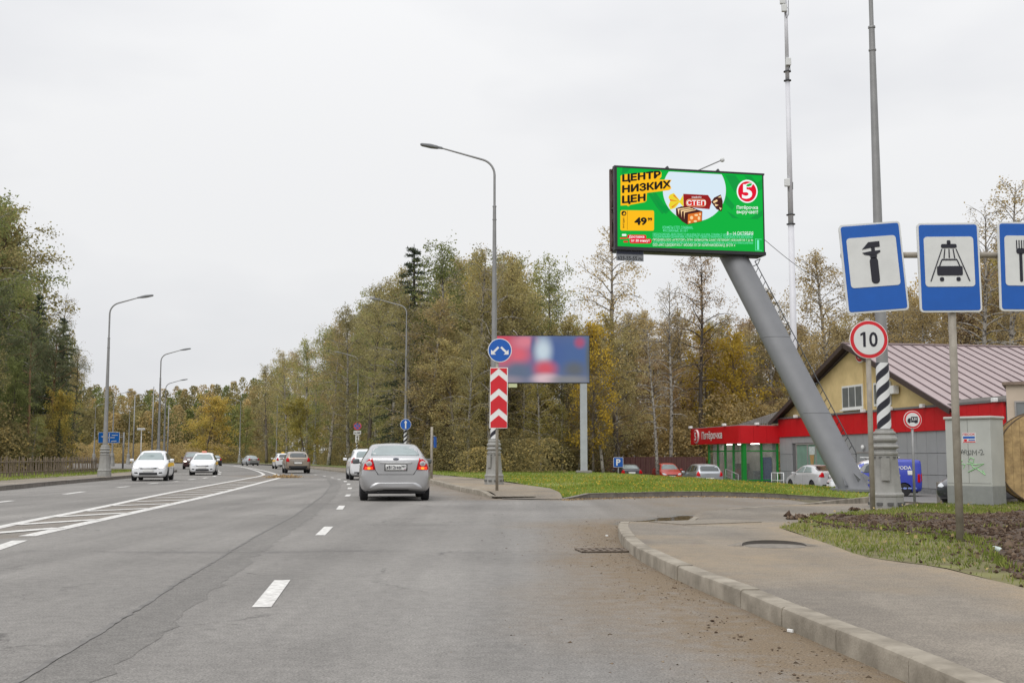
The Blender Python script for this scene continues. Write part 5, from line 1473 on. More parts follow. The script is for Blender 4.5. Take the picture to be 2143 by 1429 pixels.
for s_, x0, yb0, x1, yb1, ch in (('ЦЕНТР', 326, 346, 752, 300, 102), ('НИЗКИХ', 326, 458, 866, 395, 90), ('ЦЕН', 326, 590, 585, 563, 104)):
    q_, f_ = txt(s_, 1.0, 1.0, 0.0)
    for k_, (ox, oy) in enumerate(((0, 0), (-7, 0), (7, 0), (0, -5), (0, 5), (-4, 3), (4, 3), (-4, -3), (4, -3))):
        face_add(b, [uv(lerp(x0 + 6, x1 - 6, x + 0.5) + ox, lerp(yb0, yb1, x + 0.5) - 4 - (z + 0.5) * (ch - 8) + oy) for x, z in q_], f_, 0.012 + 0.016 + 0.0007 * k_)
b.build('headline', E_K, SCREEN, fix=False)
def zr(x0, y0, x1, y1, r, n=4): return rrect(x0, y0, x1, y1, r, n)
art('price_tag', [zr(310, 650, 680, 878, 18)], E_Y, 3)
art('tag_line', [[(384, 652), (387, 652), (387, 868), (384, 868)]], E_K, 4)
art('thumb_badge', [ell(347, 686, 27, 28, 20)], E_K, 4)
art('thumb', [[(335, 690), (345, 682), (352, 668), (357, 680), (365, 684), (360, 700), (338, 700)]], E_Y, 5)
b = MB(); q_, f_ = txt('выгодно', 1.0, 1.0, 0.015); face_add(b, [uv(347 - z * 22, 792 - x * 116) for x, z in q_], f_, 0.028); b.build('side_lettering', E_K, SCREEN, fix=False)
for k_, (ox, oy) in enumerate(((0, 0), (-4, 0), (4, 0), (0, 3), (0, -3))): art_txt('price', [('49', 466 + ox, 731 + oy, 597 + ox, 815 + oy, 0.02), ('99', 610 + ox / 2, 733 + oy / 2, 658 + ox / 2, 768 + oy / 2, 0.02)], E_K, 4 + 0.15 * k_)
art('delivery_pill', [zr(386, 925, 596, 970, 20), zr(412, 968, 652, 1022, 22), zr(308, 956, 386, 973, 8), zr(345, 994, 396, 1012, 8)], E_R, 3)
art('delivery_bar', [zr(328, 917, 377, 940, 8)], E_W, 3)
art_txt('delivery_lettering', [('Доставка', 405, 932, 573, 966, 0.018), ('от 30 минут', 428, 976, 634, 1012, 0.018)], E_W, 4)
art_txt('product_lettering', [('КОНФЕТЫ СТЕП, СЛАВЯНКА,', 776, 822, 1115, 862, 0.0), ('ФАСОВАННЫЕ, ЗА 100 Г', 780, 862, 1060, 893, 0.0)], E_CY, 3)
fine = []
for k, s_ in enumerate(('ПРЕДЛОЖЕНИЕ ДЕЙСТВУЕТ С 08.10.2024 ПО 14.10.2024. ТОВАРЫ С НИЗКОЙ ЦЕНОЙ ВЫДЕЛЕНЫ', 'СПЕЦИАЛЬНЫМИ ЦЕННИКАМИ. КОЛИЧЕСТВО ТОВАРА ОГРАНИЧЕНО. ПОДРОБНОСТИ В МАГАЗИНАХ', 'ПРОДАВЕЦ ООО «АГРОТОРГ» ОГРН 1027809237796 САНКТ-ПЕТЕРБУРГ НЕВСКИЙ ПР-Т Д. 90', 'ДОСТАВКА ОСУЩЕСТВЛЯЕТСЯ В ЗОНЕ ДОСТАВКИ. УСЛОВИЯ НА САЙТЕ И В ПРИЛОЖЕНИИ', 'ООО «ИКС 5 ДИДЖИТАЛ» Г. МОСКВА УЛ. СР. КАЛИТНИКОВСКАЯ Д. 28 СТР. 4')):
    fine.append((s_, 668, 898 + k * 31, 1796 if k < 4 else 1590, 924 + k * 31 + 8, 0.0))
for k, f0 in enumerate(fine): tag(art_txt('small_print', [f0], E_W if k in (2, 4) else E_CY, 3), kind='stuff')
tag(art_txt('date_lettering', [('8 – 14 ОКТЯБРЯ', 1498, 882, 1798, 922, 0.0)], E_W, 4), kind='stuff')
art('age_box', [[(1822, 962), (1900, 966), (1900, 970), (1826, 966), (1826, 1088), (1900, 1092), (1900, 1096), (1822, 1092)], zr(1842, 975, 1866, 1085, 5)], E_CY, 3)
art('logo_ring', [ell(1733, 428, 121, 131, 40)], E_W, 3)
art('logo_disc', [ell(1733, 430, 106, 115, 40)], E_R, 4)
art_txt('logo_digit', [('5', 1672, 348, 1790, 512, 0.03)], E_W, 5)
art('logo_leaf_edge', [[(1705, 372), (1718, 345), (1760, 330), (1805, 338), (1785, 368), (1745, 385)]], E_W, 6)
art('logo_leaf', [[(1718, 370), (1730, 350), (1762, 338), (1792, 342), (1776, 364), (1745, 375)]], E_G, 7)
art_txt('slogan', [('Пятёрочка', 1612, 588, 1855, 640, 0.008), ('выручает!', 1612, 640, 1855, 690, 0.008)], E_W, 3)
# the sweet
art('candy_twist_left', [[(968, 535), (900, 452), (855, 470), (838, 500), (860, 540), (842, 590), (862, 640), (915, 620), (962, 560), (1010, 610), (1004, 470)]], E_YL, 3)
art('candy_twist_fold', [[(960, 540), (905, 470), (890, 480)], [(955, 545), (850, 520), (856, 540)], [(955, 552), (870, 610), (885, 620)]], E_OR, 4)
art('candy_twist_right', [[(1320, 550), (1355, 500), (1430, 465), (1452, 540), (1450, 620), (1436, 658), (1380, 630)]], E_BD, 3)
art('candy_nut', [[(1340, 545), (1385, 520), (1395, 540), (1350, 565)], [(1360, 570), (1405, 585), (1370, 600)], [(1395, 500), (1430, 480), (1432, 500)], [(1410, 610), (1440, 620), (1425, 640)]], E_CR, 4)
art('candy_wrapper', [[(1005, 460), (1285, 472), (1316, 520), (1322, 560), (1300, 632), (1010, 606)]], E_BR, 4)
art('candy_glow', [zr(1036, 520, 1262, 602, 36)], E_CR, 5)
art('candy_plate', [zr(1042, 525, 1256, 598, 32)], led('led_bright_red', S(214, 40, 34)), 6)
art_txt('candy_lettering', [('СТЕП', 1046, 532, 1254, 590, 0.022), ('конфеты', 1100, 486, 1208, 512, 0.01)], E_W, 7)
art('bar_body', [[(922, 625), (985, 602), (1085, 606), (1170, 640), (1220, 655), (1215, 770), (1048, 806), (990, 770), (925, 700)]], E_BD, 5)
art('bar_ridge', [[(940, 630), (1080, 610), (1090, 616), (960, 640), (955, 700)], [(975, 645), (1110, 622), (1120, 630), (990, 660), (985, 730)], [(1010, 660), (1140, 636), (1150, 642), (1022, 672), (1016, 750)]], E_CR, 6)
art('bar_filling', [[(1058, 690), (1212, 662), (1210, 765), (1055, 800)]], E_OR, 6)
art('bar_nut', [ell(1098, 730, 18, 20, 10), ell(1150, 700, 22, 12, 10), ell(1180, 735, 14, 22, 10), ell(1140, 770, 20, 12, 10), ell(1075, 778, 12, 12, 8), ell(1192, 690, 10, 14, 8)], E_CR, 7)

# ---------------------------------------------------------------- second billboard with the blurred poster
def poster_mat():
    m = bpy.data.materials.new('blurred_poster'); m.use_nodes = True
    n = m.node_tree; b = n.nodes['Principled BSDF']; K = n.links.new
    tc = n.nodes.new('ShaderNodeTexCoord')
    cur = None
    base_c = S(104, 116, 150)
    blobs = [((0.62, 0.62), (0.5, 0.6), S(70, 98, 160)), ((0.86, 0.55), (0.22, 0.6), S(74, 104, 160)), ((0.03, 0.92), (0.30, 0.34), S(212, 70, 94)), ((0.22, 0.62), (0.22, 0.34), S(224, 100, 120)), ((0.08, 0.55), (0.14, 0.4), S(206, 96, 122)), ((0.30, 0.88), (0.18, 0.2), S(226, 130, 150)), ((0.40, 0.78), (0.05, 0.35), S(84, 84, 138)), ((0.50, 0.68), (0.13, 0.40), S(206, 222, 238)), ((0.52, 0.30), (0.17, 0.24), S(216, 86, 106)), ((0.52, 0.08), (0.2, 0.16), S(226, 196, 208)), ((0.22, 0.24), (0.2, 0.26), S(98, 112, 140)), ((0.84, 0.28), (0.16, 0.24), S(98, 104, 116)), ((0.80, 0.06), (0.3, 0.12), S(138, 138, 146)), ((0.08, 0.05), (0.3, 0.14), S(150, 140, 158)), ((0.90, 0.86), (0.08, 0.16), S(176, 82, 120)), ((1.0, 0.5), (0.05, 0.6), S(90, 100, 110))]
    for (u, v), (ru, rv), c in blobs:
        mp = n.nodes.new('ShaderNodeMapping'); mp.inputs['Location'].default_value = (-u / ru, 0, -v / rv); mp.inputs['Scale'].default_value = (1 / ru, 0, 1 / rv)
        K(tc.outputs['Object'], mp.inputs['Vector'])
        g = n.nodes.new('ShaderNodeVectorMath'); g.operation = 'LENGTH'; K(mp.outputs['Vector'], g.inputs[0])
        r = n.nodes.new('ShaderNodeMapRange'); r.interpolation_type = 'SMOOTHSTEP'; r.inputs['From Min'].default_value = 1.15; r.inputs['From Max'].default_value = 0.15
        K(g.outputs['Value'], r.inputs['Value'])
        mx = n.nodes.new('ShaderNodeMix'); mx.data_type = 'RGBA'; K(r.outputs['Result'], mx.inputs[0])
        if cur is None: mx.inputs[6].default_value = (*base_c, 1)
        else: K(cur, mx.inputs[6])
        mx.inputs[7].default_value = (*c, 1); cur = mx.outputs[2]
    K(cur, b.inputs['Base Color']); b.inputs['Roughness'].default_value = 0.6
    return m
Y2 = 75.5
c0 = at(1222, 989, Y2); a_, b_ = at(1040, 800, Y2 - 0.3), at(1232.5, 703, Y2 - 0.3)
b2 = tag(empty('billboard', (c0.x, Y2, 0.05)), 'blue and pink blurred poster billboard on a single pale post', 'billboard')
MB().box2((-0.22, -0.2, 0), (0.22, 0.2, a_.z + 0.4)).build('post', mat('billboard_post', (0.38, 0.40, 0.42), 0.6, var=0.1, vs_=2), b2, bevel=0.01)
MB().box2((-0.5, -0.45, -0.2), (0.5, 0.45, 0.28)).build('foot', mat('concrete_foot', (0.22, 0.21, 0.19), 0.9, var=0.2), b2, bevel=0.05)
xa, xb, za, zb = a_.x - c0.x, b_.x - c0.x, a_.z - 0.05, b_.z - 0.05
MB().box2((xa - 0.04, -0.22, za - 0.05), (xb + 0.04, 0.22, zb + 0.05)).build('frame', M_DARKM, b2)
po = MB().add([(0, 0, 0), (1, 0, 0), (1, 0, 1), (0, 0, 1)], [(0, 1, 2, 3)]).build('poster', poster_mat(), b2, fix=False)
po.location = (xa, -0.228, za); po.scale = (xb - xa, 1, zb - za)
for dx in (0.23, 0.72):
    x = lerp(xa, xb, dx)
    MB().tube([(x, 0, zb), (x - 0.15, -0.5, zb + 0.2), (x - 0.3, -0.7, zb + 0.3)], 0.03, 5).build('spotlight_arm', M_SGREY, b2)
MB().box2((at(1064, 800, Y2).x - c0.x, -0.23, za - 0.32), (at(1082, 800, Y2).x - c0.x, -0.19, za - 0.08)).build('phone_plate', mat('plate_pale_green', (0.55, 0.58, 0.35), 0.6, var=0), b2)

# ---------------------------------------------------------------- white radio mast behind the shop
YM = 92.0; p0, p1 = at(1661, 880, YM), at(1638, -60, YM)
rm = tag(empty('radio_mast', (p0.x + 0.15, YM, -0.9)), 'tall white radio mast behind the shop roof', 'mast')
Hm = p1.z + 0.9
M_MAST = mat('mast_white_paint', (0.62, 0.62, 0.65), 0.5, var=0.06, vs_=0.8)
zj = [0, at(1655, 470, YM).z + 0.9, at(1643, 170, YM).z + 0.9, Hm]
rj = [0.29, 0.215, 0.165, 0.11]
for k in range(3):
    MB().tube([(0, 0, zj[k]), (0, 0, zj[k + 1])], [rj[k], rj[k + 1] * 1.12], 14).build('mast_section', M_MAST, rm, smooth=True)
    if k:
        for dz in (0, 0.75):
            MB().tube([(0, 0, zj[k] + dz), (0, 0, zj[k] + dz + 0.06)], rj[k] + 0.14, 14).build('flange', M_DARKM, rm)
for px, py, dx in ((1638, 384, -0.2), (1644, 132, 0.12), (1640, 20, -0.1), (1634, 4, -0.22)):
    z = at(px, py, YM).z + 0.9
    u_ = MB().box((dx - 0.08, -0.25, z), (0.42, 0.3, 0.62)).build('antenna_unit', M_SGREY, rm, bevel=0.05)
    MB().tube([(0.0, -0.05, z + 0.2), (dx, -0.25, z + 0.2)], 0.04, 6).build('bracket', M_DARKM, rm)
    MB().tube([(dx, -0.2, z - 0.3), (dx + 0.1, -0.15, z - 0.8), (0.2, -0.1, z - 0.5), (0.22, -0.05, z + 0.1)], 0.025, 5).build('cable_loop', M_DARKM, rm)
# wire from the screen to a pole out of frame
w0 = Vector(cen) + xdir * hx + Vector((0.05, 0.3, -0.9)); w1 = at(1790, 602, 60)
wp = [w0.lerp(w1, i / 14) - Vector((0, 0, 0.5 * math.sin(math.pi * i / 14))) for i in range(15)]
tag(MB().tube(wp, 0.012, 5).build('overhead_wire', M_DARKM), 'thin black wire running right from the big screen', 'wire')
# ================================================================ the shop, car park walls, cabinet, drum, fences
LOTZ = -0.78
A0 = Vector((18.7, 82.0, LOTZ)); A1 = Vector((23.55, 55.8, LOTZ))
ud = (A1 - A0); FL = ud.length; ud.normalize()
shop = tag(empty('shop_building', A0, math.atan2(ud.y, ud.x)), 'yellow gabled shop with red band, grey wall panels and glazed entrance', 'shop')
nd = Vector((-ud.y, ud.x, 0))      # local +y, into the building
def SL(px, py, off=0.0):
    """photo pixel -> (x, z) on the facade plane (moved outwards by off)"""
    q = onplane(px, py, A0 - nd * off, nd) - A0
    return q.dot(ud), q.z
M_YEL = mat('render_yellow', (0.70, 0.535, 0.265), 0.9, var=0.08, vs_=1.2, bump=0.25, bs=30, dirt=(0.63, 0.475, 0.225))
M_PGREY = mat('panel_grey', (0.33, 0.335, 0.34), 0.55, 0.1, var=0.06, vs_=0.9)
M_SRED = mat('panel_red', S(196, 12, 24), 0.5, var=0.08, vs_=1.0)
M_JOINT = mat('wall_core', (0.13, 0.13, 0.13), 0.9, var=0.1)
M_ROOF = mat('roof_sheet_mauve', (0.36, 0.285, 0.28), 0.5, 0.1, var=0.08, vs_=0.9)
M_SEAM = mat('roof_seam', (0.115, 0.08, 0.085), 0.55, 0.1, var=0.1)
M_BARGE = mat('barge_board_brown', (0.055, 0.035, 0.03), 0.6, var=0.2)
M_GREEN = mat('frame_green', S(18, 132, 48), 0.45, var=0.08)
M_PVC = mat('window_white', (0.75, 0.75, 0.73), 0.4, var=0.04)
M_CORR = mat('corrugated_grey', (0.30, 0.28, 0.265), 0.6, 0.1, var=0.1, vs_=2)
M_PALE = mat('inside_pale', (0.55, 0.52, 0.47), 0.9, var=0.25, vs_=0.9)
def glass(name, c, rough=0.05, alpha=0.45):
    m = bpy.data.materials.new(name); m.use_nodes = True
    b = m.node_tree.nodes['Principled BSDF']
    n = m.node_tree
    tc = n.nodes.new('ShaderNodeTexCoord'); nz = n.nodes.new('ShaderNodeTexNoise'); nz.inputs['Scale'].default_value = 1.5
    rp = n.nodes.new('ShaderNodeValToRGB'); rp.color_ramp.elements[0].color = (c[0] * .7, c[1] * .7, c[2] * .7, 1); rp.color_ramp.elements[1].color = (c[0] * 1.3, c[1] * 1.3, c[2] * 1.3, 1)
    n.links.new(tc.outputs['Object'], nz.inputs['Vector']); n.links.new(nz.outputs['Fac'], rp.inputs['Fac']); n.links.new(rp.outputs['Color'], b.inputs['Base Color'])
    b.inputs['Roughness'].default_value = rough; b.inputs['Alpha'].default_value = alpha
    b.inputs['Specular IOR Level'].default_value = 0.8
    return m
M_GLASS = glass('glass_shop', (0.25, 0.27, 0.25), 0.05, 0.22)
M_WGL = glass('glass_window', (0.16, 0.17, 0.17), 0.08, 1.0)
M_GGL = glass('glass_green', (0.20, 0.31, 0.25), 0.12, 1.0)
# core wall and main body
zb0 = SL(1632, 918.5)[1]; zb1 = SL(2105, 889)[1]; ZB = 0.5 * (zb0 + zb1)
zt0 = SL(1632, 882)[1]; zt1 = SL(2104, 834)[1]; ZT = 0.5 * (zt0 + zt1)
MB().box2((0.02, 0.06, -0.2), (FL, 12, ZT - 0.05)).build('wall', M_JOINT, shop)
win = (SL(1667, 950)[0], SL(1730, 950)[0] + 0.3, SL(1700, 986)[1] - 0.9, SL(1690, 928)[1])
dor = (SL(1794, 960)[0], SL(1818, 960)[0] + 0.6, -0.05, SL(1800, 948)[1])
rows = [0.28, 1.0, 2.15, ZB - 0.0]
x, k = 0.0, 0
while x < FL - 0.2:
    w = min(1.02, FL - x)
    for z0, z1 in zip(rows, rows[1:]):
        hit = any(x + w > o_[0] - 0.05 and x < o_[1] + 0.05 and z1 > o_[2] and z0 < o_[3] - 0.02 for o_ in (win, dor))
        zz0 = z0
        if hit:
            o_ = win if x + w > win[0] and x < win[1] + 0.05 else dor
            if z1 > o_[3] + 0.1: zz0 = o_[3] + 0.04
            else: continue
        MB().box2((x + 0.012, -0.02, zz0 + 0.012), (x + w - 0.012, 0.05, z1 - 0.012)).build('wall_panel', M_PGREY, shop)
    MB().box2((x + 0.006, -0.10, ZB), (x + w - 0.006, 0.05, ZT)).build('red_panel', M_SRED, shop)
    x += w
MB().box2((0, -0.05, -0.3), (FL, 0.05, 0.27)).build('plinth', mat('plinth_grey', (0.2, 0.2, 0.2), 0.9, var=0.2), shop)
MB().box2((-0.1, -0.16, ZT), (FL + 0.05, 0.4, ZT + 0.12)).build('parapet_cap', mat('cap_dark_grey', (0.16, 0.155, 0.15), 0.6, var=0.1), shop)
# facade window with print and grey door
wn = MB().box2((win[0], 0.0, win[2]), (win[1], 0.05, win[3])).build('window', M_GGL, shop)
for xx in (win[0], lerp(win[0], win[1], 0.36), lerp(win[0], win[1], 0.62), win[1] - 0.06):
    MB().box2((xx, -0.05, win[2]), (xx + 0.07, 0.0, win[3])).build('mullion', M_CORR, wn)
MB().box2((win[0], -0.055, win[3] - 0.06), (win[1] + 0.01, 0.0, win[3] + 0.02)).build('window_head', M_CORR, wn)
pr = MB(); xx = lerp(win[0], win[1], 0.50); pr.add([(xx - 0.35, -0.012, win[3] - 0.75), (xx + 0.35, -0.012, win[3] - 0.75), (xx + 0.05, -0.012, win[3] - 1.9), (xx - 0.1, -0.012, win[3] - 1.9)], [(0, 1, 2, 3)]); pr.build('ice_cream_print', mat('print_tan', (0.42, 0.26, 0.10), 0.5, var=0.2), wn)
pr = MB(); pr.add([(xx - 0.45, -0.012, win[3] - 0.2), (xx + 0.45, -0.012, win[3] - 0.2), (xx + 0.4, -0.012, win[3] - 0.73), (xx - 0.4, -0.012, win[3] - 0.73)], [(0, 1, 2, 3)]); pr.build('white_print', mat('print_pale', (0.55, 0.6, 0.58), 0.5, var=0.2), wn)
dr_ = MB().box2((dor[0], -0.03, dor[2]), (dor[1], 0.03, dor[3])).build('door', mat('door_grey', (0.30, 0.31, 0.31), 0.5, var=0.08), shop)
MB().box2((dor[0] - 0.08, -0.06, dor[3]), (dor[1] + 0.08, 0.04, dor[3] + 0.08)).build('door_frame', M_CORR, dr_)
MB().lathe([(0.02, 0), (0.13, 0.02), (0.13, 0.1), (0.05, 0.14)], 12, c=((dor[0] + dor[1]) / 2, -0.1, dor[3] + 0.35), M=Matrix.Rotation(RAD(90), 3, 'X')).build('wall_lamp', M_PVC, shop)
# yellow gable
gl, gr = 0.0, SL(1988, 832)[0]
gpk = SL(1799, 716); pkx, pkz = 0.5 * (gl + gr) , gpk[1]
ez = ZT + 0.08
gp = [(gl + 0.2, ez), (gr - 0.2, ez), (pkx, pkz - 0.35)]
MB().prism(gp, lambda p: (p[0], 0.30, p[1]), lambda p: (p[0], 0.10, p[1])).build('gable_wall', M_YEL, shop)
RD = 16.0   # roof depth away from the facade
def slope(x0, z0, x1, z1, name, n_):
    """roof slope from eave (x0,z0) to ridge (x1,z1); sheets and seams run up the slope"""
    d = Vector((x1 - x0, 0, z1 - z0)).normalized(); up = Vector((-d.z, 0, d.x)); up = up if up.z > 0 else -up
    e0, e1 = Vector((x0, 0, z0)) - d * 0.6, Vector((x1, 0, z1))
    wd_ = RD / n_
    for k in range(n_):
        y0 = -0.45 + k * wd_
        P = [e0 + Vector((0, y0 + 0.01, 0)), e1 + Vector((0, y0 + 0.01, 0)), e1 + Vector((0, y0 + wd_ - 0.01, 0)), e0 + Vector((0, y0 + wd_ - 0.01, 0))]
        mb = MB(); mb.add(P + [p + up * 0.04 for p in P], [(0, 3, 2, 1), (4, 5, 6, 7), (0, 1, 5, 4), (1, 2, 6, 5), (2, 3, 7, 6), (3, 0, 4, 7)])
        sh = mb.build('roof_sheet', M_ROOF, shop)
        mb = MB(); c0, c1 = e0 + up * 0.06 + Vector((0, y0, 0)), e1 + up * 0.06 + Vector((0, y0, 0))
        Q = [c0 + Vector((0, -0.03, 0)), c1 + Vector((0, -0.03, 0)), c1 + Vector((0, 0.03, 0)), c0 + Vector((0, 0.03, 0))]
        mb.add([p - up * 0.05 for p in Q] + [p + up * 0.03 for p in Q], [(0, 3, 2, 1), (4, 5, 6, 7), (0, 1, 5, 4), (1, 2, 6, 5), (2, 3, 7, 6), (3, 0, 4, 7)])
        mb.build('seam', M_SEAM, sh)
    bb = MB(); a, c = e0 - Vector((0, 0.47, 0)), e1 - Vector((0, 0.47, 0))
    Q = [a - up * 0.22, c - up * 0.22, c + up * 0.07, a + up * 0.07]
    bb.add([(p.x, p.y - 0.05, p.z) for p in Q] + [(p.x, p.y + 0.02, p.z) for p in Q], [(0, 1, 2, 3), (4, 7, 6, 5), (0, 4, 5, 1), (1, 5, 6, 2), (2, 6, 7, 3), (3, 7, 4, 0)])
    bb.build('barge_board', M_BARGE, shop)
    sf = MB(); sf.add([tuple(a - up * 0.03), tuple(c - up * 0.03), tuple(c - up * 0.03 + Vector((0, 0.62, 0))), tuple(a - up * 0.03 + Vector((0, 0.62, 0)))], [(0, 1, 2, 3)]); sf.build('soffit', M_BARGE, shop)
slope(gl - 0.2, ez - 0.1, pkx, pkz, 'left', 22)
slope(gr + 0.2, ez - 0.1, pkx, pkz, 'right', 22)
MB().box2((pkx - 0.18, -0.5, pkz + 0.02), (pkx + 0.18, RD - 0.4, pkz + 0.10)).build('ridge_cap', M_ROOF, shop)
MB().box2((gr + 0.62, -0.4, ez - 0.42), (gr + 0.78, RD - 0.4, ez - 0.30)).build('gutter', M_BARGE, shop)
MB().box2((gr - 0.1, 0.42, ez - 0.6), (FL - 0.05, 0.5, ez + 0.25)).build('corrugated_wall', M_CORR, shop)
# gable window, air conditioner, round logo, service pipes
g0, g1 = SL(1762, 857), SL(1804, 803)
gw = MB().box2((g0[0], 0.02, g0[1]), (g1[0], 0.09, g1[1])).build('gable_window', M_PVC, shop)
nW = 3
for k in range(nW):
    xa = lerp(g0[0] + 0.12, g1[0] - 0.02, k / nW); xb = lerp(g0[0] + 0.12, g1[0] - 0.02, (k + 1) / nW) - 0.12
    MB().box2((xa, 0.0, g0[1] + 0.13), (xb, 0.018, g1[1] - 0.12)).build('pane', M_WGL, gw)
MB().box2((g0[0] - 0.05, -0.12, g0[1] - 0.1), (g1[0] + 0.05, 0.08, g0[1] - 0.005)).build('window_sill', M_PVC, gw)
h0, h1 = SL(1828, 850), SL(1862, 797)
gw2 = MB().box2((h0[0], 0.02, h0[1]), (h1[0], 0.09, h1[1])).build('gable_window', M_PVC, shop)
for k in range(2):
    xa = lerp(h0[0] + 0.12, h1[0] - 0.02, k / 2); xb = lerp(h0[0] + 0.12, h1[0] - 0.02, (k + 1) / 2) - 0.12
    MB().box2((xa, 0.0, h0[1] + 0.13), (xb, 0.018, h1[1] - 0.12)).build('pane', M_WGL, gw2)
a0, a1 = SL(1859, 826), SL(1886, 806)
ac = MB().box2((a0[0], -0.36, a0[1]), (a1[0] - 0.25, 0.0, a1[1])).build('air_conditioner', M_PVC, shop, bevel=0.02)
MB().lathe([(0.2, 0), (0.2, 0.03), (0.05, 0.03)], 18, c=(lerp(a0[0], a1[0], 0.33), -0.365, (a0[1] + a1[1]) / 2), M=Matrix.Rotation(RAD(90), 3, 'X')).build('fan_grille', M_CORR, ac)
lg = SL(1801, 748)
lgo = MB(); lgo.lathe([(0.62, 0.0), (0.62, 0.1)], 30, c=(lg[0], 0.06, lg[1] + 0.3), M=Matrix.Rotation(RAD(90), 3, 'X')); lgo = lgo.build('round_logo', M_PVC, shop)
MB().lathe([(0.54, 0.0), (0.54, 0.02)], 30, c=(lg[0], -0.045, lg[1] + 0.3), M=Matrix.Rotation(RAD(90), 3, 'X')).build('logo_disc', M_SRED, lgo)
b = MB(); q_, f_ = txt('5', 0.5, 0.75, 0.03); b.add([(lg[0] + x, -0.072, lg[1] + 0.3 + z) for x, z in q_], f_); b.build('lettering', M_PVC, lgo, fix=False)
MB().tube([(lg[0] + 0.25, 0.0, lg[1] - 0.3), (lg[0] + 0.25, 0.0, ez + 0.05)], 0.03, 6).build('downpipe', M_YEL, shop)
for px, py in ((1806, 863), (1862, 852), (1930, 848), (2081, 838), (1665, 878)):
    x_, z_ = SL(px, py, 0.3)
    f_l = MB().box((x_, -0.3, ZT + 0.10), (0.3, 0.22, 0.2)).build('floodlight', M_PVC, shop, bevel=0.03)
    MB().tube([(x_, -0.15, ZT + 0.1), (x_, -0.28, ZT + 0.1)], 0.03, 5).build('bracket', M_DARKM, f_l)
# glazed entrance lobby at the far end
EN = 3.0; EL = -SL(1446, 915, 3.0)[0]
Zc0, Zc1 = 2.92, 4.14
MB().box2((-EL, -EN + 0.08, Zc0 + 0.05), (-0.02, 0, Zc1 - 0.05)).build('canopy_core', M_JOINT, shop)
x = -EL
while x < -0.1:
    w = min(1.17, -x); MB().box2((x + 0.006, -EN - 0.02, Zc0), (x + w - 0.006, -EN + 0.07, Zc1)).build('red_panel', M_SRED, shop); x += w
y = -EN + 0.075
while y < -0.1:
    w = min(0.98, -y); MB().box2((-0.075, y + 0.006, Zc0), (0.015, y + w - 0.006, Zc1)).build('red_panel', M_SRED, shop); y += w
MB().box2((-EL, -EN, Zc1), (0.0, 0, Zc1 + 0.06)).build('canopy_roof', M_CORR, shop)
x0, x1 = SL(1484, 960, EN - 0.35)[0], -0.25
fy = -EN + 0.35
gl_l = lambda name, a, b_: MB().box2(a, b_).build(name, M_GREEN, shop)
lx = [lerp(x0, x1, t_) for t_ in (0, 0.28, 0.5, 0.74, 1)]
for k, xx in enumerate(lx): gl_l('green_post', (xx - 0.055 - (0.12 if k == 4 else 0), fy - 0.06, 0), (xx + 0.055 + (0.10 if k == 4 else 0), fy + 0.1, Zc0))
ly = [fy + 0.1, fy + 1.35, -0.12]
for yy in ly[1:]: gl_l('green_post', (x1 - 0.06, yy - 0.07, 0), (x1 + 0.08, yy + 0.07, Zc0))
gl_l('green_post', (x1 + 0.11, fy + 0.0, 0), (x1 + 0.16, fy + 0.2, Zc0))
for z0, z1 in ((0.0, 0.22), (0.32, 0.40), (2.35, 2.43)):
    for a, c in zip(lx, lx[1:]): gl_l('green_rail', (a + 0.105, fy - 0.04, z0), (c - 0.19, fy + 0.04, z1))
    for a, c in zip(ly, ly[1:]): gl_l('green_rail', (x1 - 0.035, a + 0.205 if a == ly[0] else a + 0.075, z0), (x1 + 0.05, c - 0.075, z1))
for a, c in zip(lx, lx[1:]): MB().box2((a + 0.1, fy - 0.012, 0.22), (c - 0.18, fy + 0.012, Zc0)).build('glass_pane', M_GLASS, shop)
for a, c in zip(ly, ly[1:]): MB().box2((x1 - 0.012, a + 0.08, 0.22), (x1 + 0.012, c - 0.07, Zc0)).build('glass_pane', M_GLASS, shop)
MB().box2((x0 - 0.1, fy - 0.2, -0.15), (x1 + 0.3, 0, 0.0)).build('lobby_floor', mat('tile_grey', (0.25, 0.25, 0.24), 0.7, var=0.1), shop)
MB().box2((x0, -0.35, 0.0), (x1 - 0.3, -0.1, Zc0)).build('inner_wall', M_PALE, shop)
MB().box2((x0, fy + 0.3, 0.0), (x0 + 0.1, -0.36, Zc0)).build('inner_wall', M_PALE, shop)
MB().box2((x1 - 0.9, -1.05, 0.02), (x1 - 0.25, -0.42, 1.95)).build('vending_machine', mat('vending_blue', (0.03, 0.07, 0.22), 0.4, var=0.2), shop, bevel=0.03)
MB().box2((x0 + 1.7, -1.3, 0.02), (x0 + 2.6, -0.5, 1.5)).build('display_shelf', mat('shelf_grey', (0.2, 0.19, 0.18), 0.6, var=0.3), shop)
MB().box2((x1 - 2.2, -1.4, 0.0), (x1 - 1.3, -0.6, 1.0)).build('trolley_rack', mat('wire_grey', (0.4, 0.4, 0.4), 0.4, 0.6, var=0.3), shop)
for k_ in range(3):
    xa = lerp(x0 + 0.4, x1 - 1.4, k_ / 2)
    MB().box2((xa, -1.5, Zc0 - 0.06), (xa + 1.1, -1.3, Zc0 - 0.01)).build('ceiling_lamp', mat('lamp_tube_lit', (1.0, 0.97, 0.9), 0.5, var=0, emit=9.0), shop)
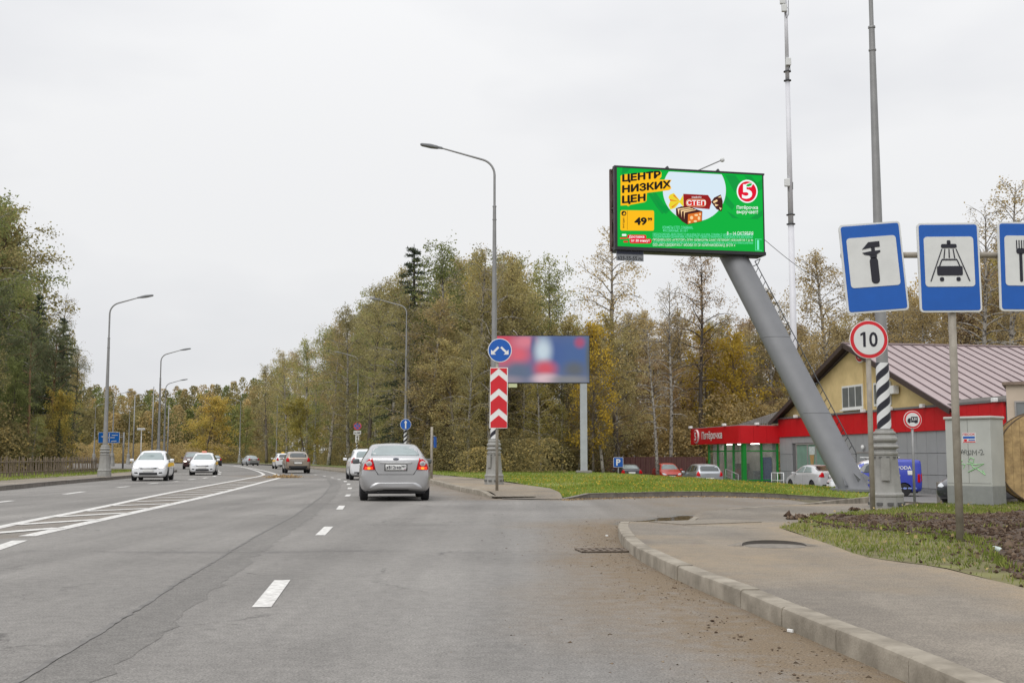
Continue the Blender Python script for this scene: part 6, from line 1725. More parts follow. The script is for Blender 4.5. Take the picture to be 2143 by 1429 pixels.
# lettering on the canopy
tx0, tx1 = SL(1452, 915, EN)[0], SL(1507, 915, EN)[0]
tz = SL(1480, 912, EN)[1]
lr = (SL(1452, 900, EN)[1] - SL(1452, 929, EN)[1]) * 0.46
lo_ = MB(); lo_.lathe([(0.52, 0), (0.52, 0.10)], 30, c=(tx0 + 0.75, -EN - 0.021, tz), M=Matrix.Rotation(RAD(90), 3, 'X')); lo_ = lo_.build('logo_plate', M_PVC, shop)
MB().lathe([(0.45, 0), (0.45, 0.02)], 30, c=(tx0 + 0.75, -EN - 0.125, tz), M=Matrix.Rotation(RAD(90), 3, 'X')).build('logo_disc', M_SRED, lo_)
b = MB(); q_, f_ = txt('5', 0.42, 0.62, 0.03); b.add([(tx0 + 0.75 + x, -EN - 0.15, tz + z) for x, z in q_], f_); b.build('logo_digit', M_PVC, lo_, fix=False)
b = MB(); q_, f_ = txt('Пятёрочка', tx1 - tx0 - 1.4, 0.72, 0.02); b.add([(tx0 + 1.95 + (tx1 - tx0 - 1.4) / 2 + x, -EN - 0.06, tz - 0.02 + z) for x, z in q_], f_); b.build('lettering', M_PVC, shop, fix=False)
for xx, yy in ((-EL + 0.2, -EN - 0.1), (-2.6, -EN - 0.1), (-0.05, -EN * 0.55)):
    MB().box((xx, yy, Zc1 + 0.12), (0.32, 0.25, 0.18)).build('floodlight', M_PVC, shop, bevel=0.03)
# grey corrugated upper wall behind the lobby
cg = [SL(1542, 889, -2.0), SL(1632, 884, -2.0), SL(1660, 852, -2.0), SL(1650, 857, -2.0)]
MB().prism([cg[0], cg[1], (cg[2][0], cg[2][1]), (cg[2][0] - 0.6, cg[2][1])], lambda p: (p[0], 2.3, p[1]), lambda p: (p[0], 2.0, p[1])).build('corrugated_gable', M_CORR, shop)
nC = 24
for k in range(nC):
    t = (k + 0.5) / nC; xx = lerp(cg[0][0], cg[2][0] - 0.7, t); z1 = lerp(cg[0][1], cg[2][1], t)
    MB().box2((xx - 0.05, 1.95, cg[1][1] - 0.1), (xx + 0.05, 2.0, z1)).build('corrugation', M_CORR, shop)
# handrail by the entrance
def rail(pts, h):
    rr_ = MB()
    tp = [Vector(p) + Vector((0, 0, h)) for p in pts]
    rr_.tube(tp, 0.03, 6); rr_.tube([p - Vector((0, 0, 0.45)) for p in tp], 0.02, 6)
    for p in pts: rr_.tube([Vector(p), Vector(p) + Vector((0, 0, h))], 0.028, 6)
    return rr_
e0 = onplane(1520, 1000, A0 - nd * 5.0, nd); e1 = onplane(1558, 1000, A0 - nd * 4.2, nd)
for (pa, pb, ya, yb, lab) in ((1519, 1545, 80, 79, 'metal handrail at the glazed shop entrance'), (1615, 1640, 72, 71, 'short white metal rail beside the silver sedan')):
    qa, qb = at(pa, 1000, ya), at(pb, 1000, yb)
    hr = tag(empty('handrail', (qa.x, ya, LOTZ)), lab, 'handrail')
    d_ = Vector((qb.x - qa.x, yb - ya, -0.35 if pa < 1600 else 0))
    rail([Vector((0, 0, 0)), d_ * 0.5, d_], 1.15 if pa < 1600 else 1.0).build('rail', M_GALV if pa < 1600 else M_SGREY, hr, smooth=True)
# low retaining wall right of the lorry sign
qa, qb = at(1938, 1010, 47), at(2010, 1008, 45)
tag(MB().box2((qa.x, 45.5, -0.9), (qb.x + 3, 45.9, at(1938, 1008, 46).z)).build('retaining_wall', M_KERBD, bevel=0.02), 'low grey retaining wall below the shop wall', 'wall')

# cream building at the right edge
YCB = 47.0; c0, c1 = at(2106, 830, YCB), at(2106, 803, YCB)
cbn = tag(empty('cream_building', (c0.x, YCB, LOTZ), RAD(-25)), 'cream rendered building with brown coping at the right edge', 'building')
MB().box2((0, 0, -0.3), (7, 6, c1.z - LOTZ - 0.05)).build('wall', mat('render_cream', (0.52, 0.43, 0.34), 0.9, var=0.08, vs_=1.0, bump=0.2), cbn)
MB().box2((-0.14, -0.14, c1.z - LOTZ - 0.05), (7.2, 6.2, c1.z - LOTZ + 0.07)).build('coping', mat('coping_brown', (0.22, 0.16, 0.125), 0.8, var=0.3), cbn)
wz0, wz1 = at(2130, 900, YCB).z - LOTZ, at(2130, 843, YCB).z - LOTZ; wx = at(2126, 870, YCB).x - c0.x
w_ = MB().box2((wx, -0.03, wz0), (wx + 1.6, 0.02, wz1)).build('window', M_WGL, cbn)
for a, c in (((wx - 0.06, -0.06, wz1), (wx + 1.66, 0.01, wz1 + 0.07)), ((wx - 0.06, -0.062, wz0), (wx, 0.01, wz1 - 0.002))): MB().box2(a, c).build('frame', M_CORR, w_)

# switch cabinet with posters and graffiti
YK = 25.6; k0 = at(1984, 1056, YK); kr = 0.42
cbx = tag(empty('utility_cabinet', (k0.x, YK, 0.08), RAD(-47)), 'tall pale grey utility cabinet with graffiti and a small poster', 'cabinet')
CW, CD, CH = 1.0, 0.62, 1.93
M_CAB = mat('cabinet_grey', (0.44, 0.45, 0.42), 0.6, var=0.08, vs_=2.0)
MB().box2((0, 0, 0.44), (CW, CD, CH - 0.06)).build('body', M_CAB, cbx, bevel=0.008)
MB().box2((-0.005, -0.005, -0.15), (CW + 0.005, CD + 0.005, 0.44)).build('base', mat('cabinet_base', (0.24, 0.25, 0.24), 0.7, var=0.1), cbx, bevel=0.006)
MB().box2((-0.03, -0.04, CH - 0.06), (CW + 0.03, CD + 0.03, CH)).build('lid', M_CAB, cbx, bevel=0.02)
MB().box2((0.02, -0.004, 0.50), (CW - 0.02, 0.0, 0.506)).build('door_gap', M_IROND, cbx)
MB().box2((CW / 2 - 0.003, -0.003, 0.51), (CW / 2 + 0.003, 0.002, CH - 0.08)).build('door_gap', M_IROND, cbx)
ps = MB().box2((0.38, -0.006, 1.36), (0.68, -0.001, 1.58)).build('poster', M_SGREY, cbx)
b = MB(); flat_txt(b, 'ПЕСОК', 0.53, 1.545, 0.27, 0.05, 0.009, 0.02); flat_txt(b, '8-900-00-00', 0.53, 1.385, 0.26, 0.03, 0.009, 0.01) if False else None; b.build('red_lettering', M_RED, ps, fix=False)
b = MB(); flat(b, [(0.40, 1.455), (0.66, 1.455), (0.66, 1.50), (0.40, 1.50)], 0.009, 0.002); flat(b, [(0.52, 1.41), (0.66, 1.41), (0.66, 1.43), (0.52, 1.43)], 0.009, 0.002); b.build('blue_print', M_BLUE, ps)
b = MB(); flat(b, [(0.40, 1.375), (0.67, 1.375), (0.67, 1.395), (0.40, 1.395)], 0.009, 0.002); flat(b, ell(0.45, 1.42, 0.04, 0.022, 12), 0.009, 0.002); b.build('red_print', M_RED, ps)
def scrawl(name, strokes, r, m):
    b = MB()
    for st in strokes: b.tube([(x, -0.003, z) for x, z in st], r, 4)
    return b.build(name, m, cbx)
M_INK = mat('graffiti_black', (0.05, 0.06, 0.06), 0.6, var=0.1); M_GRN = mat('graffiti_green', (0.30, 0.58, 0.28), 0.6, var=0.1)
for st in ([(0.28, 1.24), (0.34, 1.18), (0.33, 1.10), (0.37, 1.22), (0.41, 1.17), (0.35, 1.15)], [(0.40, 1.12), (0.43, 1.22), (0.48, 1.19), (0.44, 1.16), (0.49, 1.10)], [(0.52, 1.12), (0.50, 1.20), (0.56, 1.20), (0.56, 1.12), (0.51, 1.11)], [(0.59, 1.10), (0.60, 1.21), (0.64, 1.14), (0.68, 1.21), (0.68, 1.10)], [(0.72, 1.16), (0.76, 1.16)], [(0.75, 1.20), (0.80, 1.22), (0.82, 1.17), (0.77, 1.11), (0.85, 1.12)]): scrawl('graffiti_stroke', [st], 0.007, M_INK)
for st in ([(0.30, 1.02), (0.36, 0.98), (0.30, 0.92), (0.42, 0.90), (0.38, 0.82)], [(0.50, 0.98), (0.55, 1.05), (0.62, 1.02), (0.60, 0.94), (0.52, 0.96)], [(0.46, 0.92), (0.66, 0.90), (0.84, 0.92), (0.60, 0.80), (0.48, 0.74), (0.62, 0.80)], [(0.55, 0.92), (0.60, 0.84), (0.70, 0.80), (0.86, 0.68), (0.80, 0.78)]): scrawl('graffiti_stroke', [st], 0.011, M_GRN)

# wooden cable drum
YW = 25.2; dc = at(2194, 962, YW); DR = 1.02
drm = tag(empty('cable_drum', (dc.x, YW, 0.1), RAD(-14)), 'large wooden cable drum standing on its rims at the right edge', 'cable drum')
M_WOOD = mat('drum_wood', (0.42, 0.29, 0.135), 0.8, var=0.25, vs_=5.0, bump=0.4, bs=20, dirt=(0.30, 0.20, 0.095))
M_WOODD = mat('drum_wood_dark', (0.10, 0.07, 0.045), 0.85, var=0.3, vs_=5.0)
for side_, y0 in ((0, 0.0), (1, 0.95)):
    n_ = 13; wpl = 2 * DR / n_
    for k in range(n_):
        xa = -DR + k * wpl + 0.002; xb = xa + wpl - 0.004
        ys_ = [xa + (xb - xa) * j / 6 for j in range(7)]
        P = [(x_, DR + math.sqrt(max(0.0, DR * DR - x_ * x_))) for x_ in ys_] + [(x_, DR - math.sqrt(max(0.0, DR * DR - x_ * x_))) for x_ in ys_[::-1]]
        P2 = [p for i, p in enumerate(P) if i == 0 or (Vector(p) - Vector(P[i - 1])).length > 1e-4]
        MB().prism(P2, lambda p: (p[0], y0 + 0.055, p[1]), lambda p: (p[0], y0 + random.uniform(-0.002, 0.0), p[1])).build('flange_plank', M_WOOD, drm)
    rb_ = MB(); N_ = 48
    vs_ = []
    for j in range(N_):
        an = 2 * math.pi * j / N_
        for r_, yy in ((DR - 0.012, -0.004), (DR + 0.012, -0.002), (DR + 0.012, 0.06), (DR - 0.012, 0.06)): vs_.append((r_ * math.cos(an), y0 + yy, DR + r_ * math.sin(an)))
    rb_.add(vs_, [(j * 4 + i, j * 4 + (i + 1) % 4, ((j + 1) % N_) * 4 + (i + 1) % 4, ((j + 1) % N_) * 4 + i) for j in range(N_) for i in range(4)]); rb_.build('rim', M_WOODD, drm)
for k in range(7):
    zz = DR - 0.33 + k * 0.11; hw = math.sqrt(max(0.01, 0.5 ** 2 - (zz - DR) ** 2))
    MB().box2((-hw, -0.035, zz - 0.046), (hw, -0.004, zz + 0.046)).build('hub_slat', M_WOOD if k % 2 else mat('drum_wood_orange', (0.40, 0.21, 0.08), 0.8, var=0.3, vs_=6), drm)
for k in range(16):
    an = 2 * math.pi * k / 16
    MB().box((0.62 * math.cos(an), 0.5, DR + 0.62 * math.sin(an)), (0.04, 0.88, 0.23), M=Matrix.Rotation(-an, 3, 'Y')).build('barrel_stave', M_WOODD, drm)
# brown sheet fence behind the car park
M_FEN = mat('fence_brown', (0.12, 0.052, 0.045), 0.6, 0.1, var=0.15, vs_=2)
YF = 96.0
fa, fb = at(1176, 975, YF), at(1486, 975, YF); zt_ = at(1300, 956, YF).z
fen = tag(empty('sheet_fence', (fa.x, YF, -0.9)), 'dark brown corrugated fence behind the parked cars', 'fence')
n_ = int((fb.x - fa.x) / 0.42)
for k in range(n_):
    x0 = k * 0.42; zt2 = zt_ + 0.9 + 0.01 * (k % 3)
    pr_ = [(x0, 0), (x0 + 0.1, 0), (x0 + 0.14, -0.05), (x0 + 0.26, -0.05), (x0 + 0.30, 0), (x0 + 0.41, 0)]
    mb = MB(); m_ = len(pr_)
    mb.add([(x, y, 0) for x, y in pr_] + [(x, y, zt2) for x, y in pr_] + [(x, y + 0.012, 0) for x, y in pr_] + [(x, y + 0.012, zt2) for x, y in pr_],
           [(i, i + 1, m_ + i + 1, m_ + i) for i in range(m_ - 1)] + [(2 * m_ + i, 3 * m_ + i, 3 * m_ + i + 1, 2 * m_ + i + 1) for i in range(m_ - 1)] + [(m_ + i, m_ + i + 1, 3 * m_ + i + 1, 3 * m_ + i) for i in range(m_ - 1)])
    mb.build('fence_panel', M_FEN, fen)
# picket fence on the left
M_PICK = mat('picket_wood', (0.19, 0.15, 0.11), 0.9, var=0.4, vs_=2.0)
pk_ = [p for p in fence_line if 36 < p.y < 92]
pf = tag(empty('picket_fence', (pk_[0].x, pk_[0].y, 0.14)), 'low brown wooden picket fence along the left verge', 'fence')
pts_ = resample(pk_, 0.25)
pkm = MB().add([(-0.035, -0.015, -0.1), (0.035, -0.015, -0.1), (0.035, 0.015, -0.1), (-0.035, 0.015, -0.1), (-0.03, -0.015, 0.96), (0.03, -0.015, 0.96), (0.03, 0.015, 0.96), (-0.03, 0.015, 0.96), (0, 0, 1.04)], [(0, 3, 2, 1), (0, 1, 5, 4), (1, 2, 6, 5), (2, 3, 7, 6), (3, 0, 4, 7), (4, 5, 8), (5, 6, 8), (6, 7, 8), (7, 4, 8)]).build('picket', M_PICK, pf)
pm = pkm.data; bpy.data.objects.remove(pkm)
rf = random.Random(5)
for i, p in enumerate(pts_[:280]):
    o = link('picket', pm, None, pf); o.location = (p.x - pk_[0].x + rf.uniform(-.03, .03), p.y - pk_[0].y, 0); o.rotation_euler = (rf.gauss(0, 0.03), rf.gauss(0, 0.05), 1.75 + rf.gauss(0, 0.2)); o.scale = (rf.uniform(0.8, 1.3), 1, rf.uniform(0.9, 1.08))
for hz_ in (0.25, 0.78):
    MB().tube([Vector((p.x - pk_[0].x - 0.03, p.y - pk_[0].y, hz_)) for p in pts_[::8]], 0.03, 4).build('rail', M_PICK, pf)
# ================================================================ cars
def paint(name, c, metal=0.0, rough=0.32, coat=0.6):
    return mat(name, c, rough, metal, var=0.05, vs_=1.2, spec=0.5, coat=coat)
M_TYRE = mat('tyre_rubber', (0.022, 0.022, 0.024), 0.85, var=0.2)
M_RIM = mat('alloy_rim', (0.30, 0.30, 0.31), 0.4, 0.5, var=0.1)
M_TRIM = mat('black_trim', (0.02, 0.02, 0.022), 0.6, var=0.1)
M_CARGL = mat('car_glass', (0.045, 0.055, 0.055), 0.06, var=0.15, vs_=1.5, spec=1.0)
M_CARGLL = mat('car_glass_painted_reflection', (0.22, 0.27, 0.27), 0.08, var=0.15, vs_=2.0, spec=1.0)  # pale base colour stands in for the sky reflected in the glass
M_CARGLW = mat('car_glass_tinted', (0.055, 0.03, 0.028), 0.08, var=0.15, spec=1.0)
M_TAIL = mat('tail_lens', S(186, 10, 22), 0.3, var=0.12, vs_=8, spec=0.2)
M_TAILON = mat('tail_lens_lit', S(236, 52, 20), 0.2, var=0, emit=0.9)
M_AMBER = mat('tail_lens_amber', S(255, 140, 40), 0.2, var=0, emit=1.3)
M_TAILC = mat('tail_lens_clear', (0.45, 0.42, 0.42), 0.15, var=0.15, vs_=20, spec=0.8)
M_HEAD = mat('head_lens', (0.55, 0.57, 0.6), 0.1, var=0.2, vs_=12, spec=1.0)
M_HEADON = mat('head_lens_lit', (1.0, 0.78, 0.62), 0.1, var=0, emit=4.0)
M_CHROME = mat('chrome', (0.62, 0.62, 0.62), 0.18, 0.9, var=0.05)
M_PLATE = mat('number_plate', (0.70, 0.70, 0.68), 0.5, var=0.06)
M_TAXIY = mat('taxi_yellow', S(250, 196, 20), 0.4, var=0.05)
# body stations: y, zb, wb, w1,z1, w2,z2, w3,zs, w4,zt, zc  (metres for the nominal car)
ST = {
 'sedan': ((4.5, 1.84, 1.50), [
  (-2.25, .36, .55, .68, .40, .73, .58, .68, .86, .60, 1.00, 1.02), (-2.19, .28, .66, .80, .34, .86, .62, .80, .96, .69, 1.125, 1.15), (-1.95, .24, .72, .87, .30, .915, .64, .85, .98, .70, 1.13, 1.165),
  (-1.66, .22, .74, .89, .28, .925, .66, .865, .99, .68, 1.12, 1.16), (-1.25, .22, .74, .89, .28, .925, .66, .87, 1.0, .635, 1.31, 1.35), (-.90, .22, .74, .89, .28, .925, .66, .875, 1.0, .585, 1.425, 1.47), (-.2, .22, .74, .89, .28, .925, .66, .88, .98, .60, 1.46, 1.51),
  (.45, .22, .74, .89, .28, .925, .64, .88, .96, .57, 1.40, 1.45), (.85, .22, .74, .89, .28, .925, .64, .875, .94, .64, 1.18, 1.23), (1.22, .22, .74, .89, .28, .92, .63, .865, .91, .70, .98, 1.03), (1.75, .22, .72, .86, .28, .90, .60, .82, .81, .66, .87, .93), (2.12, .24, .64, .78, .30, .83, .54, .74, .69, .58, .74, .79), (2.25, .34, .5, .58, .36, .64, .50, .60, .60, .48, .64, .65)]),
 'hatch': ((4.22, 1.74, 1.53), [
  (-2.11, .36, .5, .62, .40, .68, .58, .66, .86, .56, .99, 1.0), (-2.04, .28, .62, .77, .34, .82, .62, .79, .98, .66, 1.07, 1.09), (-1.86, .24, .68, .83, .30, .865, .64, .81, 1.02, .60, 1.30, 1.33), (-1.62, .22, .7, .84, .28, .87, .66, .82, 1.02, .57, 1.43, 1.475),
  (-1.0, .22, .7, .84, .28, .87, .66, .825, 1.01, .59, 1.48, 1.53), (-.2, .22, .7, .84, .28, .87, .66, .83, .99, .60, 1.50, 1.55), (.45, .22, .7, .84, .28, .87, .64, .83, .97, .57, 1.44, 1.49), (.9, .22, .7, .84, .28, .87, .64, .825, .95, .63, 1.20, 1.25), (1.25, .22, .7, .84, .28, .865, .63, .815, .92, .68, 1.0, 1.05), (1.7, .22, .68, .81, .28, .85, .60, .77, .82, .63, .89, .95), (2.0, .24, .6, .73, .30, .78, .54, .70, .70, .55, .75, .80), (2.11, .34, .46, .55, .36, .60, .50, .56, .60, .45, .64, .65)]),
 'van': ((4.4, 1.80, 1.82), [
  (-2.2, .36, .5, .70, .42, .76, .70, .74, 1.05, .62, 1.66, 1.69), (-2.14, .28, .66, .84, .34, .88, .70, .86, 1.10, .72, 1.74, 1.78), (-1.9, .24, .7, .87, .30, .90, .70, .88, 1.12, .74, 1.77, 1.82), (-1.0, .22, .72, .88, .28, .90, .70, .885, 1.12, .75, 1.79, 1.84), (0.0, .22, .72, .88, .28, .90, .70, .885, 1.10, .74, 1.78, 1.83), (.55, .22, .72, .88, .28, .90, .68, .88, 1.06, .70, 1.68, 1.73), (1.0, .22, .72, .88, .28, .90, .66, .87, 1.02, .70, 1.36, 1.42), (1.35, .22, .72, .87, .28, .89, .64, .85, .98, .70, 1.08, 1.13), (1.75, .22, .7, .84, .28, .87, .62, .80, .90, .64, .97, 1.02), (2.08, .24, .62, .76, .30, .80, .56, .72, .76, .56, .82, .86), (2.2, .34, .48, .58, .36, .63, .50, .58, .62, .46, .66, .67)]),
}
DIM = {'sedan': (4.5, 1.84, 1.50), 'hatch': (4.22, 1.74, 1.53), 'van': (4.4, 1.80, 1.82)}
def car_body(kind, L_, W_, H_, clear, wb_r, wy):
    (l0, w0, h0), st = ST[kind]
    vs_, fs = [], []
    for (y, zb, wb, w1, z1, w2, z2, w3, zs, w4, zt, zc) in st:
        R_ = [(wb, zb), (w1, z1), (w2, z2), (w3, zs), (w4, zt)]
        vs_.append((0, y, zb))
        vs_ += [(x, y, z) for x, z in R_]
        vs_.append((0, y, zc))
        vs_ += [(-x, y, z) for x, z in R_[::-1]]
    n = 12
    for i in range(len(st) - 1):
        for j in range(n): fs.append((i * n + j, i * n + (j + 1) % n, (i + 1) * n + (j + 1) % n, (i + 1) * n + j))
    for o_, fl in ((0, False), ((len(st) - 1) * n, True)):
        cap = [(0, 1, 11), (1, 2, 10, 11), (2, 3, 9, 10), (3, 4, 8, 9), (4, 5, 7, 8), (5, 6, 7)]
        fs += [tuple(o_ + i for i in (c if fl else c[::-1])) for c in cap]
    me = bpy.data.meshes.new('cage'); me.from_pydata(vs_, [], fs)
    bm = bmesh.new(); bm.from_mesh(me); bmesh.ops.recalc_face_normals(bm, faces=bm.faces)
    cl = bm.edges.layers.float.new('crease_edge')
    # crisp shoulder, roof rail and sill lines
    for e in bm.edges:
        a, b_ = (v.index % n for v in e.verts)
        if a == b_ and a in (4, 8, 5, 7): e[cl] = 0.45
        if a == b_ and a in (1, 11): e[cl] = 0.6
    bm.to_mesh(me); bm.free()
    o = bpy.data.objects.new('cage', me); col.objects.link(o)
    m = o.modifiers.new('s', 'SUBSURF'); m.levels = 3; m.render_levels = 3
    dg = bpy.context.evaluated_depsgraph_get()
    sm = bpy.data.meshes.new_from_object(o.evaluated_get(dg))
    co = np.empty(len(sm.vertices) * 3); sm.vertices.foreach_get('co', co); co = co.reshape(-1, 3)
    lo, hi = co.min(0), co.max(0)
    co[:, 0] *= W_ / (hi[0] - lo[0]); co[:, 1] = (co[:, 1] - (lo[1] + hi[1]) / 2) * L_ / (hi[1] - lo[1])
    co[:, 2] = clear + (co[:, 2] - lo[2]) * (H_ - clear) / (hi[2] - lo[2])
    sm.vertices.foreach_set('co', co.ravel()); sm.update()
    full = BVHTree.FromPolygons([tuple(v) for v in co], [tuple(p.vertices) for p in sm.polygons])
    # wheel arches
    bpy.data.objects.remove(o)
    o = bpy.data.objects.new('cage', sm); col.objects.link(o)
    cut = MB()
    for y in wy:
        for sx in (-1, 1):
            xa = sx * (W_ / 2 - 0.27); xb = sx * (W_ / 2 + 0.2)
            N_ = 24
            vv = [(x, y + (wb_r + 0.055) * math.cos(2 * math.pi * j / N_), wb_r + (wb_r + 0.055) * math.sin(2 * math.pi * j / N_)) for x in (xa, xb) for j in range(N_)]
            cut.add(vv, [(j, (j + 1) % N_, N_ + (j + 1) % N_, N_ + j) for j in range(N_)] + [tuple(range(N_))[::-1], tuple(range(N_, 2 * N_))])
    co_ = cut.build('cutter', None)
    bo = o.modifiers.new('b', 'BOOLEAN'); bo.object = co_; bo.operation = 'DIFFERENCE'; bo.solver = 'EXACT'
    dg = bpy.context.evaluated_depsgraph_get(); dg.update()
    fm = bpy.data.meshes.new_from_object(o.evaluated_get(dg))
    bpy.data.objects.remove(o); bpy.data.objects.remove(co_)
    fm.polygons.foreach_set('use_smooth', [True] * len(fm.polygons))
    bm = bmesh.new(); bm.from_mesh(fm)
    for e in bm.edges:
        if len(e.link_faces) == 2 and e.calc_face_angle(0) > RAD(38): e.smooth = False
    bm.to_mesh(fm); bm.free()
    return fm, full
def wrap(bvh, pts, axis, sgn, off=0.004, rings=4, dens=0.06, skirt=0.02):
    """patch that lies on the body: outline pts seen along an axis, pushed onto the surface"""
    out = []
    n0 = len(pts)
    for i in range(n0):
        a, b_ = Vector(pts[i]), Vector(pts[(i + 1) % n0])
        k = max(1, int((b_ - a).length / dens))
        out += [a.lerp(b_, j / k) for j in range(k)]
    c = sum(out, Vector((0, 0))) / len(out)
    def cast(p):
        if axis == 'x': o, d = Vector((sgn * 4, p.x, p.y)), Vector((-sgn, 0, 0))
        else: o, d = Vector((p.x, sgn * 6, p.y)), Vector((0, -sgn, 0))
        h = bvh.ray_cast(o, d)
        if h[0] is None:
            h = bvh.find_nearest(Vector((sgn * 0.8, p.x, p.y)) if axis == 'x' else Vector((p.x, sgn * 2.0, p.y)))
            q = h[0]
        else: q = h[0]
        return q - d * off
    vs_, fs = [cast(c)], []
    n = len(out)
    for r in range(1, rings + 1):
        vs_ += [cast(c.lerp(p, r / rings)) for p in out]
    d = Vector((sgn, 0, 0)) if axis == 'x' else Vector((0, sgn, 0))
    vs_ += [v - d * skirt for v in vs_[1 + (rings - 1) * n:]]
    for j in range(n): fs.append((0, 1 + j, 1 + (j + 1) % n))
    for r in range(rings):
        for j in range(n):
            a = 1 + r * n
            fs.append((a + j, a + n + j, a + n + (j + 1) % n, a + (j + 1) % n))
    return vs_, fs
_wheel = {}
def wheel_meshes(r):
    if r in _wheel: return _wheel[r]
    X = Matrix.Rotation(RAD(90), 3, 'Y')
    t = MB().lathe([(r * 0.64, -0.10), (r * 0.90, -0.105), (r * 0.985, -0.085), (r, -0.05), (r, 0.05), (r * 0.985, 0.085), (r * 0.90, 0.105), (r * 0.64, 0.10)], 28, M=X).build('tyre', M_TYRE, None, auto=40)
    h = MB().lathe([(r * 0.645, -0.09), (r * 0.64, 0.085), (r * 0.60, 0.09), (r * 0.56, 0.05), (r * 0.14, 0.055), (r * 0.12, 0.08), (r * 0.05, 0.082)], 24, M=X)
    for k in range(5):
        an = 2 * math.pi * k / 5
        h.box((0.075, math.cos(an) * r * 0.36, math.sin(an) * r * 0.36), (0.035, r * 0.13, r * 0.46), M=Matrix.Rotation(an - math.pi / 2, 3, 'X'))
    h = h.build('rim', M_RIM, None, auto=40)
    res = (t.data, h.data); bpy.data.objects.remove(t); bpy.data.objects.remove(h)
    _wheel[r] = res
    return res
def car(name, label, loc, heading, kind, m_paint, L_=None, W_=None, H_=None, clear=0.17, group=None, lit_tail=False, lit_head=False, taxi=False, glass_rear=None, glass_side=None, glass_front=None, plate=None, roofbar=False, ford=False, cat='car', m_front=None, wr=0.31, suv=False):
    d0 = DIM[kind]; L_ = L_ or d0[0]; W_ = W_ or d0[1]; H_ = H_ or d0[2]
    sx, sy, sz = W_ / d0[1], L_ / d0[0], H_ / d0[2]
    hx_, hy_ = heading
    root = tag(empty(name, loc, math.atan2(-hx_, hy_)), label, cat, group)
    wy = [-1.36 * sy, 1.34 * sy] if kind != 'van' else [-1.3 * sy, 1.42 * sy]
    fm, bvh = car_body(kind, L_, W_, H_, clear, wr, wy)
    fm.materials.append(m_paint); body = link('body', fm, None, root)
    def patch(nm, pts, axis, sgn, m, par=root, off=0.004, mirror=True, **k):
        P = [((x * sy, z * sz) if axis == 'x' else (x * sx, z * sz)) for x, z in pts]
        vs_, fs = wrap(bvh, P, axis, sgn, off, **k)
        return MB().add(vs_, fs).build(nm, m, par, smooth=True)
    gr, gs, gf = glass_rear or M_CARGL, glass_side or M_CARGL, glass_front or M_CARGLL
    mir = lambda P: [(-x, z) for x, z in P]
    if kind == 'sedan':
        rw = [(-.63, 1.165), (.63, 1.165), (.60, 1.28), (.545, 1.43), (-.545, 1.43), (-.60, 1.28)]
        fw_ = [(-.66, 1.03), (.66, 1.03), (.60, 1.20), (.53, 1.39), (-.53, 1.39), (-.60, 1.20)]
        sw = [[(-1.28, 1.06), (-.94, 1.35), (-.30, 1.405), (-.30, 1.04)], [(-.23, 1.04), (-.23, 1.405), (.30, 1.36), (.92, 1.04)]]
        tl_ = [(.53, .80), (.85, .79), (.80, .95), (.765, 1.04), (.60, 1.10)]
    elif kind == 'hatch':
        rw = [(-.56, 1.10), (.56, 1.10), (.55, 1.25), (.50, 1.40), (-.50, 1.40), (-.55, 1.25)]
        fw_ = [(-.62, 1.05), (.62, 1.05), (.58, 1.22), (.52, 1.42), (-.52, 1.42), (-.58, 1.22)]
        sw = [[(-1.66, 1.14), (-1.5, 1.36), (-1.22, 1.40), (-1.22, 1.09)], [(-1.15, 1.08), (-1.15, 1.41), (-.32, 1.43), (-.32, 1.06)], [(-.25, 1.06), (-.25, 1.43), (.30, 1.39), (.90, 1.06)]]
        tl_ = [(.58, .80), (.81, .80), (.80, 1.0), (.66, 1.10)]
    else:
        rw = [(-.55, 1.12), (.55, 1.12), (.52, 1.58), (-.52, 1.58)]
        fw_ = [(-.64, 1.12), (.64, 1.12), (.60, 1.62), (-.60, 1.62)]
        sw = [[(.18, 1.14), (.18, 1.60), (.50, 1.58), (.92, 1.14)]]
        tl_ = [(.70, .72), (.86, .72), (.86, 1.12), (.72, 1.12)]
    patch('rear_window', rw, 'y', -1, gr, off=0.006, rings=6)
    patch('windscreen', fw_, 'y', 1, gf, off=0.006, rings=6)
    for P in sw:
        for s_ in (-1, 1): patch('side_window', P, 'x', s_, gs, off=0.006, rings=5)
    for s_ in (-1, 1):
        P = tl_ if s_ > 0 else mir(tl_)
        t_ = patch('tail_light', P, 'y', -1, M_TAIL, off=0.008)
        if lit_tail:
            Q = [(.58, .81), (.80, .80), (.78, .875), (.60, .875)]
            patch('brake_lamp', Q if s_ > 0 else mir(Q), 'y', -1, M_TAILON, t_, off=0.013)
            c_ = ell(.685, .835, .045, .028, 10); patch('bulb', c_ if s_ > 0 else mir(c_), 'y', -1, M_AMBER, t_, off=0.017, rings=2)
        if ford:
            c_ = ell(.685, .955, .075, .068, 18); patch('reversing_lens', c_ if s_ > 0 else mir(c_), 'y', -1, M_TAILC, t_, off=0.013, rings=3)
            c_ = ell(.685, .955, .04, .036, 14); patch('lens_ring', c_ if s_ > 0 else mir(c_), 'y', -1, M_RIM, t_, off=0.017, rings=2)
        hd = [(.42, .66), (.50, .60), (.76, .63), (.79, .72), (.74, .79), (.58, .74)] if kind != 'van' else [(.46, .72), (.72, .70), (.78, .86), (.62, .88)]
        h_ = patch('headlight', hd if s_ > 0 else mir(hd), 'y', 1, M_HEAD, off=0.008)
        if lit_head:
            c_ = ell(.62, .69, .13, .055, 14); patch('bulb', c_ if s_ > 0 else mir(c_), 'y', 1, M_HEADON, h_, off=0.014, rings=2)
        fg = [(.50, .36), (.70, .38), (.68, .44), (.54, .43)]
        patch('fog_lamp', fg if s_ > 0 else mir(fg), 'y', 1, M_TRIM, off=0.006)
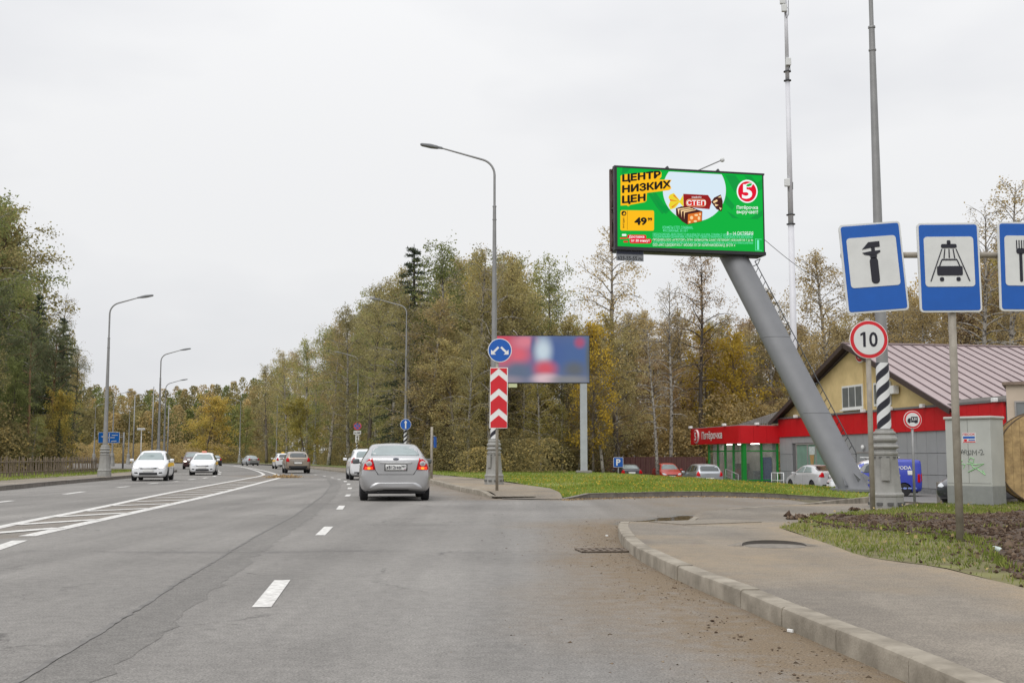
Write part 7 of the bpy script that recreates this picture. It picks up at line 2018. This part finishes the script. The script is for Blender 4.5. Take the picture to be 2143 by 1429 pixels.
        # mirrors and door handles
        zmir = (0.99 if kind != 'van' else 1.12) * sz
        mm = MB().box((s_ * (W_ / 2 + 0.09), 0.72 * sy, zmir + 0.02), (0.20, 0.12, 0.14)).build('mirror', m_paint if not ford else mat('mirror_grey', (0.10, 0.11, 0.11), 0.3, var=0.1), root, bevel=0.035, smooth=True)
        MB().box((s_ * (W_ / 2 - 0.0), 0.70 * sy, zmir - 0.02), (0.12, 0.05, 0.04)).build('mirror_stalk', M_TRIM, mm)
        for y_ in ((-.42, -.85) if kind == 'sedan' else (-.45, -1.0)):
            patch('door_handle', [(y_ - .09, .885), (y_ + .09, .885), (y_ + .09, .915), (y_ - .09, .915)], 'x', s_, m_paint, off=0.02)
        for y_ in ((-.265, .78) if kind == 'sedan' else (-.285, .80)):
            patch('door_gap', [(y_ - .006, .32), (y_ + .006, .32), (y_ + .006, .98), (y_ - .006, .98)], 'x', s_, M_TRIM, off=0.002, rings=1)
        if taxi:
            patch('yellow_stripe', [(-1.9, .62), (1.75, .62), (1.75, .84), (-1.9, .90)] if False else [(-1.95, .72), (-1.0, .71), (0.2, .70), (1.0, .68), (1.75, .70), (1.70, .82), (.6, .88), (-1.9, .90)], 'x', s_, M_TAXIY, off=0.003, rings=5)
    # grille, intakes, bumper trims
    patch('grille', [(-.40, .585), (.40, .585), (.46, .66), (-.46, .66)], 'y', 1, M_TRIM, off=0.007)
    if taxi:
        patch('grille_chrome', [(-.44, .635), (.44, .635), (.45, .65), (-.45, .65)], 'y', 1, M_CHROME, off=0.012, rings=2)
        patch('grille_chrome', [(-.30, .60), (.30, .60), (.31, .615), (-.31, .615)], 'y', 1, M_CHROME, off=0.012, rings=2)
    patch('lower_intake', [(-.46, .30), (.46, .30), (.44, .42), (-.44, .42)], 'y', 1, M_TRIM, off=0.007)
    patch('front_plate', [(-.26, .46), (.26, .46), (.26, .565), (-.26, .565)], 'y', 1, M_PLATE, off=0.02)
    zt_ = .26
    patch('rear_valance', [(-.62, zt_), (.62, zt_), (.60, .33), (-.60, .33)] if ford else [(-.66, .28), (.66, .28), (.66, .40), (-.66, .40)], 'y', -1, M_TRIM, off=0.006)
    if suv:
        patch('rear_cladding', [(-.80, .30), (.80, .30), (.80, .52), (-.80, .52)], 'y', -1, M_TRIM, off=0.006)
        patch('chrome_bar', [(-.5, .86), (.5, .86), (.5, .89), (-.5, .89)], 'y', -1, M_CHROME, off=0.012, rings=2)
    if kind == 'sedan': pz = (.79, .93)
    else: pz = (.60, .72) if not suv else (.66, .77)
    if kind == 'van': pz = (.62, .73)
    pf_ = patch('plate_frame', [(-.29, pz[0] - .02), (.29, pz[0] - .02), (.29, pz[1] + .012), (-.29, pz[1] + .012)], 'y', -1, M_TRIM, off=0.012)
    pl = patch('rear_plate', [(-.265, pz[0]), (.265, pz[0]), (.265, pz[1]), (-.265, pz[1])], 'y', -1, M_PLATE, pf_, off=0.024, dens=0.3)
    if plate:
        ymin = min(v.co.y for v in pl.data.vertices) - 0.005
        for s_, x_, w_, h_, dz in plate:
            q_, f_ = txt(s_, w_, h_, 0.02)
            b = MB(); b.add([(x_ + x, ymin, (pz[0] + pz[1]) / 2 * sz + dz + z) for x, z in q_], f_); b.build('plate_lettering', M_BLK, pf_, fix=False)
        b = MB(); b.add([(.135, ymin, pz[0] * sz + .01), (.139, ymin, pz[0] * sz + .01), (.139, ymin, pz[1] * sz - .01), (.135, ymin, pz[1] * sz - .01)], [(0, 1, 2, 3)]); b.build('plate_divider', M_BLK, pf_, fix=False)
        for k, mm_ in enumerate((M_WHT, M_BLUE, M_RED)):
            z0 = pz[0] * sz + .030 - k * .008; b = MB(); b.add([(.215, ymin - 0.001, z0), (.245, ymin - 0.001, z0), (.245, ymin - 0.001, z0 + .008), (.215, ymin - 0.001, z0 + .008)], [(0, 1, 2, 3)]); b.build('plate_flag', mm_, pf_, fix=False)
    if ford:
        patch('chrome_bar', [(-.41, .958), (.41, .958), (.415, .995), (-.415, .995)], 'y', -1, mat('bar_silver', (0.55, 0.55, 0.55), 0.3, 0.3, var=0.03), off=0.02, rings=2)
        em = patch('emblem', ell(0.0, 1.075, .08, .034, 20), 'y', -1, M_CHROME, off=0.012, rings=3)
        patch('emblem_field', ell(0.0, 1.075, .068, .026, 20), 'y', -1, mat('emblem_dark', (0.02, 0.025, 0.05), 0.2, var=0), em, off=0.018, rings=3)
        patch('lower_bumper', [(-.70, .30), (.70, .30), (.62, .42), (.50, .475), (-.50, .475), (-.62, .42)], 'y', -1, m_paint, off=0.016, rings=5)
        # boot lid shut line
        for P in ([(-.60, 1.10), (-.588, 1.10), (-.515, .79), (-.53, .79)], [(-.53, .79), (-.515, .79), (-.44, .68), (-.46, .672)], [(-.46, .672), (-.44, .684), (.44, .684), (.46, .672)]):
            patch('boot_gap', P, 'y', -1, M_TRIM, off=0.002, rings=1)
            if P[0][0] != -.46: patch('boot_gap', mir(P), 'y', -1, M_TRIM, off=0.002, rings=1)
        patch('bumper_line', [(-.78, .775), (-.53, .775), (-.53, .785), (-.78, .785)], 'y', -1, M_TRIM, off=0.002, rings=1)
        patch('bumper_line', [(.53, .775), (.78, .775), (.78, .785), (.53, .785)], 'y', -1, M_TRIM, off=0.002, rings=1)
        patch('rear_sticker', [(-.57, 1.20), (-.50, 1.20), (-.50, 1.225), (-.57, 1.225)], 'y', -1, M_PLATE, off=0.010, rings=1)
    # floor, arches, wheels
    MB().box2((-W_ / 2 + 0.16, -L_ / 2 + 0.22, clear - 0.02), (W_ / 2 - 0.16, L_ / 2 - 0.3, clear + 0.14)).build('underbody', M_TRIM, root, bevel=0.03)
    if ford:
        MB().tube([(-0.45, -L_ / 2 + 0.10, clear + 0.03), (-0.45, -L_ / 2 + 0.6, clear + 0.03)], 0.03, 8).build('exhaust', M_TRIM, root)
    for y in wy:
        for s_ in (-1, 1):
            N_ = 14
            b = MB(); r_ = wr + 0.05
            b.add([(s_ * (W_ / 2 - q), y + r_ * math.cos(math.pi * j / N_), wr + r_ * math.sin(math.pi * j / N_)) for q in (0.035, 0.27) for j in range(N_ + 1)], [(j, j + 1, N_ + 2 + j, N_ + 1 + j) for j in range(N_)]); b.build('wheel_arch', M_TRIM, root)
            tm, rm_ = wheel_meshes(wr)
            w_ = link('wheel', tm, None, root); w_.location = (s_ * (W_ / 2 - 0.125), y, wr); w_.rotation_euler = (0, 0, 0 if s_ > 0 else math.pi)
            link('rim', rm_, None, w_)
    if taxi and taxi != 'none':
        c_ = MB().box((0, -0.1 * sy, H_ + 0.05), (0.32, 0.14, 0.10)).build('roof_sign', mat('taxi_lamp_orange', S(226, 140, 116), 0.4, var=0.05) if taxi == 'orange' else M_TAXIY, root, bevel=0.03)
    if roofbar:
        for y_ in (-.9, .2): MB().tube([(-W_ / 2 + .25, y_, H_ + .05), (W_ / 2 - .25, y_, H_ + .05)], 0.02, 6).build('roof_bar', M_PLATE, root)
        for s_ in (-1, 1):
            MB().tube([(s_ * (W_ / 2 - .25), -1.2, H_ + .07), (s_ * (W_ / 2 - .25), .5, H_ + .07)], 0.02, 6).build('roof_rail', M_PLATE, root)
            for y_ in (-.9, .2): MB().tube([(s_ * (W_ / 2 - .25), y_, H_ - .08), (s_ * (W_ / 2 - .25), y_, H_ + .08)], 0.022, 6).build('rail_foot', M_TRIM, root)
    return root, bvh
P_SILV = paint('paint_silver', (0.46, 0.46, 0.465), 0.75, 0.30)
P_SILV2 = paint('paint_silver_blue', (0.42, 0.44, 0.46), 0.7, 0.30)
P_WHITE = paint('paint_white', (0.74, 0.75, 0.76), 0.0, 0.3)
P_BEIGE = paint('paint_bronze', (0.33, 0.275, 0.22), 0.6, 0.32)
P_RED = paint('paint_red', S(186, 52, 36), 0.0, 0.35)
P_DARK = paint('paint_graphite', (0.06, 0.062, 0.07), 0.3, 0.35)
P_MAROON = paint('paint_maroon', (0.085, 0.03, 0.03), 0.2, 0.35)
P_BLACK = paint('paint_black', (0.02, 0.022, 0.03), 0.0, 0.3)
P_BLUE = paint('paint_blue', S(50, 66, 172), 0.0, 0.4)
P_SILV3 = paint('paint_silver_light', (0.55, 0.55, 0.555), 0.25, 0.32)
def onroad(px, py): q = G(px, py, 0.0); return (q.x, q.y, 0.0)
def unit(x, y): l = math.hypot(x, y); return (x / l, y / l)
q = onroad(829, 1046)
car('sedan_car', 'silver sedan driving ahead with lit tail lights, seen from behind', (q[0] - 0.22, q[1] + 1.25, 0), unit(-0.135, 0.99), 'sedan', P_SILV, 4.48, 1.87, 1.53, 0.21, lit_tail=True, ford=True, glass_rear=M_CARGLL, plate=(('х812ме', -0.065, 0.38, 0.088, 0.0), ('797', 0.198, 0.108, 0.058, 0.018)), wr=0.315)
q = onroad(766, 1004)
car('hatchback_car', 'white hatchback mostly hidden on the left of the silver sedan', (q[0] - 0.25, q[1] + 1.35, 0), unit(-0.20, 0.98), 'hatch', P_WHITE, 4.2, 1.78, 1.60, 0.20, glass_rear=M_CARGLL, wr=0.33)
q = onroad(612, 990)
car('suv_car', 'beige bronze SUV seen from behind near the median tip', (q[0], q[1] + 1.35, 0), unit(-0.25, 0.97), 'hatch', P_BEIGE, 4.5, 1.86, 1.62, 0.25, suv=True, wr=0.36)
q = onroad(583, 981)
car('taxi_car', 'white taxi with yellow roof sign left of the beige SUV', (q[0], q[1] + 2, 0), unit(-0.3, 0.95), 'hatch', P_WHITE, 4.4, 1.84, 1.62, 0.22, taxi='yellow', wr=0.34)
q = onroad(517, 974)
car('sedan_car', 'small far silver sedan on the bend', (q[0], q[1] + 2, 0), unit(-0.45, 0.9), 'sedan', P_SILV2, glass_rear=M_CARGLL)
q = onroad(309, 1006)
car('taxi_car', 'nearest oncoming white taxi with lit headlights and yellow stripe', (q[0] - 0.15, q[1] + 1.35, 0), unit(0.19, -1), 'sedan', P_WHITE, 4.4, 1.74, 1.50, 0.18, lit_head=True, taxi='none', wr=0.31)
q = onroad(415, 994)
car('taxi_car', 'second oncoming white taxi with orange roof sign', (q[0], q[1] + 1.35, 0), unit(0.21, -1), 'sedan', P_WHITE, 4.45, 1.72, 1.48, 0.18, taxi='orange', wr=0.31)
q = at(391, 974, 118)
car('suv_car', 'dark red oncoming SUV with one lit headlight far left', (q.x, 120, 0), unit(0.25, -1), 'hatch', P_MAROON, 4.5, 1.84, 1.75, 0.24, lit_head=True, wr=0.36)
q = at(442, 971, 168)
car('sedan_car', 'small far black car right of the second taxi', (q.x, 170, 0), unit(-0.3, 0.95), 'sedan', P_BLACK, glass_rear=M_CARGLL)
# parked
def parked(px, Y): return ((px - CX) / F * Y, Y, LOTZ)
car('sedan_car', 'dark grey parked car with pale rear window beside the parking sign', parked(1312, 87), unit(-0.05, 1), 'sedan', P_DARK, 4.3, 1.72, 1.46, 0.17, group='parked cars', glass_rear=M_CARGLL)
car('sedan_car', 'red parked car facing the road', parked(1394, 91), unit(0.05, -1), 'sedan', P_RED, 4.4, 1.76, 1.52, 0.17, group='parked cars')
car('hatchback_car', 'silver-blue parked hatchback left of the glazed entrance', parked(1465, 72.0), unit(-0.09, 1), 'hatch', P_SILV2, 4.25, 1.72, 1.56, 0.17, group='parked cars', glass_rear=M_CARGL)
car('sedan_car', 'silver parked sedan with dark rear window left of the leaning pillar', parked(1699, 69.0), unit(-0.24, 0.97), 'sedan', P_SILV3, 4.35, 1.74, 1.52, 0.17, group='parked cars', glass_rear=M_CARGLW, glass_side=M_CARGLL)
car('sedan_car', 'dark car half hidden behind the leaning pillar', parked(1752, 55.5), unit(-0.9, 0.35), 'sedan', P_DARK, 4.3, 1.74, 1.32, 0.17, group='parked cars') if False else None
vr, vb = car('delivery_van', 'blue and white parked van by the grey shop wall behind the lamp base', parked(1822, 59.5), unit(-0.985, 0.12), 'van', P_BLUE, 4.5, 1.82, 1.86, 0.19, cat='van', group='parked cars', roofbar=True, wr=0.32)
def vpatch(nm, pts, m, off=0.006):
    vs_, fs = wrap(vb, pts, 'x', -1, off, 5); return MB().add(vs_, fs).build(nm, m, vr, smooth=True)
vbody = next(o for o in vr.children if o.name.startswith('body')).data
vbody.materials.append(P_WHITE)
for pg in vbody.polygons:
    c_ = pg.center
    if c_.y > 0.62 + 0.35 * (c_.z - 1.0) or (c_.z > 1.62 and c_.y > -0.2): pg.material_index = 1
vs_, fs = wrap(vb, [(-1.9, 0.34), (-1.3, 0.34), (-1.3, 0.36), (-1.9, 0.36)], 'x', -1, 0.01, 2)
xf = -0.94
b = MB(); q_, f_ = txt('VODA', 0.72, 0.17, 0.02); b.add([(-0.88, -1.35 - x, 1.42 + z) for x, z in q_], f_); b.build('lettering', M_WHT, vr, fix=False)
b = MB(); q_, f_ = txt('питьевая', 0.5, 0.10, 0.01) if False else txt('VODA', 0.3, 0.08, 0.0)
vpatch('white_print', [(-1.75, 1.06), (-1.52, 1.06), (-1.52, 1.28), (-1.75, 1.28)], M_SGREY, 0.01)
vpatch('white_print', [(-0.9, 0.98), (-1.15, 0.98), (-1.15, 1.08), (-0.9, 1.08)], M_SGREY, 0.01)
vpatch('side_tail_light', [(-2.12, .68), (-1.98, .70), (-2.0, 1.10), (-2.10, 1.10)], M_TAIL, 0.012)
for k in range(4): vpatch('wave_print', ell(-1.85 + k * 0.24, .40, .10, .05, 12), mat('print_light_blue', S(150, 170, 235), 0.5, var=0), 0.008)
car('sedan_car', 'black parked car peeping out left of the utility cabinet', ((1993 - CX) / F * 43.0 + 1.3, 43.6, LOTZ + 0.25), unit(-0.75, -0.65), 'sedan', P_BLACK, 4.4, 1.8, 1.48, 0.17, group='parked cars')
# ================================================================ grass, litter and small ground details
def bvh_of(o):
    me = o.data
    return BVHTree.FromPolygons([tuple(v.co) for v in me.vertices], [tuple(p.vertices) for p in me.polygons])
def drop_pts(b, X, Y):
    P = []
    for x, y in zip(X, Y):
        h = b.ray_cast(Vector((x, y, 3.0)), Vector((0, 0, -1)))
        if h[0] is not None: P.append((x, y, h[0].z))
    return np.array(P)
def blades(name, P, h, w, m, label, seed, bare=None):
    rng = np.random.default_rng(seed)
    N = len(P)
    an = rng.uniform(0, 6.283, N); ln = rng.normal(size=(N, 2)) * 0.45
    hh = h(P) * rng.uniform(0.5, 1.35, N); ww = w(P)
    d = np.stack([np.cos(an), np.sin(an), np.zeros(N)], 1) * (ww / 2)[:, None]
    tip = P + np.stack([ln[:, 0] * hh, ln[:, 1] * hh, hh], 1)
    V = np.stack([P - d, P + d, tip], 1).reshape(-1, 3); V[::3, 2] -= 0.01; V[1::3, 2] -= 0.01
    me = bpy.data.meshes.new(name)
    me.vertices.add(3 * N); me.loops.add(3 * N); me.polygons.add(N)
    me.vertices.foreach_set('co', V.astype(np.float32).ravel())
    me.loops.foreach_set('vertex_index', np.arange(3 * N, dtype=np.int32))
    me.polygons.foreach_set('loop_start', np.arange(0, 3 * N, 3, dtype=np.int32))
    me.polygons.foreach_set('loop_total', np.full(N, 3, np.int32))
    at_ = me.attributes.new('rnd', 'FLOAT', 'POINT')
    t = 0.55 * fbm(P[:, 0] * 0.5, P[:, 1] * 0.35, 3, seed) + 0.45 * rng.uniform(0, 1, N)
    at_.data.foreach_set('value', np.repeat(np.clip((t - 0.5) * 1.6 + 0.5, 0, 1), 3).astype(np.float32))
    me.update()
    return tag(link(name, me, m), label, 'grass', kind='stuff')
M_GRASS = leaf_mat('grass_lawn', [(0, (0.13, 0.18, 0.035)), (0.4, (0.21, 0.28, 0.05)), (0.75, (0.30, 0.36, 0.075)), (1, (0.43, 0.41, 0.15))], 0.35, 0.0)
M_GRASSD = leaf_mat('grass_verge', [(0, (0.10, 0.135, 0.03)), (0.4, (0.175, 0.22, 0.045)), (0.75, (0.26, 0.28, 0.075)), (1, (0.42, 0.37, 0.16))], 0.35, 0.0)
rg = np.random.default_rng(99)
bl_ = bvh_of(LAWN_O)
# lawn: even in the picture, so thinner with distance
px_ = rg.uniform(880, 2010, 95000); yy_ = 30 / (1 - rg.uniform(0, 1, 95000) * (1 - 30 / 95.0))
xx_ = (px_ - CX) / F * yy_
ok = inside(xx_, yy_, LAWN); P = drop_pts(bl_, xx_[ok], yy_[ok])
blades('lawn_grass', P, lambda P: 0.045 + 0.045 * fbm(P[:, 0] * 0.8, P[:, 1] * 0.8, 2, 3), lambda P: 0.016 + 0.0006 * P[:, 1], M_GRASS, 'short green grass of the lawn', 1)
bv_ = bvh_of(VERGE_O)
xx_ = rg.uniform(3.2, 12.5, 70000); yy_ = rg.uniform(7.5, 27.5, 70000)
ok = inside(xx_, yy_, VERGE)
soil_in = inside(xx_, yy_, SOIL)
ds_ = dist_poly(xx_, yy_, [Vector((*p, 0)) for p in SOIL] + [Vector((*SOIL[0], 0))])
n_ = fbm(xx_ * 1.1, yy_ * 1.1, 3, 77)
keep = ok & (((~soil_in) & (n_ + 0.25 * rg.uniform(-1, 1, len(xx_)) > 0.33)) | (soil_in & (n_ > 0.64) & (rg.uniform(0, 1, len(xx_)) < 0.5)) | (soil_in & (ds_ < 0.18)))
P = drop_pts(bv_, xx_[keep], yy_[keep])
insoil = inside(P[:, 0], P[:, 1], SOIL); P[insoil, 2] += 0.05
blades('verge_grass', P, lambda P: 0.022 + 0.045 * fbm(P[:, 0] * 1.5, P[:, 1] * 1.5, 2, 5), lambda P: 0.009 + 0.0007 * P[:, 1], M_GRASSD, 'thin worn grass around the dug soil', 2)
bg_ = bvh_of(VERGEL_O)
xx_ = rg.uniform(-45, -15, 30000); yy_ = rg.uniform(38, 95, 30000); P = drop_pts(bg_, xx_, yy_)
blades('verge_grass', P, lambda P: 0.10 + P[:, 0] * 0, lambda P: 0.05 + P[:, 0] * 0, M_GRASS, 'grass strip at the foot of the picket fence', 3)
# grass tufts hanging over the kerb and pavement edges
# soil clods, road grit and fallen leaves
def bits(name, P, size, m, label, cat, seed, flat_=0.6, leaf=False):
    rng = np.random.default_rng(seed); N = len(P)
    T = np.array([(1, 0, 0), (-0.5, 0.87, 0), (-0.5, -0.87, 0), (0.1, 0.05, 1.0), (0, 0, -0.5)])
    Fc = np.array([(0, 1, 3), (1, 2, 3), (2, 0, 3), (1, 0, 4), (2, 1, 4), (0, 2, 4)])
    an = rng.uniform(0, 6.283, N); c, s_ = np.cos(an), np.sin(an)
    sz = (size * rng.lognormal(0, 0.45, N))
    B = T[None] * (1 + rng.uniform(-0.35, 0.35, (N, 5, 3)))
    B[:, :, 2] *= flat_
    X = B[:, :, 0] * c[:, None] - B[:, :, 1] * s_[:, None]; Yv = B[:, :, 0] * s_[:, None] + B[:, :, 1] * c[:, None]
    V = np.stack([X, Yv, B[:, :, 2]], 2) * sz[:, None, None] + P[:, None, :]
    fs = (np.arange(N)[:, None, None] * 5 + Fc[None]).reshape(-1, 3)
    me = bpy.data.meshes.new(name)
    nf = len(fs)
    me.vertices.add(5 * N); me.loops.add(3 * nf); me.polygons.add(nf)
    me.vertices.foreach_set('co', V.astype(np.float32).ravel())
    me.loops.foreach_set('vertex_index', fs.astype(np.int32).ravel())
    me.polygons.foreach_set('loop_start', np.arange(0, 3 * nf, 3, dtype=np.int32)); me.polygons.foreach_set('loop_total', np.full(nf, 3, np.int32))
    at_ = me.attributes.new('rnd', 'FLOAT', 'POINT'); at_.data.foreach_set('value', np.repeat(rng.uniform(0, 1, N), 5).astype(np.float32))
    me.update()
    return tag(link(name, me, m), label, cat, kind='stuff')
M_CLOD = leaf_mat('soil_clods', [(0, (0.045, 0.030, 0.022)), (0.5, (0.095, 0.065, 0.046)), (1, (0.17, 0.125, 0.09))], 0.0, 0.0)
M_GRIT = leaf_mat('road_grit', [(0, (0.05, 0.04, 0.03)), (0.5, (0.15, 0.11, 0.075)), (1, (0.30, 0.24, 0.17))], 0.0, 0.0)
bs_ = bvh_of(SOIL_O)
xx_ = rg.uniform(3.5, 12.5, 42000); yy_ = rg.uniform(7.5, 25.5, 42000); ok = inside(xx_, yy_, SOIL)
P = drop_pts(bs_, xx_[ok], yy_[ok]); bits('soil_clods', P, 0.021, M_CLOD, 'crumbly clods of dug dark soil', 'soil', 4, 0.8)
xx_ = rg.uniform(3.5, 12.0, 2600); yy_ = rg.uniform(8.0, 25.0, 2600)
dso = dist_poly(xx_, yy_, [Vector((*p, 0)) for p in SOIL] + [Vector((*SOIL[0], 0))])
ok = inside(xx_, yy_, VERGE) & ~inside(xx_, yy_, SOIL) & (rg.uniform(0, 1, 2600) < np.exp(-dso / 0.35))
P = drop_pts(bv_, xx_[ok], yy_[ok]); P[:, 2] += 0.01; bits('soil_clods', P, 0.022, M_CLOD, 'loose soil clods spilled on the grass', 'soil', 14, 0.8)
br_ = bvh_of(road)
# grit is thickest along the near kerb
t_ = rg.uniform(0, 1, 9000)
kp = resample(K_NEAR, 0.1); ki = (t_ * (len(kp) - 1)).astype(int)
off_ = rg.exponential(0.42, 9000)
kx = np.array([p.x for p in kp])[ki] - off_ * 0.97; ky = np.array([p.y for p in kp])[ki] + rg.normal(size=9000) * 0.08
ok = (fbm(kx * 1.3, ky * 0.8, 3, 12) + 0.3 * rg.uniform(-1, 1, 9000) > 0.45) & (off_ > 0.02)
P = drop_pts(br_, kx[ok], ky[ok]); bits('road_grit', P, 0.0055, M_GRIT, 'sand and grit swept against the near kerb', 'grit', 6, 0.5)
xx_ = rg.uniform(-1.5, 8, 7000); yy_ = rg.uniform(15, 34, 7000)
dd_ = np.minimum(dist_poly(xx_, yy_, K_MAIN[:10]), np.minimum(dist_poly(xx_, yy_, [G(1318, 1099), G(1440, 1088), G(1660, 1066)]), dist_poly(xx_, yy_, K_FAR)))
ok = rg.uniform(0, 1, 7000) < np.exp(-dd_ / 0.55)
P = drop_pts(br_, xx_[ok], yy_[ok]); bits('road_grit', P, 0.009, M_GRIT, 'sand and grit around the side entrance', 'grit', 7, 0.5)
# clumps of mud on road and pavement
mud = [(1508, 1244, .05), (1516, 1232, .03), (1530, 1252, .04), (1490, 1304, .06), (1478, 1322, .05), (1512, 1298, .04), (1525, 1292, .03), (1535, 1330, .07), (1552, 1336, .05), (1640, 1357, .05), (1392, 1250, .03), (1420, 1220, .03), (1455, 1256, .03), (1620, 1405, .05), (1690, 1418, .06), (1430, 1230, .04)]
P = np.array([tuple(G(a, b_, 0.004)) for a, b_, c in mud for _ in range(5)]); P[:, :2] += rg.normal(size=(len(P), 2)) * 0.05
bits('mud_crumbs', P, 0.009, M_CLOD, 'crumbs of dried mud on the asphalt by the kerb', 'mud', 8, 0.5)
P = np.array([tuple(G(a, b_, 0.14)) for a, b_ in ((1664, 1085), (1690, 1083), (1672, 1080), (1714, 1077), (1790, 1066)) for _ in range(26)]); P[:, :2] += rg.normal(size=(len(P), 2)) * 0.07
bits('soil_clods', P, 0.035, M_CLOD, 'small heap of soil at the tip of the grass', 'soil', 9, 0.9)
# leaves blown against the far kerb and on the grass
kp = resample(K_FAR, 0.05); ki = rg.integers(0, len(kp), 1500); of_ = rg.exponential(0.14, 1500)
P = np.array([(kp[i].x + rg.normal() * 0.05, kp[i].y - 0.02 - o_, 0) for i, o_ in zip(ki, of_)]); P = drop_pts(br_, P[:, 0], P[:, 1]); P[:, 2] += 0.012
me = leaves_mesh('fallen_leaves', P, 0.055, rg, 0.0, 0.0, 0.8); tag(link('fallen_leaves', me, LM['rust']), 'brown fallen leaves along the far kerb', 'leaves', kind='stuff')
xx_ = rg.uniform(-2, 13, 2600); yy_ = rg.uniform(30, 62, 2600); P = drop_pts(bl_, xx_, yy_); P[:, 2] += 0.06
me = leaves_mesh('fallen_leaves', P, 0.06, rg, 0.0, 0.0, 0.8); tag(link('fallen_leaves', me, LM['gold']), 'yellow fallen leaves scattered over the lawn', 'leaves', kind='stuff')
P = drop_pts(bv_, rg.uniform(3.5, 11, 260), rg.uniform(9, 26, 260)); P[:, 2] += 0.06
me = leaves_mesh('fallen_leaves', P, 0.05, rg, 0.0, 0.0, 0.8); tag(link('fallen_leaves', me, LM['brown']), 'a few pale leaves on the worn verge', 'leaves', kind='stuff')
# brown leaf heap at the tip of the median
pm_ = G(595, 999.5); P = np.stack([pm_.x + rg.normal(size=900) * 0.38, pm_.y + rg.normal(size=900) * 0.3, np.abs(rg.normal(size=900)) * 0.07], 1)
me = leaves_mesh('leaf_heap', P, 0.10, rg, 0.0, 0.0, 0.8); tag(link('leaf_heap', me, LM['rust']), 'heap of brown leaves at the tip of the median', 'leaves', kind='stuff')

# drain grate in the gutter
dgp = G(1262, 1152, 0.004)
gr_ = tag(empty('drain_grate', dgp, 0.12), 'rusty drain grate in the gutter by the kerb corner', 'drain')
M_RUST = mat('rusty_iron', (0.16, 0.125, 0.095), 0.8, 0.2, var=0.3, vs_=12)
MB().box2((-0.30, -0.24, -0.02), (0.30, 0.24, 0.001)).build('pit', mat('pit_dark', (0.012, 0.011, 0.01), 0.9, var=0), gr_)
for k in range(7): MB().box2((-0.30 + k * 0.09, -0.24, 0.002), (-0.30 + k * 0.09 + 0.045, 0.24, 0.014)).build('bar', M_RUST, gr_)
for y_ in (-0.24, -0.025, 0.20): MB().box2((-0.31, y_, 0.004), (0.31, y_ + 0.04, 0.017)).build('cross_bar', M_RUST, gr_)
# sunken manhole in the pavement
mhp = G(1622, 1142, 0.13)
mh = tag(empty('manhole_cover', (mhp.x, mhp.y, 0.118)), 'sunken manhole cover with a dark rim in the pavement', 'manhole')
Nn = 30
mr = MB(); vs_ = []
for j in range(Nn + 1):
    an = RAD(4 + 172 * j / Nn); t_ = math.sin(math.pi * j / Nn) ** 0.6
    for r_, z_ in ((0.335, 0.012), (0.345, 0.012 + 0.004 * t_), (0.352, 0.014 + 0.040 * t_), (0.40, 0.014 + 0.034 * t_), (0.52, 0.008)): vs_.append((r_ * math.cos(an) * 1.05, r_ * math.sin(an), z_))
mr.add(vs_, [(j * 5 + i, j * 5 + i + 1, (j + 1) * 5 + i + 1, (j + 1) * 5 + i) for j in range(Nn) for i in (2, 3)]); mr.build('raised_edge', M_PAVE, mh, smooth=True)
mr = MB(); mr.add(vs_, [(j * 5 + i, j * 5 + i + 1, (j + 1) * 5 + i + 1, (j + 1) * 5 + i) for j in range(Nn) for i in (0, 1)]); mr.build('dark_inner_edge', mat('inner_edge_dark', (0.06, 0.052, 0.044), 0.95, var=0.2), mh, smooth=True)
MB().lathe([(0.34, 0.004), (0.335, 0.014), (0.30, 0.0145)], 36).build('lid', mat('lid_dusty', (0.19, 0.168, 0.14), 0.9, var=0.3, vs_=9), mh)
# tactile paving slabs
for px, py, nx_, ny_, rz_, zz, lab in ((1480, 1100, 5, 3, 0.5, 0.062, 'worn tactile paving slabs at the dropped kerb'), (1082, 1034.5, 4, 3, 0.15, 0.092, 'pale tactile paving slabs below the chevron sign')):
    q = G(px, py, zz)
    tp_ = tag(empty('tactile_paving', (q.x, q.y, pave_z(q.x, q.y) + 0.002 if px > 1300 else pave2_z(q.x, q.y) + 0.002), rz_), lab, 'paving')
    for i in range(nx_):
        for j in range(ny_):
            sl = MB().box((i * 0.3 - nx_ * 0.15, j * 0.3 - ny_ * 0.15, 0.004), (0.288, 0.288, 0.016)).build('slab', mat('tactile_slab', (0.225, 0.195, 0.155), 0.9, var=0.25, vs_=9), tp_)
# white litter and cigarette end
for px, py, lab in ((1654, 1323, 'small white scrap of litter by the kerb'), (1270, 1122, 'tiny pale scrap of litter near the drain')):
    q = G(px, py, 0.0)
    tag(MB().box((q.x, q.y, 0.012), (0.015, 0.05, 0.02), rz=0.5).build('litter_scrap', M_WHT, bevel=0.003), lab, 'litter')
q = G(2080, 1150, 0.16)
tag(MB().lathe([(0.03, 0), (0.035, 0.02), (0.03, 0.14), (0.012, 0.18)], 10, c=(q.x, q.y, 0.17), M=Matrix.Rotation(RAD(90), 3, 'X')).build('plastic_bottle', mat('clear_plastic', (0.45, 0.52, 0.48), 0.2, var=0.1)), 'crushed pale plastic bottle on the soil edge', 'litter')
# concrete pad below the leaning pillar
fp_ = Vector((base.x, base.y, 0))
